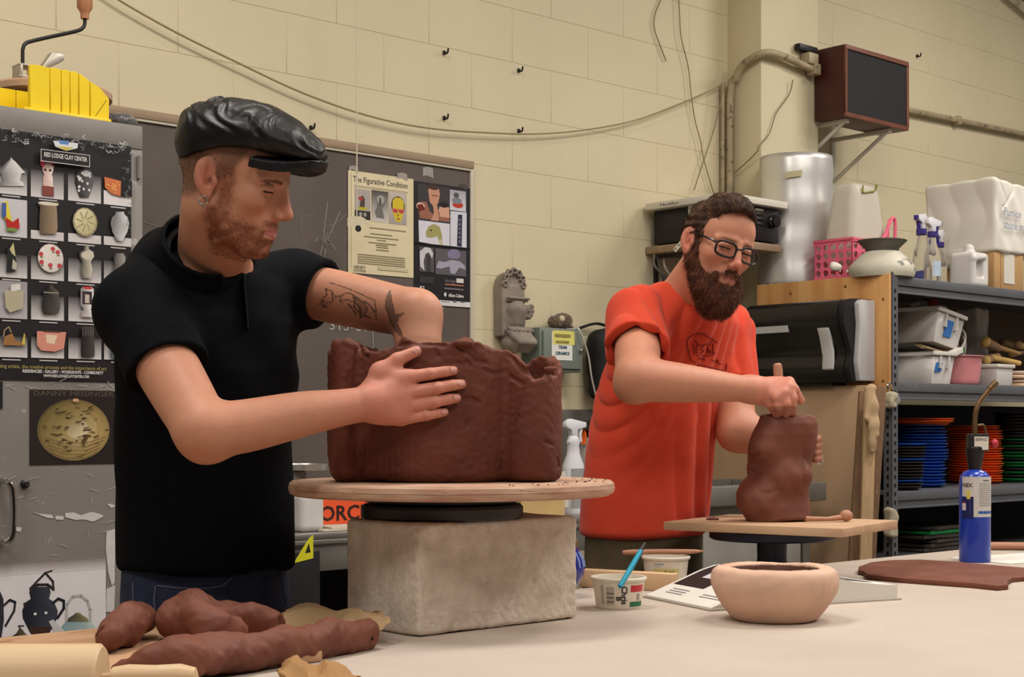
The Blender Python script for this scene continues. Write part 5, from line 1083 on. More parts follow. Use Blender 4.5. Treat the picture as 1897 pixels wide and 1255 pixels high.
# ------------------------------------------------------------------ third shelf: stacks of plastic plates
Z2 = SZ[2]+.001
def plate_mesh(name, r, h, m):
    b = MB(); b.lathe([(0, 0), (r*.80, 0), (r*.97, h*.8), (r, h*.8), (r, h), (r*.96, h), (r*.79, h*.22), (0, h*.22)], 36); me = b.build(name, m, None, ang=50); return me
pm_ = {k: M('plate_'+k, c, .38, .06) for k, c in (('orange', (236, 96, 22)), ('blue', (26, 74, 160)), ('darkblue', (28, 52, 110)), ('black', (48, 43, 40)), ('green', (22, 120, 60)))}
ORD = ['lowest', 'second', 'third', 'fourth', 'fifth', 'sixth', 'seventh', 'eighth', 'ninth', 'tenth', 'eleventh', 'twelfth', 'thirteenth', 'fourteenth', 'fifteenth', 'sixteenth', 'seventeenth', 'eighteenth', 'nineteenth', 'twentieth', 'twenty-first', 'twenty-second', 'twenty-third']
def stack(x_of, y, r, h, seq, labels, group, z0, jit=.006, seed=1):
    rs = random.Random(seed); z = z0
    protos = {}
    for i, c in enumerate(seq):
        x, dy = x_of(i); p = S0+WV*(y+dy+rs.uniform(-jit, jit))+U*(x+rs.uniform(-jit, jit))
        rr_ = r*(1+rs.uniform(-.02, .02))
        if c not in protos: o = plate_mesh('plastic_plate', r, h*1.25, pm_[c]); protos[c] = o
        else: o = protos[c].copy(); COL.objects.link(o)
        o.location = (p.x, p.y, z); o.rotation_euler = (rs.uniform(-.01, .01), rs.uniform(-.01, .01), 0); tag(o, (ORD[i]+' from the bottom: ' if i else 'lowest: ')+labels[c], 'plate', group); z += h
    return z
xo = sl(1806, .26); hO = (zat(790, 6.05)-Z2)/23
stack(lambda i: (xo-.0006*i, 0), .26, .118, hO, ['orange']*23, {'orange': 'orange plastic plate in the tall stack'}, 'tall stack of orange plates', Z2, seed=2)
xb = sl(1702, .20); hB_ = .0125
zt_ = stack(lambda i: (xb-.002*max(0, 8-i)*0-(.012 if i < 8 else -.012+.002*(i-8)), 0), .20, .112, hB_, ['blue']*8+['blue']*9+['darkblue']*3, {'blue': 'blue plastic plate in the leaning stack', 'darkblue': 'dark blue plate in the leaning stack'}, 'leaning stack of blue plates', Z2, .004, 3)
b = MB(); o = plate_mesh('plastic_plate', .135, .02, pm_['orange']); p = S0+WV*.2+U*(xb+.005); o.location = (p.x, p.y, zt_+.001); tag(o, 'wide orange plastic plate lying on top of the blue stack', 'plate', 'wide orange plates on the blue stack')
o = o.copy(); COL.objects.link(o); p = S0+WV*.205+U*(xb+.02); o.location = (p.x, p.y, zt_+.010); tag(o, 'second wide orange plastic plate topping the blue stack, shifted right', 'plate', 'wide orange plates on the blue stack')
xk = sl(1668, .085); stack(lambda i: (xk+.0022*i, 0), .085, .082, .0118, ['black', 'black', 'blue', 'black', 'black', 'black', 'black', 'black', 'black', 'blue', 'black', 'black', 'black', 'black', 'blue'], {'black': 'black plate in the front stack by the post', 'blue': 'thin blue plate in the front black stack'}, 'front stack of black plates', Z2, .003, 4)
xg = sl(1882, .2); stack(lambda i: (xg+.0012*(i % 5)-.002*i*.3, 0), .2, .092, .0145, ['green', 'black', 'green', 'black', 'green', 'green', 'black', 'green', 'green', 'black', 'green', 'black', 'green', 'black', 'black', 'black', 'black', 'black', 'black', 'black', 'black'], {'black': 'black plate in the green and black stack', 'green': 'green plate in the green and black stack'}, 'green and black stack of plates', Z2, .006, 5)
# bottom shelf boards
Z3 = SZ[3]+.001
for i in range(6):
    p = S0+WV*.2+U*(sl(1700, .2)+.02*(i % 3)); t = thing('tray_board', ['lowest flat dark tray on the bottom shelf', 'second flat dark tray on the bottom shelf', 'third flat dark tray on the bottom shelf', 'fourth flat dark tray on the bottom shelf', 'green flat tray near the top of the bottom shelf pile', 'topmost dark tray of the bottom shelf pile'][i], 'tray', (p.x, p.y, Z3+i*.017), WANG+.06*(i % 3-1), 'flat trays on the bottom shelf')
    b = MB(); b.box((0, 0, .006), (.34, .30, .012)); b.build('tray_panel', pm_['green'] if i == 4 else M('dark_tray', (64, 56, 50), .6, .12), t, bevel=.003)
    b = MB(); b.box((0, -.152, .010), (.34, .006, .012)); b.build('lip', pm_['green'] if i == 4 else M('dark_tray', (64, 56, 50), .6, .12), t)
# ------------------------------------------------------------------ boards leaning below the dispenser
m_oldply = M('old_plywood', (164, 134, 104), .7, .12, 5, stretch=(1, 1, .5), spots=((206, 196, 180), 16, .70), bump=.15, bs=24)
LB = thing('leaning_plywood', 'large stained plywood board leaning below the towel dispenser', 'board', S0-U*.17+Vector((0, 0, 0)), 0, rot=(0, .055, WANG))
b = MB(); b.box2((-.012, -.0, 0), (.0, .80, 1.325)); b.build('board_panel', m_oldply, LB, bevel=.002)
m_stick = M('stained_stick', (122, 92, 66), .7, .2, 12, stretch=(6, 6, 1), spots=((200, 190, 176), 18, .66), bump=.2, bs=40)
m_lath = M('pale_lath', (176, 146, 108), .7, .14, 10, stretch=(6, 6, 1), bump=.15, bs=40)
def stick(px_top, py_top, px_bot, d, w, m, lab, nm):
    zt = zat(py_top, d); a = P(px_top, 0, d); c = P(px_bot, 0, d); zb = 0.0; sl_ = (a.x-c.x)/(zat(py_top, d)-zat(1040, d)); x0 = c.x-sl_*(zat(1040, d)-0)
    t = thing(nm, lab, 'stick', (x0, d, 0), 0); b = MB(); b.add([(-w/2, -.012, 0), (w/2, -.012, 0), (w/2, .012, 0), (-w/2, .012, 0), (-w/2+sl_*zt, -.012, zt), (w/2+sl_*zt, -.012, zt), (w/2+sl_*zt, .012, zt), (-w/2+sl_*zt, .012, zt)], [(3, 2, 1, 0), (4, 5, 6, 7), (0, 1, 5, 4), (1, 2, 6, 5), (2, 3, 7, 6), (3, 0, 4, 7)]); b.build('lath', m, t, bevel=.003); return t
stick(1603, 725, 1583, 5.40, .045, m_stick, 'dark stained stick with white drips at the edge of the leaning board', 'stained_stick')
stick(1632, 716, 1612, 5.44, .036, m_stick, 'rough brown stick nearest the steel post', 'brown_stick')
t = stick(1612, 735, 1603, 5.34, .042, m_lath, 'pale wooden lath draped with a limp clay-stained rag', 'pale_lath')
s_ = SDF(); pz = P(1613, 720, 5.32); nz = snoise(91, 10, 8, 20)
for dx, L in ((-.018, .10), (.0, .22), (.016, .16)): s_.u(cap((pz.x+dx*.4, pz.y-.01, pz.z), (pz.x+dx, pz.y-.016, pz.z-L), .012, .014), .012)
s_.u(ell((pz.x, pz.y, pz.z), (.024, .02, .014)), .01); s_.disp(lambda p: .004*nz(p)); v, q_ = s_.mesh(.004, (pz.x-.07, pz.y-.06, pz.z-.28), (pz.x+.07, pz.y+.05, pz.z+.04)); mesh_np('rag', v, q_, M('clay_rag', (178, 150, 116), .85, .12, 12), t, origin=t.location)
# ================================================================== the work table
PT0 = Vector((.19, 3.3, 0))
m_canvas = M('table_canvas', (188, 174, 161), .75, .05, 3, col2=(179, 164, 150), bump=.12, bs=120, spots=((180, 158, 138), 3.5, .70))
TBL = thing('work_table', 'long pale canvas-topped work table across the foreground', 'table', PT0, WANG)
b = MB(); b.box2((-2.3, -1.6, TZ-.035), (2.7, 0, TZ)); b.build('tabletop', m_canvas, TBL, bevel=.005)
m_leg = M('table_leg_wood', (150, 118, 86), .7, .12, 8)
b = MB(); b.box2((-2.25, -1.55, TZ-.13), (2.65, -.05, TZ-.035)); b.build('apron', m_leg, TBL)
for x in (-2.15, .2, 2.55):
    for y in (-1.48, -.12): b = MB(); b.box2((x-.04, y-.04, 0), (x+.04, y+.04, TZ-.12)); b.build('leg', m_leg, TBL)
def tp_(px, py, z=TZ): return T(px, py, z)
# wedging board at left
WB = thing('wooden_board', 'worn pinkish wooden board under the clay coils at the table edge', 'board', PT0+Vector((0, 0, TZ+.0005)), WANG)
b = MB(); b.box2((-1.72, -.46, 0), (-1.06, .0, .016)); b.build('plank', M('board_wood', (196, 158, 124), .65, .12, 4, stretch=(1, 7, 1), col2=(178, 134, 100), bump=.12, bs=50, spots=((150, 96, 72), 7, .66)), WB, bevel=.003)
BZ = TZ+.0175
# rolling pin
pR = P(190, 1255, 1.76); m_pin = M('rolling_pin_wood', (208, 180, 142), .45, .06, 5, stretch=(.6, 6, 6), col2=(196, 164, 124))
RPZ = TZ+.0405
t = thing('rolling_pin', 'large pale wooden rolling pin lying at the lower left corner', 'rolling pin', (pR.x, pR.y, RPZ+.016), 0, rot=(0, 0, .02))
b = MB(); b.lathe([(0, 0), (.036, 0), (.040, .004), (.040, .256), (.036, .26), (0, .26)], 40, mat=RY(-PI/2)); b.build('roller', m_pin, t)
b = MB(); b.lathe([(.006, -.014), (.013, -.012), (.016, -.03), (.015, -.06), (.0165, -.09), (.012, -.108), (0, -.112)], 24, mat=RY(-PI/2)); b.lathe([(.006, 0), (.006, -.014)], 12, mat=RY(-PI/2)); b.build('handle', m_pin, t)
# ------------------------------------------------------------------ clay
m_clay = M('red_clay', (110, 59, 44), .62, .10, 7, col2=(90, 47, 35), bump=.40, bs=70, spec=.3)
m_clay2 = M('red_clay_fresh', (122, 73, 57), .6, .09, 8, col2=(102, 59, 46), bump=.22, bs=80, spec=.3)
def clay_coil(name, label, pts, rs, seed, group='clay coils on the board', amp=.004):
    s_ = SDF(); nz = snoise(seed, 12, 5, 17); n2 = snoise(seed+100, 10, 40, 80)
    for a, c, ra, rc in zip(pts[:-1], pts[1:], rs[:-1], rs[1:]): s_.u(cap(a, c, ra, rc), .012)
    n3 = snoise(seed+200, 10, 6, 13); s_.disp(lambda p: amp*nz(p)+.0008*n2(p)+.0042*(np.abs(n3(p))-.7))
    rs_ = np.random.RandomState(seed)
    for e_ in (pts[0], pts[-1]):
        for _ in range(4): s_.sub(ell(tuple(np.array(e_)+rs_.uniform(-.018, .018, 3)), tuple(rs_.uniform(.004, .010, 3))), .004)
    q = np.array([list(p) for p in pts]); m_ = max(rs)+.012; c0 = q.min(0)-m_; c1 = q.max(0)+m_; c0[2] = max(c0[2], TZ-.004)
    v, f = s_.mesh(.0032, c0, c1); zmin = v[:, 2].min(); org = np.array([q[:, 0].mean(), q[:, 1].mean(), zmin])
    o = mesh_np(name, v, f, m_clay2, None, origin=org, loc=tuple(org)); tag(o, label, 'clay', group); return o
def CP(px, py_base, r, z0): p = T(px, py_base, z0); return (p.x, p.y, z0+r)
clay_coil('clay_coil', 'short stubby lump of red clay nearest the teapot poster', [CP(202, 1209, .024, BZ), CP(232, 1198, .028, BZ), CP(256, 1180, .027, BZ)], [.022, .029, .027], 1)
clay_coil('clay_coil', 'thick red clay coil lying behind, running under the brown paper', [CP(325, 1184, .033, BZ), CP(360, 1184, .033, BZ), CP(420, 1180, .024, BZ), CP(470, 1180, .024, BZ), CP(505, 1180, .022, BZ)], [.030, .036, .026, .024, .020], 2)
clay_coil('clay_coil', 'bent red clay stub lying across the thick coil', [CP(360, 1200, .05, BZ), CP(392, 1204, .026, BZ), CP(430, 1196, .020, BZ)], [.020, .027, .021], 3)
clay_coil('clay_coil', 'long red clay coil stretching across the front of the board', [CP(214, 1246, .006, BZ), CP(270, 1247, .018, BZ), CP(340, 1254, .026, BZ-.008), CP(430, 1250, .026, TZ), CP(520, 1236, .026, TZ), CP(610, 1217, .026, TZ), CP(672, 1204, .024, TZ)], [.006, .018, .026, .027, .026, .027, .025], 4)
# crumbs
b = MB(); rc = random.Random(12)
for i in range(90):
    px = rc.uniform(300, 460); py = rc.uniform(1190, 1214); p = T(px, py, BZ); b.ball((p.x, p.y, BZ), rc.uniform(.0008, .0022), 6, 4)
o = b.build('clay_crumbs', m_clay); tag(o, 'scattered red clay crumbs on the board', 'crumbs', kind='stuff')
# crumpled brown paper
m_kraft = M('kraft_towel', (176, 146, 108), .75, .07, 10, bump=.12, bs=60); m_kraft2 = M('kraft_towel_dark', (158, 118, 74), .75, .09, 10, bump=.12, bs=60)
def crumple(name, label, rows, seed, mat, amp=.003):
    """sheet of paper through rows of control points, creased by folds"""
    G = [curve_pts([P(*p) for p in r], 9) for r in rows]; nu = len(G[0]); C_ = [curve_pts([g[i] for g in G], 12) for i in range(nu)]; nv = len(C_[0])
    r_ = np.random.RandomState(seed); ks = r_.normal(size=(9, 2)); ph = r_.uniform(0, 6.28, 9); fr = r_.uniform(3, 10, 9)
    c = sum((x for g in G for x in g), Vector())/(nu*len(G))
    def fn(u_, v_):
        i, j = int(round(u_*(nu-1))), int(round(v_*(nv-1))); p = C_[i][j]; z = 0
        for k, h_, w_ in zip(ks, ph, fr): z += 1-2*abs(math.sin((k[0]*u_*1.6+k[1]*v_)*w_*.5+h_))
        e = r_.uniform(-.0016, .0016) if (i in (0, nu-1) or j in (0, nv-1)) else 0
        return (p.x-c.x+e, p.y-c.y+.3*amp*z, max(p.z+amp*z*.6, TZ+.001)-TZ)
    b = MB(); b.grid(fn, nu, nv); o = b.build(name, mat, None, ang=9); o.modifiers.new('thick', 'SOLIDIFY').thickness = .0008; o.location = (c.x, c.y, TZ); return tag(o, label, 'paper')
crumple('crumpled_paper', 'sheet of crumpled brown kraft paper against the concrete block', [[(512, 1135, 2.60), (535, 1121, 2.62), (585, 1112, 2.62), (625, 1124, 2.60), (648, 1122, 2.58), (676, 1128, 2.53), (697, 1117, 2.47)], [(504, 1140, 2.55), (538, 1132, 2.56), (588, 1128, 2.56), (622, 1136, 2.54), (650, 1134, 2.52), (680, 1140, 2.47), (724, 1138, 2.43)], [(508, 1150, 2.50), (545, 1146, 2.51), (592, 1144, 2.51), (620, 1148, 2.49), (650, 1150, 2.47), (676, 1156, 2.44), (712, 1150, 2.41)], [(512, 1170, 2.46), (540, 1162, 2.47), (580, 1152, 2.47), (612, 1153, 2.47), (642, 1160, 2.45), (672, 1163, 2.43), (690, 1158, 2.42)]], 5, m_kraft, .0042)
crumple('paper_scrap', 'pale torn flap of brown paper under the crumpled sheet', [[(500, 1148, 2.52), (540, 1160, 2.52), (600, 1160, 2.50)], [(497, 1156, 2.48), (540, 1168, 2.48), (606, 1164, 2.46)], [(508, 1174, 2.455), (540, 1180, 2.44), (604, 1170, 2.44)]], 8, M('kraft_pale', (204, 176, 138), .75, .06, 10), .0012)
crumple('crumpled_paper', 'small crumpled brown paper at the front edge below the long coil', [[(520, 1220, 2.12), (532, 1211, 2.12), (565, 1211, 2.12), (600, 1222, 2.12), (622, 1219, 2.12), (650, 1242, 2.12)], [(514, 1228, 2.09), (540, 1224, 2.08), (572, 1226, 2.08), (600, 1236, 2.08), (630, 1234, 2.08), (660, 1250, 2.08)], [(516, 1238, 2.06), (545, 1240, 2.04), (578, 1244, 2.04), (606, 1250, 2.05), (634, 1246, 2.06), (680, 1254, 2.09)], [(522, 1256, 2.05), (546, 1262, 2.02), (580, 1264, 2.01), (610, 1266, 2.03), (642, 1264, 2.05), (700, 1257, 2.09)]], 14, m_kraft2, .0040)
# ------------------------------------------------------------------ block, banding wheel, bat, vessel
pB0 = T(775, 1182); BLH = .186
t = thing('cement_block', 'solid weathered concrete block carrying the turntable and clay vessel', 'block', pB0, WANG)
s_ = SDF(); nz = snoise(51, 14, 6, 18); n2 = snoise(52, 14, 30, 70); n3 = snoise(53, 12, 14, 30)
s_.u(rbox((.185, .10, BLH/2), (.186, .101, BLH/2), .007), 0)
s_.disp(lambda p: .0006*nz(p)+.0007*n2(p)*(p[:, 1] < .02)+.0035*np.maximum(n3(p)-1.35, 0)*(p[:, 1] < .03))
s_.sub(ell((.03, -.004, .155), (.018, .008, .014)), .006); s_.sub(ell((.0, .0, BLH), (.012, .012, .01)), .006)
v, f = s_.mesh(.0034, (-.01, -.012, -.004), (.385, .215, BLH+.01)); v[:, 2] -= v[:, 2].min()
mesh_np('block_body', v, f, M('cast_concrete', (222, 206, 189), .85, .12, 22, col2=(196, 179, 162), bump=.6, bs=110, spots=((214, 203, 186), 40, .63)), t)
BX_, BY_ = -.112, 2.70; Z_b = TZ+BLH+.0005
m_iron = M('dark_iron', (48, 43, 42), .5, .14, 10, bump=.1, bs=40)
t = thing('banding_wheel', 'dark iron banding wheel between the concrete block and wooden bat', 'turntable', (BX_-.012, BY_, Z_b), 0)
b = MB(); b.lathe([(0, 0), (.138, 0), (.144, .004), (.144, .020), (.140, .025), (0, .025)], 56); b.build('lower_disc', m_iron, t)
b = MB(); b.lathe([(0, .025), (.03, .025), (.03, .030), (0, .030)], 24); b.build('spindle', m_iron, t)
b = MB(); b.lathe([(0, .030), (.14, .030), (.144, .033), (.144, .038), (.142, .041), (0, .041)], 56); b.build('upper_disc', m_iron, t)
Z_bat = Z_b+.0415
t = thing('round_bat', 'round worn plywood bat holding the big clay vessel', 'bat', (BX_+.005, BY_, Z_bat), 0)
b = MB(); b.lathe([(0, 0), (.281, 0), (.288, .004), (.290, .011), (.2885, .012), (.290, .013), (.289, .021), (.285, .025), (0, .025)], 96, jit=lambda a, z: 1+.0025*math.sin(7*a)+.002*math.sin(17*a+z*200)); b.build('bat_disc', M('worn_ply_bat', (196, 162, 138), .7, .10, 12, col2=(166, 124, 98), stretch=(1, 1, 8), bump=.25, bs=70, spots=((140, 92, 70), 26, .68)), t, ang=25)
ZV = Z_bat+.0255
def pxX(px, d=2.60): return (px-CX)/F*d
VH_px = [600, 620, 645, 672, 690, 705, 722, 738, 755, 790, 830, 862, 900, 935, 960, 975, 985]
VH_py = [650, 633, 630, 640, 648, 652, 646, 629, 627, 632, 630, 627, 640, 652, 664, 678, 692]
vhx = np.array([pxX(p) for p in VH_px]); vhz = np.array([zat(p, 2.60) for p in VH_py])
VES = SDF()
def vloft(k, x0, y0, a, b_, z1):
    return loft([(ZV, x0, y0, a*.94-k, b_*.95-k), (ZV+.05, x0, y0, a*.985-k, b_*.99-k), (ZV+.13, x0, y0, a-k, b_-k), (ZV+.2, x0, y0, a*1.0-k, b_*.97-k), (z1, x0, y0, a*.99-k, b_*.93-k)], 0, .02 if k == 0 else 0)
main = (pxX(800, 2.68), 2.70, .172, .145); lobeR = (pxX(984, 2.63), 2.655, .056, .075); lobeL = (pxX(645, 2.66), 2.68, .036, .10)
VES.u(vloft(0, *main, ZV+.30), 0); VES.u(vloft(0, *lobeR, ZV+.30), .016); VES.u(vloft(0, *lobeL, ZV+.30), .018)
nzv = snoise(61, 12, 4, 11); nzv2 = snoise(62, 12, 16, 34); nzv3 = snoise(63, 14, 50, 90); nzv4 = snoise(64, 12, 34, 60)
def vtop(p):
    z = np.interp(p[:, 0], vhx, vhz); xr = pxX(975)
    lob = np.clip((p[:, 0]-xr)/.012, 0, 1); back = np.clip((p[:, 1]-2.60)/.10, 0, 1)
    zl = zat(697, 2.60)+(zat(664, 2.70)-zat(697, 2.60))*back+.006*np.clip((p[:, 0]-pxX(1015))/.02, 0, 1)*(1-back)
    z = z*(1-lob)+zl*lob
    return (p[:, 2]-z+.003*nzv2(p)+.0022*nzv4(p))*.8
VES.inter((vtop, None, 1), .008)
def vin(p):
    d = 9
    for (x0, y0, a, b_) in (main, lobeR, lobeL): d = np.minimum(d, vloft(.017, x0, y0, a, b_, ZV+.4)[0](p))
    return np.maximum(d, ZV+.02-p[:, 2])
VES.sub((vin, None, 1), .006)
VES.disp(lambda p: .0028*nzv(p)+.0005*nzv2(p)+.0005*nzv3(p))
def crack(S, pts, r=.0042):
    q = []
    for px, py in pts:
        d = S.hit(px, py)
        if d: q.append(P(px, py, d))
    for a, c in zip(q[:-1], q[1:]): cr_ops.append((a, c, r))
cr_ops = []
for pts in ([(846, 640), (868, 654), (880, 668), (900, 672)], [(846, 672), (858, 676), (866, 670), (872, 678)], [(900, 686), (914, 692), (930, 690)], [(740, 640), (765, 636), (800, 638), (824, 640)], [(846, 630), (868, 644), (878, 652), (884, 640)], [(944, 660), (960, 678), (980, 694)], [(944, 698), (958, 706), (970, 712)], [(806, 648), (812, 660)], [(664, 640), (668, 652)], [(684, 648), (680, 660)], [(850, 742), (872, 738), (888, 746)], [(936, 770), (958, 772), (950, 790)], [(1010, 818), (1024, 824)], [(1034, 850), (1037, 864)], [(866, 780), (865, 790)]): crack(VES, pts)
crack(VES, [(972, 720), (962, 750), (948, 790), (938, 830), (928, 870), (918, 894)], .003)
crack(VES, [(672, 820), (670, 860), (668, 890)], .003)
for a, c, r in cr_ops: VES.sub(cap(a, c, r), .0015)
# torn flakes pressed on the rim
for px, py, d, r in ((858, 636, 2.565, .008), (640, 640, 2.60, .009), (1020, 684, 2.60, .006)): q = P(px, py, d); VES.u(ell(q, (r*2.2, r, r*.8)), .006)
v, f = VES.mesh(.0024, (-.36, 2.48, ZV-.004), (.12, 2.90, ZV+.29)); v[:, 2] = np.maximum(v[:, 2], ZV)
o = mesh_np('clay_vessel', v, f, m_clay, None, origin=(BX_, BY_, ZV), loc=(BX_, BY_, ZV)); tag(o, 'large hand-built red clay vessel with a cracked uneven rim on the round bat', 'clay vessel')
b = MB(); rc = random.Random(22)
for i in range(26):
    a = rc.uniform(-1.2, .4); r = rc.uniform(.235, .282); b.ball((BX_+r*math.cos(a), BY_+r*math.sin(a), Z_bat+.0255), rc.uniform(.0008, .002), 6, 4)
tag(b.build('bat_crumbs', m_clay), 'red clay crumbs on the rim of the round bat', 'crumbs', kind='stuff')
# ------------------------------------------------------------------ blue pot behind the block
m_cobalt = M('cobalt_glaze', (26, 38, 128), .15, .2, 14, coat=.5)
p = T(1030, 1106); t = thing('blue_glazed_pot', 'cobalt blue glazed pot peeking out behind the concrete block', 'pot', p, 0); k_ = p.y/F
b = MB(); b.lathe([(0, 0), (.030, 0), (.034, .006), (.058, .045), (.060, .06), (.055, .08), (.046, .098), (.043, .102)], 36); b.build('belly', m_cobalt, t)
b = MB(); b.lathe([(.043, .102), (.046, .112), (.044, .118), (.040, .116), (.039, .102)], 36); b.build('rim', M('brown_glaze', (120, 92, 66), .4, .1), t)
for i in range(7):
    a = -1.2+i*.28; b = MB(); b.tube([(.0592*math.cos(a), .0592*math.sin(a), .062), (.057*math.cos(a), .057*math.sin(a), .076), (.0485*math.cos(a), .0485*math.sin(a), .093)], .0018, 6); b.build('glaze_line', M('pale_blue_glaze', (150, 170, 214), .2, .05), t)
# wood strip
a, c = T(1072, 1088), T(1246, 1098); dv = c-a
t = thing('wood_strip', 'pale wooden strip lying on the table behind the cups', 'wood', a, math.atan2(dv.y, dv.x)); b = MB(); b.box2((0, 0, 0), (dv.length, .035, .038)); b.build('strip', M('pale_strip', (206, 170, 132), .65, .1, 5, stretch=(1, 8, 8)), t, bevel=.003)
# ------------------------------------------------------------------ cups
m_cup = M('cup_plastic', (226, 218, 202), .35, .03)
def cup(label, px, py, r, h, name='plastic_cup'):
    p = T(px, py); p = Vector((p.x, p.y+r*.8, TZ)); t = thing(name, label, 'cup', p, 0)
    b = MB(); b.lathe([(0, 0), (r*.78, 0), (r*.82, .004), (r*.94, h-.006), (r*1.0, h-.006), (r*1.02, h-.002), (r*1.0, h), (r*.92, h), (r*.80, .008), (0, .006)], 44); b.build('cup_body', m_cup, t)
    return t
def cyl_print(t, r0, r1, h, items, name='label_print'):
    """flat print wrapped on a cone; items: (angle0, angle1, z0, z1, colour) or ('text', s, a, z, height, colour)"""
    b = MB(); ly = 0
    rad = lambda z: r0+(r1-r0)*z/h+.0006+ly*.00003
    for it in items:
        ly += 1
        if it[0] == 'text':
            _, s_, a, z, hh, c = it[:6]; mir = len(it) > 6; vs, fs, _ = text_mesh(s_, .03)
            pts = []
            for x, y in vs:
                if mir: x, y = y, -x
                zz = z+y*hh; an = a+x*hh/rad(zz); pts.append((rad(zz)*math.cos(an), rad(zz)*math.sin(an), zz))
            b.usecol = True; b.add(pts, fs, None, [c]*len(pts))
        else:
            a0, a1, z0, z1, c = it; n = 8; b.usecol = True
            b.add([(rad(z)*math.cos(a0+(a1-a0)*i/n), rad(z)*math.sin(a0+(a1-a0)*i/n), z) for i in range(n+1) for z in (z0, z1)], [(2*i, 2*i+2, 2*i+3, 2*i+1) for i in range(n)], None, [c]*(2*n+2))
    return b.build(name, MV('print_45', .45, .35), t, smooth=False)
cA = cup('white plastic cup marked with handwriting, red and green patches, holding a blue knife', 1149, 1131, .0535, .060)
h = .06; r = .0535
cyl_print(cA, r*.82, r*.94, h, [(-1.15, -.42, .034, .047, K(196, 52, 60)), (-1.15, -.42, .006, .015, K(30, 110, 70)), (-2.16, -1.82, .010, .044, K(176, 168, 156)), (-2.14, -1.84, .014, .017, K(110, 104, 96)), (-2.14, -1.84, .022, .025, K(110, 104, 96)), (-2.14, -1.84, .030, .033, K(110, 104, 96)), (-2.42, -2.28, .010, .047, K(176, 168, 156)), ('text', 'Chris', -1.52, .046, .016, K(44, 38, 40), 1), ('text', 'B', -1.74, .026, .015, K(44, 38, 40), 1), (-.8, -.66, .018, .030, K(150, 144, 132))])
cB = cup('white plastic tub with a yellow handwritten band behind the open book', 1237, 1090, .053, .066, 'plastic_tub')
h = .066; r = .053
cyl_print(cB, r*.82, r*.94, h, [(-2.25, -1.05, .018, .041, K(206, 196, 118)), ('text', 'geodymi', -2.15, .030, .012, K(92, 78, 20)), ('text', '9', -1.45, .019, .012, K(92, 78, 20)), (-2.2, -1.75, .050, .053, K(150, 170, 196)), (-2.2, -1.9, .045, .047, K(180, 190, 206))])
b = MB()
# blue knife in the cup
a = P(1158, 1074, 2.87); c = P(1187, 1021, 2.93); e = P(1200, 1004, 2.95)
a = cA.location+Vector((.014, -.012, .012)); dirn = (P(1197, 1006, 2.94)-P(1160, 1070, 2.87)); c = P(1187, 1021, 2.92); a = c-dirn.normalized()*.105; e = c+dirn.normalized()*.022
t = thing('craft_knife', 'bright blue slim knife standing in the handwritten cup', 'knife', a, 0)
b = MB(); b.tube([Vector((0, 0, 0)), (c-a)*.5, c-a], [.0045, .0055, .0045], 10); b.build('grip', M('cyan_plastic', (24, 150, 180), .35, .05), t); b = MB(); b.tube([c-a, e-a], [.0042, .0034], 8); b.build('collar', M('dark_steel', (70, 66, 63), .35, .1, metal=.8), t)
# wooden tool lying across the tub
zt_ = cB.location.z+.0675; a = Vector(cB.location)+Vector((-.095, .0, .0)); t = thing('modelling_stick', 'pinkish wooden modelling tool resting across the tub rim', 'tool', (cB.location.x, cB.location.y, zt_+.006), .05)
b = MB(); b.tube(curve_pts([(-.095, 0, 0), (-.06, 0, .001), (0, 0, .0015), (.03, 0, .001), (.074, 0, .002)], 4), [.004, .0055, .006, .0062, .006, .006, .006, .006, .006, .006, .006, .0065, .0062, .006, .0055, .005, .0035], 10); b.build('shaft', M('pink_stick', (176, 126, 100), .6, .1, 12, stretch=(1, 8, 8)), t)
for sg in (-.004, .004): b = MB(); b.tube([(.066, sg*.5, .001), (.082, sg*1.3, .003)], [.003, .0016], 8); b.build('prong', M('pink_stick', (176, 126, 100), .6, .1), t)
# ------------------------------------------------------------------ open book
A = T(1196, 1108); B_ = T(1318, 1133); sp_ = (B_-A); Lb = sp_.length; sd = sp_.normalized(); qd = Vector((-sd.y, sd.x, 0))
t = thing('open_book', 'thick open book with photographs lying behind the pink bowl', 'book', A, math.atan2(sd.y, sd.x))
Wb = .44
def bz(q): return float(np.interp(q, [0, .03, .08, .13, .17, .195, .21, .225, .25, .29, .34, .40, .44], [.006, .016, .034, .052, .062, .058, .044, .052, .056, .050, .040, .033, .030]))
b = MB(); b.box2((-.004, -.004, 0), (Lb+.004, Wb+.008, .004)); b.build('cover', M('book_cover', (176, 168, 156), .5, .06), t, bevel=.001)
b = MB(); n = 40; vs = []
for i in range(n+1):
    q = Wb*i/n; vs += [(0, q, .004), (0, q, bz(q)), (Lb, q, bz(q)), (Lb, q, .004)]
fs = []
for i in range(n):
    for k in range(4): fs.append((i*4+k, i*4+(k+1) % 4, (i+1)*4+(k+1) % 4, (i+1)*4+k))
fs += [(0, 1, 2, 3), (n*4+3, n*4+2, n*4+1, n*4)]; b.add(vs, fs); b.build('page_block', M('book_pages', (218, 212, 202), .6, .03), t, ang=30)
b = MB()
def pgr(x0, x1, q0, q1, c, ly):
    n_ = 10; b.usecol = True
    b.add([(x, q0+(q1-q0)*i/n_, bz(q0+(q1-q0)*i/n_)+.0005*ly) for i in range(n_+1) for x in (x0, x1)], [(2*i, 2*i+1, 2*i+3, 2*i+2) for i in range(n_)], None, [c]*(2*n_+2))
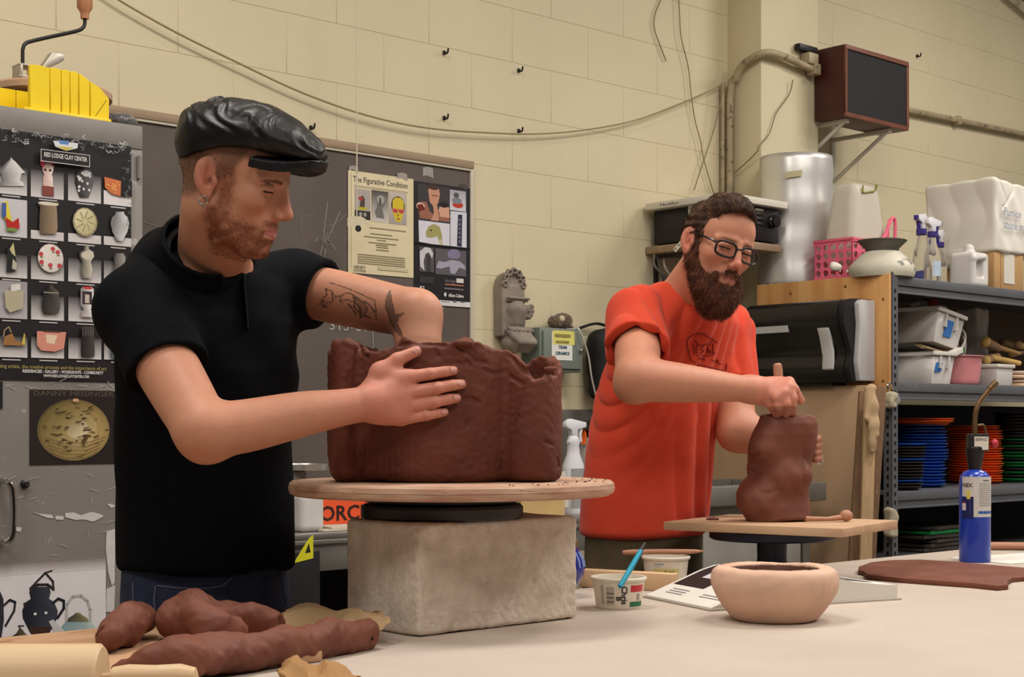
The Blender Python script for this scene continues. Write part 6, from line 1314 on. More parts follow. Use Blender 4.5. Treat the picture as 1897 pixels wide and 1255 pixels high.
pgr(Lb*.04, Lb*.50, .060, .165, K(36, 34, 36), 1); pgr(Lb*.56, Lb*.94, .075, .175, K(44, 42, 44), 1); pgr(Lb*.22, Lb*.42, .10, .125, K(196, 194, 196), 2); pgr(Lb*.30, Lb*.34, .12, .165, K(206, 204, 204), 2); pgr(Lb*.24, Lb*.27, .12, .15, K(196, 194, 196), 2); pgr(Lb*.68, Lb*.8, .12, .16, K(180, 178, 178), 2)
for i in range(3): pgr(Lb*.15, Lb*.40, .024+.009*i, .027+.009*i, K(120, 116, 118), 1)
for i in range(2): pgr(Lb*.62, Lb*.92, .030+.009*i, .033+.009*i, K(120, 116, 118), 1)
pgr(Lb*.2, Lb*.8, .30, .42, K(84, 82, 84), 1); pgr(Lb*.3, Lb*.6, .32, .40, K(150, 148, 148), 2)
b.build('page_print', MV('print_45', .45, .35), t, smooth=False)
# ------------------------------------------------------------------ bowl
p = T(1447, 1158); t = thing('pink_clay_bowl', 'thick-walled pale pink bowl with a dark hollow in the foreground', 'bowl', (p.x, p.y+.07, TZ), 0)
s_ = SDF(); cz = .0
bp_ = curve_pts([(.072, 0, 0), (.079, 0, .006), (.098, 0, .03), (.111, 0, .055), (.1145, 0, .072), (.112, 0, .086), (.106, 0, .096)], 6); s_.u(loft([(q_.z, 0, 0, q_.x, q_.x) for q_ in bp_], 0, .008), 0)
s_.sub(loft([(.03, 0, 0, .05, .05), (.06, 0, 0, .072, .072), (.11, 0, 0, .082, .082)], 0, .01), .006)
nz = snoise(101, 10, 6, 14); n2 = snoise(102, 10, 30, 60); s_.disp(lambda q: .0011*nz(q)+.0004*n2(q))
v, f = s_.mesh(.003, (-.13, -.13, -.004), (.13, .13, .105)); v[:, 2] = np.maximum(v[:, 2], 0)
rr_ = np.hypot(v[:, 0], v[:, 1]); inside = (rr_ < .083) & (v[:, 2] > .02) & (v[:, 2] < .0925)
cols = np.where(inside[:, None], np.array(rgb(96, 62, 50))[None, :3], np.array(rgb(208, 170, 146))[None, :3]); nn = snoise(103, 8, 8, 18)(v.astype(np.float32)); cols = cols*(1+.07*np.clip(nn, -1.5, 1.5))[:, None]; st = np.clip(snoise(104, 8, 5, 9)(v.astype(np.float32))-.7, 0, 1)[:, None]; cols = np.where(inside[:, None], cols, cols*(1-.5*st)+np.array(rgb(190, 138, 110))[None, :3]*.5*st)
mesh_np('bowl_body', v, f, MV('bisque', .7, .3, .15, 60, var=.05, vs=20), t, cols=cols)
# ------------------------------------------------------------------ clay slab
pts = [(1590, 1050), (1612, 1042), (1650, 1038), (1705, 1037), (1770, 1041), (1830, 1046), (1897, 1052), (1985, 1056), (2010, 1064), (1960, 1070), (1897, 1068), (1876, 1070), (1866, 1076), (1868, 1083), (1848, 1085), (1800, 1080), (1740, 1076), (1660, 1070), (1606, 1065), (1600, 1058), (1590, 1056)]
q = [T(px, py, TZ+.012) for px, py in pts]; c = sum(q, Vector())/len(q)
b = MB(); n = len(q); top = [(v_.x-c.x, v_.y-c.y, .012) for v_ in q]; bot = [(v_.x-c.x, v_.y-c.y, 0) for v_ in q]; b.add(top+bot, [tuple(range(n))[::-1], tuple(range(n, 2*n))]+[(i, (i+1) % n, n+(i+1) % n, n+i) for i in range(n)])
o = b.build('clay_slab', m_clay2, None, bevel=.003); o.location = (c.x, c.y, TZ); tag(o, 'flat rolled-out slab of red clay in front of the blue torch', 'clay')
# ------------------------------------------------------------------ propane torch
dT = 3.90; pT = P(1806, 790, dT); t = thing('propane_torch', 'blue propane cylinder with a black igniter head and bent brass nozzle', 'torch', (pT.x, pT.y, TZ), 0)
zt = lambda py: zat(py, dT)-TZ
hc = zt(872); r = .0395; m_bluec = M('cylinder_blue', (24, 56, 160), .28, .05, 6, coat=.3)
b = MB(); b.lathe([(0, 0), (r*.95, 0), (r, .004), (r, hc-.03), (r*.93, hc-.014), (r*.7, hc-.003), (r*.4, hc+.002), (r*.38, hc+.014), (0, hc+.014)], 44); b.build('cylinder', m_bluec, t)
z0, z1 = zt(957), zt(883)
cyl_print(t, r, r, 1, [(-2.75, -.45, z0, z1, K(196, 192, 186)), (-2.75, -1.95, z0-.004, z0+.052, K(22, 30, 84)), (-1.66, -.5, zt(951), zt(946), K(30, 80, 150)), (-2.4, -2.15, zt(924), zt(908), K(206, 190, 80)), (-2.74, -2.45, zt(945), zt(932), K(206, 196, 190)), (-2.7, -2.5, zt(931), zt(929), K(176, 50, 50)), ('text', 'NEX', -2.72, zt(902), .014, K(50, 48, 50))]+[(-1.6, -.6, zt(895+i*4), zt(896.4+i*4), K(150, 146, 142)) for i in range(11)]+[(-1.35, -.85, zt(891), zt(889), K(90, 86, 84))], 'label')
pq = lambda px, py: Vector(((px-CX)/F*dT-pT.x, 0, zt(py)))
b = MB(); b.lathe([(0, hc), (.016, hc), (.0175, hc+.014), (.021, hc+.035), (.024, hc+.055), (.024, hc+.062), (0, hc+.064)], 20); c0 = pq(1811, 820); b.box((c0.x, 0, c0.z), (.052, .034, .045)); b.build('igniter_body', M('black_plastic', (26, 25, 26), .4, .12, 20), t, bevel=.004)
b = MB(); b.box((c0.x+.004, -.0185, c0.z-.002), (.036, .003, .034)); b.build('igniter_label', M('white_card', (206, 200, 186), .5, .05), t)
b = MB(); b.text('BERNZ', c0.x-.012, c0.z+.004, .011, K(40, 38, 40), -.0205, .03); b.build('igniter_lettering', MV('print_45', .45, .35), t, smooth=False)
b = MB(); c1 = pq(1843, 822); b.ball((c1.x-.002, -.004, c1.z), (.010, .009, .011)); b.build('red_button', M('red_button', (176, 48, 60), .4, .05), t)
b = MB(); b.tube(curve_pts([pq(1806, 806), pq(1806, 785), pq(1808, 762), pq(1815, 745), pq(1828, 728), pq(1838, 716)], 5), .0065, 12); b.tube([pq(1833, 721), pq(1846, 708)], [.0088, .0084], 12); b.build('nozzle', M('scorched_brass', (112, 88, 62), .4, .25, 30, metal=.7), t)
b = MB(); b.tube(curve_pts([pq(1811, 788), pq(1822, 788), pq(1826, 800), pq(1827, 808)], 4), .003, 8); b.build('trigger_guard', M('scorched_brass', (112, 88, 62), .4, .25, 30, metal=.7), t)
# printed sheet and dowel at the right
p = T(1840, 1034); t = thing('printed_sheet', 'white printed sheet with a blue picture lying behind the torch', 'paper', (p.x+.1, p.y, TZ+.0005), .55)
b = MB(); b.box2((-.2, -.1, 0), (.2, .1, .0012)); b.build('sheet', M('sheet_paper', (222, 216, 206), .6, .03), t); b = MB(); b.usecol = True; b.add([(0.02, -.08, .0016), (.17, -.08, .0016), (.17, .0, .0016), (.02, .02, .0016)], [(0, 1, 2, 3)], None, [K(70, 120, 180)]*4); b.build('blue_picture', MV('print_45', .45, .35), t, smooth=False)
p = T(1870, 1020); t = thing('wooden_dowel', 'brown wooden dowel at the far right edge of the table', 'dowel', (p.x, p.y, TZ+.012), -.05); b = MB(); b.tube([(-.06, 0, 0), (.12, 0, 0)], .011, 12); b.build('rod', M('pink_stick', (176, 126, 100), .6, .1), t); b = MB(); b.box((.09, .03, .05), (.05, .05, .125)); b.build('end_block', M('stained_block', (110, 74, 54), .7, .12), t, bevel=.004)
# ------------------------------------------------------------------ second work station
ZB2 = .955; Lp, Rp, Bp = T(1229, 967, ZB2), T(1561, 980, ZB2), T(1599, 962, ZB2)
ex = (Rp-Lp).normalized(); ey = Vector((-ex.y, ex.x, 0)); W2 = (Rp-Lp).length; D2 = (Bp-Rp).dot(ey); cen = Lp+ex*W2/2+ey*D2/2
t = thing('square_board', 'square wooden board on the blue turntable under the clay torso', 'board', (cen.x, cen.y, ZB2-.019), math.atan2(ex.y, ex.x)); b = MB(); b.box2((-W2/2, -D2/2, 0), (W2/2, D2/2, .019)); b.build('panel', M('dusty_board', (190, 156, 124), .7, .08, 6, stretch=(1, 5, 1), col2=(176, 140, 108), bump=.15, bs=60, spots=((146, 104, 80), 30, .70)), t, bevel=.002)
m_bluei = M('blue_black_iron', (30, 30, 46), .4, .2, 9, spots=((150, 140, 130), 30, .72))
wc = P(1430, 1000, cen.y); t = thing('blue_turntable', 'dark blue banding wheel on a pedestal carrying the square board', 'turntable', (wc.x, cen.y, TZ), 0); zw = ZB2-.0195-TZ
b = MB(); b.lathe([(0, zw-.024), (.134, zw-.022), (.141, zw-.018), (.141, zw-.003), (.137, zw), (0, zw)], 48); b.build('wheel_head', m_bluei, t)
b = MB(); b.lathe([(.034, zw-.026), (.033, .05), (.037, .03), (.052, .018), (.075, .012), (.080, .006), (.080, 0), (0, 0)], 36); b.lathe([(0, zw-.024), (.034, zw-.024)], 36); b.build('pedestal', m_bluei, t)
# clay torso
SCU = SDF(); dS = 3.45; sx = lambda px: (px-CX)/F*dS; st = []
for py, l, r in ((968, 1384, 1494), (955, 1380, 1497), (938, 1368, 1497), (912, 1367, 1494), (895, 1374, 1491), (882, 1384, 1492), (868, 1382, 1497), (850, 1386, 1503), (830, 1388, 1509), (805, 1392, 1510), (785, 1400, 1508), (768, 1407, 1502), (755, 1410, 1500)):
    a = (sx(r)-sx(l))/2; st.append((zat(py, dS)+(.0 if py < 968 else 0), (sx(l)+sx(r))/2, cen.y+.005+.02*math.sin(py*.03), a, a*.72))
st[0] = (ZB2+.0005,)+st[0][1:]
SCU.u(loft(st, 0, .008), 0); ZS1 = zat(766, dS)
SCU.u(ell((sx(1408), cen.y-.03, zat(832, dS)), (.026, .03, .022)), .04); SCU.u(ell((sx(1398), cen.y-.02, zat(925, dS)), (.034, .04, .04)), .04); SCU.u(ell((sx(1455), cen.y-.02, zat(880, dS)), (.05, .035, .03)), .04)
nz = snoise(111, 10, 5, 12); n2 = snoise(112, 10, 20, 40)
SCU.inter(((lambda p: p[:, 2]-(ZS1-.004+.0035*n2(p)+.008*(p[:, 0]-sx(1455))*0)), None, 1), .006)
SCU.sub(loft([(ZB2+.05, sx(1445), cen.y, .03, .02), (zat(800, dS), sx(1452), cen.y+.008, .045, .03), (ZS1+.02, sx(1455), cen.y+.008, .05, .035)], 0, .01), .004)
SCU.disp(lambda p: .0018*nz(p)+.0007*n2(p)); cr_ops = []
crack(SCU, [(1405, 842), (1395, 846), (1386, 848)], .005); crack(SCU, [(1382, 862), (1388, 872), (1396, 876)], .003); crack(SCU, [(1408, 912), (1425, 914), (1440, 908)], .003); crack(SCU, [(1488, 820), (1490, 850), (1489, 880), (1488, 905)], .002)
for a, c_, r in cr_ops: SCU.sub(cap(a, c_, r), .005)
v, f = SCU.mesh(.003, (sx(1355), cen.y-.13, ZB2-.004), (sx(1525), cen.y+.13, ZS1+.03)); v[:, 2] = np.maximum(v[:, 2], ZB2)
org = (sx(1440), cen.y, ZB2); o = mesh_np('clay_torso', v, f, m_clay2, None, origin=org, loc=org); tag(o, 'red clay torso-like form standing on the square board before the bearded man', 'clay sculpture')
p = T(1533, 958, ZB2+.012); p0 = Vector((p.x, p.y, ZB2+.008)); t = thing('clay_mallet', 'small wooden ball-ended tool lying on the square board', 'tool', p0, .1); b = MB(); b.tube([(-.05, 0, 0), (0, 0, -.001), (.035, .005, .002)], [.006, .005, .007], 10); b.build('shaft', M('pink_stick', (176, 126, 100), .6, .1), t); b = MB(); b.ball((.045, .006, .006), (.015, .013, .013)); b.build('ball_end', M('pink_stick', (176, 126, 100), .6, .1), t)
p = T(1320, 964, ZB2); t = MB(); t.ball((0, 0, .002), (.015, .009, .004)); o = t.build('clay_scrap', m_clay); o.location = (p.x, p.y, ZB2); tag(o, 'dark scrap of clay on the left of the square board', 'clay')
# ================================================================== people
def rot_ypr(yaw, pitch, roll):
    cy, sy = math.cos(yaw), math.sin(yaw); cp, sp = math.cos(pitch), math.sin(pitch); cr, sr = math.cos(roll), math.sin(roll)
    return np.array([[cy, -sy, 0], [sy, cy, 0], [0, 0, 1]]) @ np.array([[cp, 0, sp], [0, 1, 0], [-sp, 0, cp]]) @ np.array([[1, 0, 0], [0, cr, -sr], [0, sr, cr]])
class HeadFrame:
    """local axes in cm: x forward, y to the left, z up, origin between the eyes' depth centre"""
    def __init__(s, o, yaw, pitch, roll, sc=1.0):
        s.o = np.array(o, dtype=np.float32); s.R = rot_ypr(*[math.radians(a) for a in (yaw, pitch, roll)]).astype(np.float32); s.k = .01*sc
    def w(s, p): return s.o+(np.array(p, dtype=np.float32)*s.k) @ s.R.T
    def l(s, P_): return ((np.asarray(P_, dtype=np.float32)-s.o) @ s.R)/s.k
    def pr(s, prim):
        f, c, r = prim; k = s.k
        return (lambda p: f(((p-s.o) @ s.R)/k)*k), (None if c is None else s.w(c)), r*k
def rotm(ax, deg): return np.array(Matrix.Rotation(math.radians(deg), 3, ax))
def head_ops(S, H, fat=1.0, nose=1.0, lid=-.45):
    k = H.k
    def U_(p, kk): S.u(H.pr(p), kk*k)
    def D_(p, kk): S.sub(H.pr(p), kk*k)
    U_(ell((-1.6, 0, 3.2), (9.3, 7.5, 8.3)), 0); U_(ell((3.5, 0, 3.6), (4.8, 6.1, 5.4)), 2.5); U_(ell((3.3, 0, -3.4), (5.1, 5.7*fat, 7.2)), 2.5)
    for s in (-1, 1):
        U_(cap((-.8, s*5.0*fat, -5.6), (6.3, s*2.2, -10.4), 1.7, 1.5), 2.0)
    U_(ell((7.2, 0, -10.5), (1.8, 2.1, 1.6)), 1.6); U_(ell((7.1, 0, -6.9), (2.4, 2.9, 2.7)), 1.8)
    for s in (-1, 1):
        U_(ell((5.6, s*4.4*fat, -2.3), (2.2, 1.6, 1.7)), 2.2)
        U_(cap((8.15, s*1.3, 1.75), (6.5, s*4.9, 1.35), .75, .65), 1.2)
        D_(ell((9.25, s*3.3, -.05), (1.8, 1.8, 1.15)), 1.1)
    U_(cap((7.6, 0, .6), (8.7*nose, 0, -3.6), 1.0, 1.5), .8); U_(cap((8.5, 0, 1.3), (10.6*nose, 0, -3.1), .66, .85), 1.0); U_(ell((10.75*nose, 0, -3.55), (1.05, .95, .85)), .6)
    for s in (-1, 1):
        U_(ell((9.5*nose, s*1.15, -4.1), (1.15, .62, .72)), .5); D_(ell((10.0*nose, s*.6, -4.75), (.5, .3, .4)), .25)
        e = ell((7.05, s*3.2, -.1), (1.22, 1.28, 1.2)); U_(e, .1)
        f1 = ell((7.1, s*3.2, -.05), (1.46, 1.72, 1.42))[0]
        U_(((lambda p, f1=f1: np.maximum(f1(p), -(p[:, 2]-lid+.12*(p[:, 0]-7)*0))), _v((7.1, s*3.2, 0)), 1.6), .1)
        U_(((lambda p, f1=f1: np.maximum(f1(p)+.02, p[:, 2]-lid+.22)), _v((7.1, s*3.2, -.8)), 1.6), .1)
        U_(cap((9.25, 0, -6.3), (8.0, s*2.15, -6.95), .46, .24), .35); U_(cap((9.05, 0, -7.65), (7.9, s*1.9, -7.25), .56, .28), .4)
        D_(cap((10.2, 0, -7.0), (8.3, s*2.2, -7.12), .17, .10), .15)
    for s in (-1, 1):
        D_(cap((8.45, s*1.9, .55), (7.9, s*3.5, .95), .16, .16), .25); D_(cap((7.9, s*3.5, .95), (6.9, s*4.7, .35), .16, .10), .25); D_(cap((8.3, s*2.2, -1.45), (7.4, s*4.2, -1.45), .14, .08), .4); D_(cap((8.95*nose, s*1.75, -3.2), (8.7*nose, s*1.75, -4.7), .16, .12), .3)
    # ears
    for s in (-1, 1):
        Rt = rotm('Y', -14) @ rotm('Z', s*-24)
        U_(ell((-1.7, s*7.75, -.7), (1.95, .8, 3.15), Rt), .35); D_(ell((-1.3, s*8.40, .0), (1.25, .72, 2.15), Rt), .25); U_(cap((-2.2, s*8.15, 1.0), (-2.0, s*8.0, -2.0), .33, .3), .25)
        D_(ell((-.8, s*8.1, -1.5), (.75, .9, .95)), .25); U_(ell((-.95, s*7.55, -3.55), (.95, .55, .95)), .5); U_(ell((.05, s*7.35, -1.3), (.5, .5, .7)), .4)
def gradn(S, p, e=.0015):
    p = p.astype(np.float32); g = np.zeros_like(p)
    for a in range(3):
        d = np.zeros(3, np.float32); d[a] = e; g[:, a] = S.ev(p+d)-S.ev(p-d)
    return g/(np.sqrt((g**2).sum(1))[:, None]+1e-9)
def strands(name, pts, nrm, dirs, length, r, mat, parent, origin, cols=None, seed=0, curl=.3, lift=.35):
    """thin tapering hairs, one joined part"""
    rs = np.random.RandomState(seed); n = len(pts); L = length*rs.uniform(.6, 1.25, n)[:, None]
    d = dirs+rs.normal(size=(n, 3))*curl; d = d-(d*nrm).sum(1)[:, None]*nrm*.85; d /= np.sqrt((d**2).sum(1))[:, None]+1e-9
    d0 = d+nrm*lift; d0 /= np.sqrt((d0**2).sum(1))[:, None]
    a0 = pts-nrm*.001; a1 = a0+d0*L*.5; d1 = d0*.55+d*.5; d1 /= np.sqrt((d1**2).sum(1))[:, None]; a2 = a1+d1*L*.5
    b = np.cross(d0, nrm); b /= np.sqrt((b**2).sum(1))[:, None]+1e-9; c = np.cross(b, d0)
    V = []
    for q, rad in ((a0, r), (a1, r*.8)):
        for k in range(3):
            w = 2*PI*k/3; V.append(q+(b*math.cos(w)+c*math.sin(w))*rad)
    V.append(a2); V = np.stack(V, 1).reshape(-1, 3)
    base = np.arange(n)[:, None]*7; F_ = []
    for k in range(3):
        j = (k+1) % 3; F_.append(base+np.array([[k, j, 3+j]])); F_.append(base+np.array([[k, 3+j, 3+k]])); F_.append(base+np.array([[3+k, 3+j, 6]]))
    F_ = np.concatenate(F_); cc = None if cols is None else np.repeat(cols, 7, 0)
    o = mesh_np(name, V, F_, mat, parent, cols=cc, origin=origin); o['kind'] = 'stuff'; return o
def dist_poly(px, py, pts):
    d = np.full(len(px), 1e9)
    for (x0, y0), (x1, y1) in zip(pts[:-1], pts[1:]):
        vx, vy = x1-x0, y1-y0; t = np.clip(((px-x0)*vx+(py-y0)*vy)/(vx*vx+vy*vy+1e-9), 0, 1); d = np.minimum(d, np.hypot(px-x0-t*vx, py-y0-t*vy))
    return d
def in_poly(px, py, pts):
    c = np.zeros(len(px), bool); j = len(pts)-1
    for i in range(len(pts)):
        (xi, yi), (xj, yj) = pts[i], pts[j]; c ^= ((yi > py) != (yj > py)) & (px < (xj-xi)*(py-yi)/(yj-yi+1e-12)+xi); j = i
    return c
def pix(v): return CX+F*v[:, 0]/v[:, 1], HOR-F*(v[:, 2]-HC)/v[:, 1]
def A3(*c): return np.array(rgb(*c))[:3]
def sm(x, a, b): t = np.clip((x-a)/(b-a), 0, 1); return t*t*(3-2*t)
def mixc(c, col, m): return c*(1-m[:, None])+col[None]*m[:, None]
m_skin = MV('skin', .52, .35, .10, 220, sss=.10, var=.05, vs=60)
m_hairv = MV('hair_strands', .55, .3, var=.15, vs=200)
def skin_base(v, H, base=(204, 150, 124), red=(190, 112, 94), hands=()):
    l = H.l(v); c = np.tile(A3(*base), (len(v), 1)); x, y, z = l.T; inh = (np.abs(x) < 16) & (np.abs(y) < 11) & (z > -14)
    nz_ = np.exp(-(((x-10)/2.2)**2+(y/2.0)**2+((z+3.2)/2.0)**2)); ck = np.exp(-(((x-6.5)/3)**2+((np.abs(y)-4.2)/2.2)**2+((z+3.2)/2.4)**2)); er = np.exp(-(((x+1.4)/2.6)**2+((np.abs(y)-8)/1.3)**2+((z+.8)/3.6)**2))
    c = mixc(c, A3(*red), np.clip(.75*nz_+.55*ck+.8*er, 0, .9)*inh)
    lip = inh & (x > 7.2) & (np.abs(y) < 2.2) & (z < -6.1+.1*np.abs(y)) & (z > -8.1+.25*np.abs(y)); c[lip] = A3(172, 104, 92)
    for p_, r_ in hands:
        d = np.sqrt(((v-np.array(p_))**2).sum(1)); c = mixc(c, A3(198, 126, 108), np.clip(1.2-d/r_, 0, .75))
    return c, l, inh
def lash(c, l, inh, lid):
    x, y, z = l.T; m_ = inh & (x > 7.4) & (x < 8.9) & (np.abs(np.abs(y)-3.2) < 1.5) & (np.abs(z-lid+.10) < .16); c[m_] = A3(58, 38, 30); return c
def limb(S, pts, rs, k=.02):
    S.u(chain(pts, rs), k)

# ------------------------------------------------------------------ man in the flat cap
H1 = HeadFrame((-.4685, 2.565, 1.592), -13, 18, 5, 1.0)
ShR, ElR = P(252, 580, 2.62), P(376, 798, 2.43)
ShL, ElL, WrL = P(545, 534, 2.90), P(772, 583, 2.76), P(778, 740, 2.70)
LAT = math.atan2(.80, .59); f1v = Vector((.80, -.59, 0)); l1v = Vector((.59, .80, 0))
NK = Vector((-.545, 2.735, 1.458)); NB = P(316, 458, 2.75); ORG1 = np.array((-.575, 2.85, 0.0))
def hd(px, py, off): return P(px, py, (VES.hit(px, py) or 2.57)-off)
WrR = P(668, 750, (VES.hit(700, 748) or 2.57)-.048)
B1 = SDF(); head_ops(B1, H1)
B1.u(cap(H1.w((-2.6, 0, -5.5)), NK, .056, .062), .03); B1.u(cap(H1.w((2.0, 0, -9.5)), NK+f1v*.03, .035, .045), .03)
B1.u(loft([(1.20, -.568, 2.79, .14, .11), (1.28, -.555, 2.77, .155, .105), (1.38, -.54, 2.75, .16, .085), (1.43, -.537, 2.74, .10, .07)], LAT, .03), .03)
B1.u(cap(NK-Vector((0, 0, .03)), ShR, .045, .05), .04); B1.u(cap(NK-Vector((0, 0, .03)), ShL, .045, .05), .04)
q = ElR-ShR
limb(B1, [ShR, ShR+q*.45, ShR+q*.8, ElR], [.052, .053, .049, .045], .025)
fq = WrR-ElR
limb(B1, [ElR, ElR+fq*.25+Vector((0, 0, -.004)), ElR+fq*.6, ElR+fq*.85, WrR], [.044, .0435, .038, .0315, .029], .02)
B1.u(ell(ElR+Vector((.006, .012, -.026)), (.026, .022, .022)), .03)
# right hand on the clay
mcp = [hd(752, 700, .020), hd(762, 727, .021), hd(763, 752, .020), hd(757, 775, .017)]
pip = [hd(797, 693, .016), hd(811, 719, .017), hd(806, 745, .016), hd(791, 770, .014)]
dip = [hd(824, 689, .012), hd(838, 714, .013), hd(832, 740, .012), hd(812, 766, .011)]
tip = [hd(840, 687, .009), hd(855, 712, .009), hd(846, 738, .009), hd(824, 764, .008)]
for i, r in enumerate((.0105, .0108, .0102, .009)):
    B1.u(cap(WrR+(mcp[1]-WrR)*.22, mcp[i]-(mcp[i]-WrR)*.12, .021, .0135), .016)
for i, r in enumerate((.0098, .0101, .0096, .0086)):
    F1 = [(mcp[i], pip[i], r*1.22, r*1.06), (pip[i], dip[i], r*1.04, r*.94), (dip[i], tip[i], r*.94, r*.82)]
    for j_, (a, b_, ra, rb) in enumerate(F1): B1.u(cap(a if j_ else a-(b_-a)*.35, b_, ra, rb), .0035 if j_ == 0 else .0015)
    B1.u(ell(pip[i]-Vector((0, .003, 0)), (r*1.12, r*1.05, r*1.05)), .0015)
th = [hd(688, 722, .03), hd(704, 690, .027), hd(736, 667, .020), hd(771, 651, .012)]
B1.u(cap(th[0], th[1], .018, .0145), .02); B1.u(cap(th[1], th[2], .0135, .0118), .010); B1.u(cap(th[2], th[3], .0115, .0092), .005); B1.u(cap(th[1], mcp[0], .010, .009), .018)
B1.u(ell(WrR+(mcp[3]-WrR)*.5+Vector((0, .006, -.006)), (.03, .016, .016)), .02)
# left arm reaching into the vessel
q = ElL-ShL; limb(B1, [ShL, ShL+q*.5, ElL], [.052, .050, .044], .025); q = WrL-ElL; limb(B1, [ElL, ElL+q*.35, ElL+q*.8, WrL], [.043, .043, .033, .028], .02)
hp = WrL+Vector((0, -.005, -.03)); B1.u(cap(WrL, hp+Vector((.005, 0, -.04)), .024, .03), .02)
for i in range(4): B1.u(cap(hp+Vector((-.03+.02*i, 0, -.05)), hp+Vector((-.034+.023*i, -.012, -.10)), .009, .008), .004)
B1.u(cap(hp+Vector((.02, -.01, -.02)), hp+Vector((.05, -.02, -.06)), .010, .009), .006)
per1 = thing('person', 'man in a black leather flat cap and black polo shirt shaping the big clay vessel', 'person', tuple(ORG1), 0)
v, f = B1.mesh(.0026, (-.80, 2.33, .93), (-.04, 3.05, 1.74))
c, l, inh = skin_base(v, H1, (194, 136, 108), (178, 100, 82), [(tuple((Vector(mcp[1])+Vector(WrR))/2+Vector((.03, 0, 0))), .13)])
x, y, z = l.T
# buzzed hair, beard, brows, lips
zl = np.interp(x, [-12, -8, -4, -2, .4, 2.2, 4.0, 6.5], [-6.5, -6.0, -4.6, -3.0, -1.0, .4, 4.6, 8]); hm = sm(z-zl, -1.2, 1.6)*(x < 7)*inh; hm = hm*(1-sm(np.abs(y), 7.2, 7.7)*np.exp(-(((x+1.5)/2.6)**4+((z+.8)/3.8)**4)))
c = mixc(c, A3(92, 64, 46), hm*.8)
jaw = sm(-z, 4.6, 5.8)*sm(x, -2.0, .6)*(z > -13.5); side = sm(x, .2, 1.2)*(1-sm(x, 2.2, 4.0))*(1-sm(z, .5, 2.5))*(z > -6.5)*.8
slope = sm(-(z+3.6+.30*(x-1)), 0, 1.2)     # cheek line falls toward the mouth
cheekfree = sm(x, 2.4, 3.8)*sm(z, -7.3, -6.0)*sm(np.abs(y), 1.8, 2.6)
mou = sm(x, 7.2, 8.2)*(1-sm(np.abs(y), 2.2, 3.3))*sm(-z, 4.9, 5.5)*(1-sm(-z, 6.2, 6.6))
bm1 = np.clip(np.maximum(np.maximum(jaw*slope*(1-.8*cheekfree), side*.85), mou*.75), 0, 1)*inh
lipm = inh & (x > 7.4) & (np.abs(y) < 2.3) & (z < -6.15) & (z > -8.2)
bm1 = np.where(lipm, 0, bm1)*np.clip(.85+.2*snoise(205, 10, .3, .7)(l.astype(np.float32)), .4, 1)
under = sm(-z, 11.0, 12.5); bm1 = bm1*(1-.6*under)
c = mixc(c, A3(120, 64, 38), np.clip(bm1*1.0, 0, .88))
c = lash(c, l, inh, -.45)
br = inh & (np.abs(z-1.45-.22*(3-np.abs(y))*(np.abs(y) > 3)) < .40-.05*np.abs(y)+.1) & (np.abs(y) > 1.0) & (np.abs(y) < 5.4) & (x > 5.4); bw = np.exp(-((z-1.45-.22*(3-np.abs(y))*(np.abs(y) > 3))/.34)**2)*sm(np.abs(y), .8, 1.5)*(1-sm(np.abs(y), 4.4, 5.4))*inh*(x > 5.4); c = mixc(c, A3(74, 48, 34), np.clip(bw*.85, 0, .8))
# tattoos on the left upper arm
px, py = pix(v); arm = (px > 575) & (px < 760) & (v[:, 1] > 2.62) & (py > 490) & (py < 640)
tat = np.zeros(len(v))
Z5 = lambda L: [(560+a/3.486, 280+b/3.486) for a, b in L]
for L, w_ in (([(175, 850), (300, 890), (400, 935), (468, 968)], 1.1), ([(468, 968), (474, 1030), (480, 1088)], 1.3), ([(120, 960), (160, 930), (150, 890), (190, 905), (200, 970), (150, 985), (140, 1010)], 1.3), ([(190, 905), (215, 945), (250, 935), (245, 975), (290, 960), (330, 975)], 1.3), ([(250, 935), (290, 915), (330, 930), (350, 950), (330, 1000), (360, 1040)], 1.6), ([(330, 930), (345, 985), (370, 1010), (380, 1075)], 2.2), ([(350, 950), (400, 985), (420, 1020), (400, 1060), (440, 1080)], 1.6), ([(395, 965), (440, 1000), (465, 1040)], 1.4), ([(100, 1000), (140, 960), (130, 1010), (170, 1000)], 1.2), ([(300, 990), (330, 1030), (350, 1060)], 1.6)):
    tat = np.maximum(tat, (dist_poly(px, py, Z5(L)) < w_)*.85)
tat = np.maximum(tat, in_poly(px, py, Z5([(345, 930), (372, 950), (400, 1000), (420, 1040), (400, 1075), (372, 1060), (360, 1010)]))*.45)
horn = Z5([(567, 900), (576, 960), (590, 1020), (598, 1060), (655, 1048), (625, 1075), (608, 1110), (640, 1170), (645, 1205), (600, 1160), (570, 1110), (556, 1060), (538, 1010), (540, 960), (552, 925)])
tat = np.maximum(tat, in_poly(px, py, horn)*.72); tat = np.maximum(tat, (dist_poly(px, py, horn+horn[:1]) < .9)*.9)
c = mixc(c, A3(70, 54, 48), tat*arm)
# finger nails
for t_, r_, b_ in [(tip[i], .0062, dip[i]) for i in range(4)]+[(th[3], .0068, th[2])]:
    cN = Vector(t_)+(Vector(t_)-Vector(b_)).normalized()*.001+Vector((0, -.009, .001)); dN = np.sqrt((((v-np.array(cN))*np.array([1.0, .8, 1.2]))**2).sum(1)); mN = dN < r_; c[mN] = A3(206, 148, 134); ring = (dN >= r_) & (dN < r_+.0016); c[ring] = A3(150, 84, 70)
body1 = mesh_np('body', v, f, m_skin, per1, cols=c.astype(np.float32), origin=ORG1)
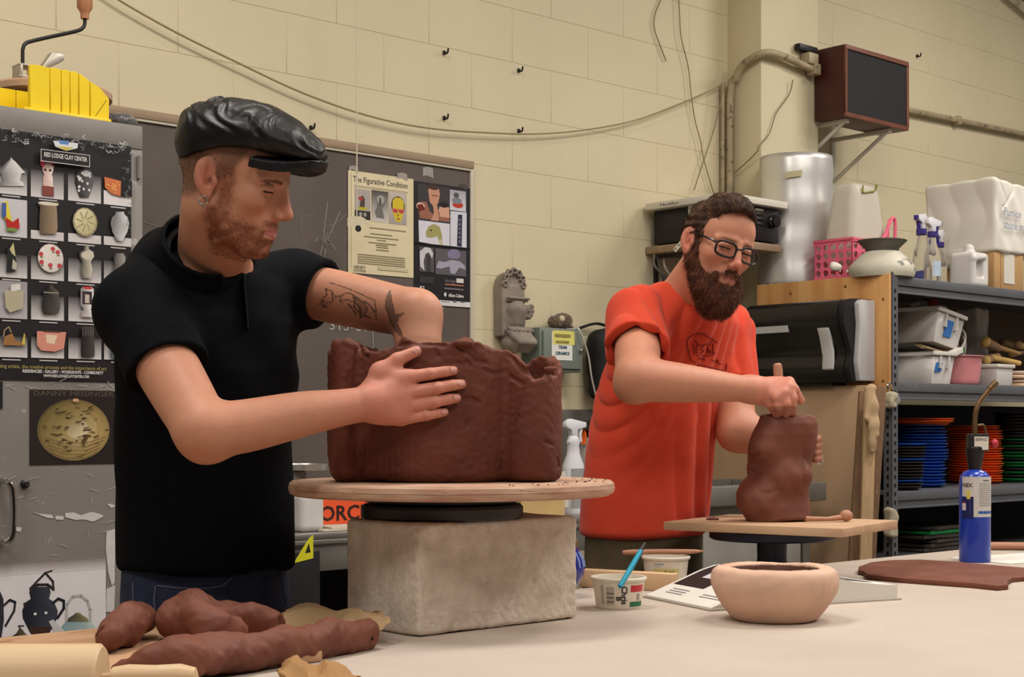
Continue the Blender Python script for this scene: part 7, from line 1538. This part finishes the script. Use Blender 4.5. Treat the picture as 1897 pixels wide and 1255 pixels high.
# stubble hairs
vi = np.arange(len(v)); rs = np.random.RandomState(5); pick = vi[(rs.rand(len(v)) < bm1*.6)]; nn = gradn(B1, v[pick]); dn = np.tile(H1.R @ np.array([.25, 0, -1.0]), (len(pick), 1))
strands('beard', v[pick], nn, dn,   .0065, .0003, m_hairv, per1, ORG1, np.tile(A3(112, 60, 36), (len(pick), 1))*rs.uniform(.6, 1.4, (len(pick), 1)), 6, .5, .5)
pick = vi[(rs.rand(len(v)) < hm*.30*(z < 6.5))]; nn = gradn(B1, v[pick]); dn = np.tile(H1.R @ np.array([-.5, 0, -1.0]), (len(pick), 1)); strands('hair', v[pick], nn, dn, .0045, .00034, m_hairv, per1, ORG1, np.tile(A3(84, 58, 42), (len(pick), 1)), 7, .4, .6)
pick = vi[br & (rs.rand(len(v)) < .6)]; nn = gradn(B1, v[pick]); dn = np.sign(y[pick])[:, None]*np.tile(H1.R @ np.array([-.3, 1.0, 0.1]), (len(pick), 1)); strands('eyebrows', v[pick], nn, dn, .006, .0004, m_hairv, per1, ORG1, np.tile(A3(80, 54, 38), (len(pick), 1)), 8, .3, .4)
# ---- polo shirt
m_polo = M('black_polo', (11, 12, 16), .9, .18, 40, bump=.12, bs=400, spec=.12)
def sleeve(a, b_, ra, rb, hem, nr):
    f0, c0, r0 = cap(a, b_, ra, rb); h_ = _v(hem); n_ = _v(Vector(nr).normalized())
    def g(p):
        d = f0(p); e = (p-h_) @ n_; w = np.maximum(.004-np.abs(d-e), 0)/.004; return np.maximum(d, e)+w*w*.001
    return g, c0, r0
S1 = SDF()
S1.u(loft([(.900, -.574, 2.845, .178, .150), (1.0, -.574, 2.83, .174, .146), (1.15, -.572, 2.80, .172, .142), (1.27, -.556, 2.775, .186, .138), (1.36, -.545, 2.755, .188, .118), (1.42, -.538, 2.745, .13, .095), (1.45, -.537, 2.74, .085, .08)], LAT, .02), 0)
S1.u(cap(NB-Vector((0, 0, .03)), ShR+Vector((0, 0, .0)), .055, .066), .05); S1.u(cap(NK-Vector((0, 0, .035)), ShL+Vector((0, 0, .005)), .06, .066), .05); S1.u(cap(NB-Vector((0, 0, .03)), NK-Vector((0, 0, .05)), .055, .06), .04)
aR = (ElR-ShR); eR = ShR+aR*.75
aL = (ElL-ShL); eL = ShL+aL*.6
nrR = aR.normalized(); nrL = aL.normalized()
hemR = ShR+aR*.50; hemL = ShL+aL*.24
def sleeve_cut(pt, nr, cen, rad):
    def g(p):
        d = (p-_v(pt)) @ _v(nr); rr_ = np.sqrt(((p-_v(cen))**2).sum(1)); return np.maximum(-d, rr_-rad)
    return g, None, 1
S1.u(sleeve(ShR, eR, .070, .069, hemR, nrR*.92+Vector((0, 0, -.25))), .03); S1.u(sleeve(ShL, eL, .068, .067, hemL, nrL*.9+Vector((.25, 0, -.12))), .03)
S1.sub(cap(hemR-nrR*.006, hemR+nrR*.1, .053), .002); S1.sub(cap(hemL-nrL*.005, hemL+nrL*.1, .0535), .002)
S1.sub(loft([(.87, -.574, 2.845, .162, .134), (.93, -.574, 2.84, .160, .132)], LAT, .01), .003)
S1.sub(cap(NK+Vector((.016, -.014, .0)), NK+Vector((.07, -.06, .16)), .062, .078), .01)
nf = snoise(201, 8, 2.2, 5)
def folds1(p):
    X = (p[:, 0]+.57)*.59+(p[:, 1]-2.8)*.80; Y = (p[:, 0]+.57)*.80-(p[:, 1]-2.8)*.59; Zz = p[:, 2]
    a = np.sin((Zz*26+X*30+1.2*nf(p)))*np.exp(-((Zz-1.30)/.09)**2)*.0035
    b_ = np.sin(X*38+Zz*7+1.6*nf(p))*np.exp(-((Zz-.98)/.14)**2)*.0042
    c_ = np.sin(Zz*55-X*12+nf(p)*1.2)*np.exp(-((X+.16)/.07)**2)*np.exp(-((Zz-1.40)/.09)**2)*.003
    return a+b_+c_+.0018*nf(p)
S1.disp(folds1)
v, f = S1.mesh(.0042, (-.84, 2.42, .86), (-.20, 3.12, 1.56)); mesh_np('polo_shirt', v, f, m_polo, per1, origin=ORG1)
# collar and placket
CO = SDF(); ax0 = P(366, 486, 2.685); axd = (Vector(H1.w((-1.2, 0, -4.0)))-ax0).normalized()
def collar(p):
    q = p-_v(ax0); h = q @ _v(axd); r = np.sqrt(np.maximum((q*q).sum(1)-h*h, 0)); rr_ = np.interp(h, [-.03, 0, .035, .055], [.100, .088, .075, .073])
    return np.maximum(np.abs(r-rr_)-.004, np.maximum(-.03-h, h-.048))
CO.u((collar, None, 1), 0); fr = ax0+f1v*.085+Vector((.01, 0, -.02)); CO.sub(cap(fr+Vector((0, 0, -.06)), fr+Vector((.02, -.02, .1)), .018, .055), .004); CO.disp(lambda p: .0012*nf(p*3))
v, f = CO.mesh(.003, (-.72, 2.50, 1.35), (-.36, 2.92, 1.60)); mesh_np('collar', v, f, m_polo, per1, origin=ORG1)
pl_pts = []
for py in (505, 540, 575, 610, 640):
    px = 452+(py-505)*.08; d = S1.hit(px, py)
    if d: pl_pts.append(P(px, py, d-.0015)-Vector(ORG1))
if len(pl_pts) > 2: b = MB(); b.tube(pl_pts[:4], .011, 8, flat=.12); b.build('placket', m_polo, per1)
# under-shirt neck band
b = MB(); cN = ax0+axd*.012+Vector((.006, -.006, 0)); axn = (axd+Vector((.18, -.2, 0))).normalized(); e1 = axn.orthogonal().normalized(); e2 = axn.cross(e1)
b.tube([cN+e1*.064*math.cos(2*PI*i/32)+e2*.064*math.sin(2*PI*i/32)-Vector(ORG1) for i in range(33)], .006, 8, caps=False); b.build('undershirt_neckband', M('black_undershirt', (26, 25, 28), .85, .1, 40), per1)
# ---- jeans
m_jean = M('dark_denim', (34, 40, 62), .85, .16, 30, col2=(46, 54, 78), bump=.2, bs=300)
J1 = SDF(); J1.u(loft([(.74, -.578, 2.86, .17, .135), (.85, -.577, 2.855, .172, .138), (.95, -.575, 2.85, .165, .132)], LAT, .02), 0)
for s, fo in ((-1, .02), (1, -.02)):
    h_ = Vector((-.578, 2.86, .78))+l1v*s*.085; kn = Vector((-.578, 2.88, .45))+l1v*s*.10+f1v*(.02+fo); an = Vector((-.59, 2.90, .09))+l1v*s*.11; limb(J1, [h_, kn, an], [.088, .066, .056], .03)
njn = snoise(211, 8, 4, 9); J1.disp(lambda p: .003*njn(p)); v, f = J1.mesh(.007, (-.90, 2.55, .03), (-.28, 3.15, .97)); mesh_np('jeans', v, f, m_jean, per1, origin=ORG1)
def seam(S, pts, name, m, par, org, r=.0016, d1=4.5):
    q = []
    for px, py in pts:
        d = S.hit(px, py, 2.0, d1)
        if d: q.append(P(px, py, d-.0008)-Vector(org))
    if len(q) > 1: b = MB(); b.tube(q, r, 6); b.build(name, m, par)
m_stitch = M('denim_stitch', (96, 100, 116), .8, .1)
seam(J1, [(288, 1086), (286, 1110), (287, 1135), (289, 1158)], 'seam', m_stitch, per1, ORG1); seam(J1, [(246, 1078), (247, 1110), (241, 1135)], 'seam', m_stitch, per1, ORG1); seam(J1, [(290, 1086), (330, 1090), (380, 1091), (412, 1086), (428, 1072)], 'pocket_stitching', m_stitch, per1, ORG1); seam(J1, [(520, 1060), (525, 1090), (530, 1120)], 'seam', m_stitch, per1, ORG1)
m_shoe = M('black_shoe', (28, 26, 26), .5, .1)
for s in (-1, 1):
    a = Vector((-.59, 2.90, .05))+l1v*s*.11; K1 = SDF(); K1.u(cap(a, a+f1v*.16-Vector((0, 0, .008)), .045, .040), 0); K1.u(cap(a, a+Vector((0, 0, .05)), .045, .045), .02); K1.inter(plane((0, 0, 0), (0, 0, -1)), .004); v, f = K1.mesh(.006, tuple(a+Vector((-.25, -.25, -.06))), tuple(a+Vector((.25, .25, .16)))); mesh_np('shoe', v, f, m_shoe, per1, origin=ORG1)
# ---- flat cap
m_leather = M('black_leather', (13, 12, 14), .42, .2, 12, bump=.6, bs=34, spec=.38)
CPc = SDF()
def CU(p, k): CPc.u(H1.pr(p), k*H1.k)
CU(ell((-1.2, 0, 6.0), (10.3, 8.9, 6.5)), 0); CU(ell((4.6, 0, 8.3), (9.4, 8.6, 4.1), rotm('Y', 6)), 3.0); CU(ell((-5.2, 0, 4.2), (5.6, 8.0, 5.4)), 3.0)
def zlow(p): return (np.interp(p[:, 0], [-13, -8.5, -4.5, 0, 3.6, 8, 12, 16], [-1.4, -.4, 2.2, 4.4, 5.5, 5.6, 6.2, 7.0])-p[:, 2])*.85
CPc.inter(H1.pr((zlow, None, 1e3)), .5*H1.k)
CPc.sub(H1.pr(ell((-1.5, 0, 2.6), (9.35, 7.6, 8.2))), .2*H1.k)
nw = snoise(221, 10, .10, .26)
def leather(p):
    q = H1.l(p); a = np.sin(q[:, 2]*2.6+q[:, 0]*.9+1.5*nw(q))*sm(q[:, 2], 6, 9)*(1-sm(q[:, 2], 11.5, 13.5)); b_ = np.abs(np.sin(q[:, 0]*.8+q[:, 2]*1.3+2.0*nw(q)))
    return .0016*a-.0022*b_**3*sm(q[:, 2], 5, 8)+.0012*nw(q)
CPc.disp(leather)
for s in (-1, 1): CPc.sub(H1.pr(cap((-8, s*4.3, 11.0), (9, s*3.5, 12.6), .15)), .25*H1.k)
v, f = CPc.mesh(.003, tuple(H1.o+np.array((-.2, -.16, -.1))), tuple(H1.o+np.array((.2, .16, .2)))); cap_o = mesh_np('flat_cap', v, f, m_leather, per1, origin=ORG1)
PK = SDF()
def peak(p):
    x, y, z = p.T; zc = np.interp(x, [4, 8, 11, 15], [4.7, 4.9, 5.2, 6.2])-.020*y*y; r = np.sqrt(((x-3.5)/11.3)**2+(y/8.1)**2); return np.maximum(np.abs(z-zc)-.75, (r-1)*7.5)
PK.u(H1.pr((peak, None, 1e3)), 0); PK.inter(H1.pr(plane((5.2, 0, 5), (-1, 0, 0))), .2*H1.k); PK.disp(lambda p: .0006*nw(H1.l(p))-.0012)
v, f = PK.mesh(.003, tuple(H1.o+np.array((-.05, -.16, -.08))), tuple(H1.o+np.array((.2, .16, .16)))); mesh_np('peak', v, f, m_leather, cap_o, origin=ORG1)
# lashes
def lashes(H, lid, par, org, m):
    for sd_ in (-1, 1):
        pts = []
        for i in range(11):
            a = math.radians(-68+i*13.6); yy = math.sin(a); zz = lid-.03; rr_ = math.sqrt(max(0, 1-(zz/1.42)**2)); pts.append(Vector(H.w((7.1+1.49*rr_*math.cos(a), sd_*3.2+1.75*rr_*yy, zz-.22*yy*yy)))-Vector(org))
        b = MB(); b.tube(pts, [.0002, .0006]+[.0008]*7+[.0006, .0002], 6); b.build('eyelashes', m, par)
m_lash = M('dark_lash', (44, 30, 24), .7, .05)
lashes(H1, -.45, per1, ORG1, m_lash)
# earring
b = MB(); e0 = Vector(H1.w((-.9, -8.1, -4.5))); R3 = H1.R; e_f = Vector(R3[:, 0]); e_u = Vector(R3[:, 2]); pts = [e0+(e_f*math.cos(2*PI*i/20)+e_u*math.sin(2*PI*i/20))*.0075-Vector(ORG1)-Vector((0, 0, .003)) for i in range(21)]
b.tube(pts, [.0014+.0008*(i % 4 == 0) for i in range(21)], 8, caps=False); b.build('hoop_earring', M('silver_earring', (206, 200, 190), .2, .05, metal=1), per1)

# ------------------------------------------------------------------ bearded man
H2 = HeadFrame((.470, 3.45, 1.583), -64, 13, -12, .94)
U2 = Vector((.737, .676, 0)); f2v = Vector((.676, -.737, 0)); ORG2 = np.array((.32, 3.66, 0.0))
ShR2, ElR2, WrR2 = P(1182, 592, 3.52), P(1180, 703, 3.29), P(1392, 722, 3.38)
ShL2, ElL2, WrL2 = P(1345, 614, 3.76), P(1366, 800, 3.60), P(1478, 828, 3.57)
NK2 = Vector((.408, 3.575, 1.475)); B2 = SDF(); head_ops(B2, H2, 1.0, .97, -.35)
B2.u(cap(H2.w((-2.6, 0, -5.5)), NK2, .055, .060), .03); B2.u(cap(H2.w((1.5, 0, -9)), NK2+f2v*.02, .035, .045), .03)
B2.u(loft([(1.24, .352, 3.64, .13, .10), (1.36, .395, 3.625, .15, .09), (1.44, .405, 3.60, .10, .07)], WANG, .03), .03)
B2.u(cap(NK2-Vector((0, 0, .03)), ShR2, .045, .05), .04); B2.u(cap(NK2-Vector((0, 0, .03)), ShL2, .045, .05), .04)
q = ElR2-ShR2; limb(B2, [ShR2, ShR2+q*.5, ElR2], [.052, .052, .047], .025); q = WrR2-ElR2
limb(B2, [ElR2, ElR2+q*.25, ElR2+q*.6, ElR2+q*.85, WrR2], [.047, .046, .038, .031, .0285], .02); B2.u(ell(ElR2+Vector((-.012, .0, -.022)), (.026, .024, .022)), .03)
# fist with a tool
dF = 3.40; Q = lambda px, py, d=dF: P(px, py, d)
B2.u(cap(WrR2, Q(1440, 718), .026, .026), .02); B2.u(cap(WrR2, Q(1436, 742), .022, .020), .02)
kn = [Q(1462, 708, 3.38), Q(1461, 718, 3.365), Q(1452, 728, 3.355), Q(1440, 737, 3.355)]
for i, (k_, m_, t_) in enumerate(zip(kn, [Q(1472, 722, 3.375), Q(1469, 738, 3.36), Q(1457, 748, 3.352), Q(1442, 755, 3.356)], [Q(1484, 743, 3.385), Q(1468, 764, 3.372), Q(1456, 768, 3.372), Q(1440, 768, 3.378)])):
    B2.u(cap(Q(1425, 722), k_, .018, .0125), .012); B2.u(cap(k_, m_, .0115, .0105), .003); B2.u(cap(m_, t_, .0105, .0088), .003)
B2.u(cap(Q(1418, 736, 3.38), Q(1436, 762, 3.375), .013, .010), .008)
# far arm
q = ElL2-ShL2; limb(B2, [ShL2, ShL2+q*.5, ElL2], [.052, .050, .046], .025); q = WrL2-ElL2; limb(B2, [ElL2, ElL2+q*.3, ElL2+q*.75, WrL2], [.047, .045, .034, .028], .02)
B2.u(cap(WrL2, P(1496, 828, 3.56), .024, .022), .02)
for i in range(4):
    y_ = 808+i*12; B2.u(cap(P(1496, y_+4, 3.56), P(1515, y_+6, 3.53), .011, .010), .006); B2.u(cap(P(1515, y_+6, 3.53), P(1510, y_+8, 3.475), .0098, .0082), .003)
per2 = thing('person', 'bearded man in glasses and an orange t-shirt working on the clay torso', 'person', tuple(ORG2), 0)
v, f = B2.mesh(.0028, (.18, 3.20, .94), (.76, 3.95, 1.72))
c, l, inh = skin_base(v, H2, (196, 134, 106), (184, 98, 80), [(tuple(Q(1440, 730)), .10)])
x, y, z = l.T; c = lash(c, l, inh, -.35); px, py = pix(v)
sl_ = sm(-v[:, 1]*0+np.abs(v[:, 1]-3.3), 0, 1)*0
fore = (px < 1400) & (py > 640) & (v[:, 1] < 3.5); c[fore] = c[fore]*.93+A3(176, 122, 92)*.07*0+c[fore]*0
br = inh & (np.abs(z-1.75) < .36) & (np.abs(y) > 1.2) & (np.abs(y) < 5.0) & (x > 5.6); bw = np.exp(-((z-1.7)/.32)**2)*sm(np.abs(y), .9, 1.6)*(1-sm(np.abs(y), 4.2, 5.2))*inh*(x > 5.4); c = mixc(c, A3(106, 66, 46), np.clip(bw*.7, 0, .7))
claym = ((px > 1500) & (py > 795) & (py < 862)) | ((px > 1425) & (py > 752) & (py < 775)); c = mixc(c, A3(120, 68, 50), claym*.65)
mesh_np('body', v, f, m_skin, per2, cols=c.astype(np.float32), origin=ORG2)
# beard
BD = SDF()
def BU(p, k): BD.u(H2.pr(p), k*H2.k)
BU(ell((5.6, 0, -10.6), (4.2, 5.3, 3.8)), 0); BU(ell((6.0, 0, -13.4), (3.8, 4.4, 3.6)), 3)
for s in (-1, 1):
    BU(cap((.6, s*6.15, -1.6), (.6, s*5.9, -5.0), .85, 1.3), 1.2); BU(cap((.6, s*5.8, -5.0), (4.4, s*4.2, -10.0), 1.7, 2.6), 2); BU(cap((8.9, s*.5, -5.55), (7.4, s*3.0, -7.2), .62, .7), .6); BU(cap((7.4, s*3.0, -7.2), (6.4, s*3.4, -9.6), .8, 1.6), 1.0)
BD.sub(H2.pr(ell((9.4, 0, -7.15), (2.2, 2.3, 1.0))), .4*H2.k); BD.sub(H2.pr(ell((8.6, 0, -2.2), (2.6, 5.0, 2.7))), .5*H2.k)
nb = snoise(231, 12, .25, .6); nb2 = snoise(232, 12, .9, 1.6)
BD.disp(lambda p: .0022*nb(H2.l(p)*np.array([1, 1, .45], np.float32))+.0011*nb2(H2.l(p)*np.array([1, 1, .35], np.float32)))
v, f = BD.mesh(.003, tuple(H2.o+np.array((-.16, -.16, -.26))), tuple(H2.o+np.array((.16, .16, .04)))); lb = H2.l(v)
cb_ = np.tile(A3(76, 44, 31), (len(v), 1)); cb_ = mixc(cb_, A3(122, 70, 46), np.clip(.5+.5*nb(lb.astype(np.float32)), 0, 1)*.6)
bd_o = mesh_np('beard', v, f, MV('beard_mass', .8, .2, .3, 300, var=.2, vs=120), per2, cols=cb_.astype(np.float32), origin=ORG2)
rs = np.random.RandomState(9); pick = rs.choice(len(v), min(len(v), 11000), replace=False); nn = gradn(BD, v[pick]); dn = np.tile(H2.R @ np.array([.15, 0, -1.0]), (len(pick), 1))
strands('beard_hair', v[pick], nn, dn, .017, .00045, m_hairv, bd_o, ORG2, cb_[pick]*rs.uniform(.6, 1.7, (len(pick), 1)), 10, .45, .45)
# hair
HR = SDF(); HR.u(H2.pr(ell((-1.6, 0, 3.2), (9.75, 7.85, 8.75))), 0); HR.u(H2.pr(ell((1.8, -.4, 8.4), (6.2, 6.2, 4.6))), 2*H2.k)
def hairline(p):
    x, y, z = p.T; zl = np.interp(x, [-12, -8, -4.5, -3.2, -.2, .4, 2.4, 3.4, 5.5, 8.5], [-7.0, -6.8, -5.2, -1, 2.6, -2.6, -2.0, 4.6, 8.2, 10.2]); zl = zl-np.where(x > 4, .12*np.abs(y), 0); return (zl-z)*.6
HR.inter(H2.pr((hairline, None, 1e3)), .6*H2.k)
nh = snoise(241, 12, .12, .35); nh2 = snoise(242, 12, .6, 1.2); HR.disp(lambda p: .0022*nh(H2.l(p)*np.array([.4, 1, .6], np.float32))+.0009*nh2(H2.l(p)*np.array([.3, 1, .8], np.float32)))
v, f = HR.mesh(.003, tuple(H2.o+np.array((-.17, -.17, -.11))), tuple(H2.o+np.array((.17, .17, .17)))); lh = H2.l(v); ch = np.tile(A3(72, 50, 36), (len(v), 1)); ch = mixc(ch, A3(104, 74, 52), np.clip(nh(lh.astype(np.float32)), 0, 1)*.6)
hr_o = mesh_np('hair', v, f, MV('hair_mass', .7, .25, .3, 300, var=.2, vs=120), per2, cols=ch.astype(np.float32), origin=ORG2)
pick = rs.choice(len(v), min(len(v), 12000), replace=False); nn = gradn(HR, v[pick]); lp = lh[pick]
dl = np.where((lp[:, 2] > 6)[:, None], np.array([[1.0, -.35, -.1]]), np.array([[-.35, 0, -1.0]])); dn = dl @ H2.R.T
strands('hair_strands', v[pick], nn, dn, .016, .00045, m_hairv, hr_o, ORG2, ch[pick]*rs.uniform(.6, 1.6, (len(pick), 1)), 11, .18, .12)
lashes(H2, -.35, per2, ORG2, m_lash)
# glasses
m_frame = M('black_frame', (20, 20, 24), .3, .05, coat=.3)
gl = bpy.data.objects.new('glasses', None)
b = MB(); hw = lambda p: Vector(H2.w(p))-Vector(ORG2)
def rim(s):
    o = []
    for i in range(33):
        a = 2*PI*i/32; ca, sa = math.cos(a), math.sin(a); e = 3.2; r = (abs(ca)**e+abs(sa)**e)**(-1/e); yy = s*3.45+2.65*r*ca; zz = -.75+1.75*r*sa+.12*s*ca*0; xx = 9.35-.035*(yy*yy)*.75+.12*zz*-.6; o.append((xx, yy, zz))
    return o
for s in (-1, 1): b.tube([hw(p) for p in rim(s)], .0027, 8, caps=False)
b.tube([hw((9.5, -.85, -.1)), hw((9.75, 0, .15)), hw((9.5, .85, -.1))], .0022, 8)
frame = b.build('glasses_frame', m_frame, per2)
for s in (-1, 1):
    b = MB(); b.tube([hw((8.1, s*6.05, .2)), hw((7.2, s*6.9, .5)), hw((3.0, s*7.25, .9)), hw((-.6, s*7.7, 1.3)), hw((-2.6, s*7.6, .3))], [.0026, .0026, .0022, .002, .0018], 8, flat=1.0); b.build('temple_arm', m_frame, frame)
    b = MB(); pts = [hw(p) for p in rim(s)][:-1]; cen_ = sum(pts, Vector())/len(pts); b.add(pts+[cen_], [(i, (i+1) % 32, 32) for i in range(32)]); b.build('lens', M('lens_glass', (255, 255, 255), .02, 0, trans=1.0, ior=1.02, spec=.6), frame)
b = MB(); e0 = hw((-.9, -8.0, -4.4)); b.ball(e0, .0028, 10, 8); b.tube([e0, e0-Vector((0, 0, .008))], .0012, 6); b.build('stud_earring', M('red_earring', (150, 40, 34), .3, .05), per2)
# ---- t-shirt
m_tee = M('orange_tee', (208, 74, 48), .9, .08, 6, bump=.12, bs=380, sheen=.1, spec=.15, col2=(198, 62, 40))
S2 = SDF()
S2.u(loft([(.905, .318, 3.66, .172, .140), (1.0, .322, 3.655, .170, .138), (1.12, .332, 3.65, .166, .134), (1.25, .355, 3.64, .168, .130), (1.35, .385, 3.63, .178, .118), (1.42, .402, 3.61, .155, .10), (1.47, .408, 3.59, .085, .085), (1.49, .408, 3.585, .07, .075)], WANG, .02), 0)
S2.u(cap(NK2-Vector((0, 0, .04)), ShR2, .06, .068), .05); S2.u(cap(NK2-Vector((0, 0, .04)), ShL2, .06, .064), .05)
aR = ElR2-ShR2; aL = ElL2-ShL2; 
nrR = aR.normalized(); nrL = aL.normalized(); hemR = ShR2+aR*.52; hemL = ShL2+aL*.60
S2.u(sleeve(ShR2, ShR2+aR*.85, .070, .072, hemR, nrR), .03); S2.u(sleeve(ShL2, ShL2+aL*.85, .066, .066, hemL, nrL), .02)
S2.sub(cap(hemR-nrR*.012, hemR+nrR*.1, .058), .002); S2.sub(cap(hemL-nrL*.006, hemL+nrL*.03, .0525), .002)
S2.sub(loft([(.88, .318, 3.66, .156, .124), (.935, .318, 3.66, .154, .122)], WANG, .01), .003)
S2.sub(cap(NK2+Vector((.006, -.008, -.002)), NK2+Vector((.03, -.06, .16)), .060, .072), .008)
nf2 = snoise(251, 8, 2.0, 4.5)
def ridge(ph): return 1-2*np.abs(np.sin(ph*.5))
def folds2(p):
    X = (p[:, 0]-.34)*.737+(p[:, 1]-3.64)*.676; Y = (p[:, 0]-.34)*.676-(p[:, 1]-3.64)*.737; Zz = p[:, 2]; w = 1.1*nf2(p)
    low = 1-sm(Zz, 1.15, 1.34); a = ridge(X*95+Zz*16+w)*low*sm(Zz, .90, .98)*sm(X, -.10, .02)*.0055
    b_ = ridge((Zz-X*1.4)*105+w)*np.exp(-((X+.10)/.09)**2)*np.exp(-((Zz-1.22)/.11)**2)*.0050
    c_ = ridge((X*.95+(1.45-Zz)*.40)*125+w)*sm(Zz, 1.22, 1.34)*sm(Y, -.04, .02)*.0040
    return a+b_+c_+.0022*nf2(p)
S2.disp(folds2)
v, f = S2.mesh(.0036, (.06, 3.30, .885), (.66, 4.00, 1.56)); tee = mesh_np('t_shirt', v, f, m_tee, per2, origin=ORG2)
b = MB(); cN = NK2+Vector((.010, -.014, .006)); axn = Vector((0, 0, 1))+Vector((.22, -.34, 0)); axn.normalize(); e1 = axn.orthogonal().normalized(); e2 = axn.cross(e1)
b.tube([cN+e1*.0655*math.cos(2*PI*i/36)+e2*.0655*math.sin(2*PI*i/36)-Vector(ORG2) for i in range(37)], .0085, 8, caps=False); b.build('neckband', m_tee, tee)
m_print = M('shirt_print', (122, 26, 16), .8, .05)
Z7 = lambda L: [(1240+a/11.86, 600+b_/11.86) for a, b_ in L]
for L in ([(385, 420), (400, 360), (440, 300), (500, 255), (560, 232), (640, 225), (760, 228), (840, 285), (960, 350), (1050, 415)], [(385, 420), (400, 520), (430, 640), (470, 800), (580, 860)], [(620, 905), (760, 920), (900, 960), (1060, 1000), (1220, 1045), (1255, 980), (1255, 880)], [(535, 470), (540, 560), (545, 655)], [(560, 385), (610, 420), (615, 470), (590, 540), (600, 655)], [(650, 470), (780, 465)], [(750, 500), (690, 560), (760, 600), (680, 665)], [(800, 450), (910, 440)], [(840, 490), (840, 640)], [(850, 560), (920, 600), (850, 640)], [(960, 440), (965, 560), (970, 630), (1000, 650), (900, 635)], [(590, 700), (800, 702), (980, 680)], [(640, 760), (770, 770), (770, 800)], [(930, 790), (990, 830)], [(1030, 780), (1040, 850)], [(1080, 790), (1070, 860), (1140, 890)]): seam(S2, Z7(L), 'print_line', m_print, tee, ORG2, .0013)
# hem stitching and trousers
m_olive = M('olive_trousers', (84, 72, 50), .85, .12, 20, bump=.15, bs=260)
J2 = SDF(); J2.u(loft([(.74, .318, 3.665, .16, .125), (.9, .32, 3.66, .160, .126), (.97, .32, 3.66, .152, .12)], WANG, .02), 0)
for s in (-1, 1):
    h_ = Vector((.318, 3.67, .78))+U2*s*.08; kn_ = Vector((.318, 3.70, .45))+U2*s*.09; an = Vector((.31, 3.72, .09))+U2*s*.10; limb(J2, [h_, kn_, an], [.085, .064, .056], .03)
J2.disp(lambda p: .003*njn(p)); v, f = J2.mesh(.007, (.02, 3.42, .03), (.62, 3.95, 1.0)); mesh_np('trousers', v, f, m_olive, per2, origin=ORG2)
for s in (-1, 1):
    a = Vector((.31, 3.72, .05))+U2*s*.10; K1 = SDF(); K1.u(cap(a, a+f2v*.16-Vector((0, 0, .008)), .045, .040), 0); K1.u(cap(a, a+Vector((0, 0, .05)), .045, .045), .02); K1.inter(plane((0, 0, 0), (0, 0, -1)), .004); v, f = K1.mesh(.006, tuple(a+Vector((-.25, -.25, -.06))), tuple(a+Vector((.25, .25, .16)))); mesh_np('shoe', v, f, m_shoe, per2, origin=ORG2)
# wooden tool held in the fist
a, c_ = P(1440, 673, 3.40), P(1448, 770, 3.40)
t = thing('held_wooden_tool', 'rounded wooden tool handle held upright in the bearded man\'s fist', 'tool', c_, 0); b = MB(); qv = a-c_
b.tube([Vector((0, 0, 0)), qv*.5, qv*.85, qv*.97, qv], [.008, .0095, .0105, .0095, .005], 14); b.build('handle', M('pink_stick', (176, 126, 100), .6, .1), t)
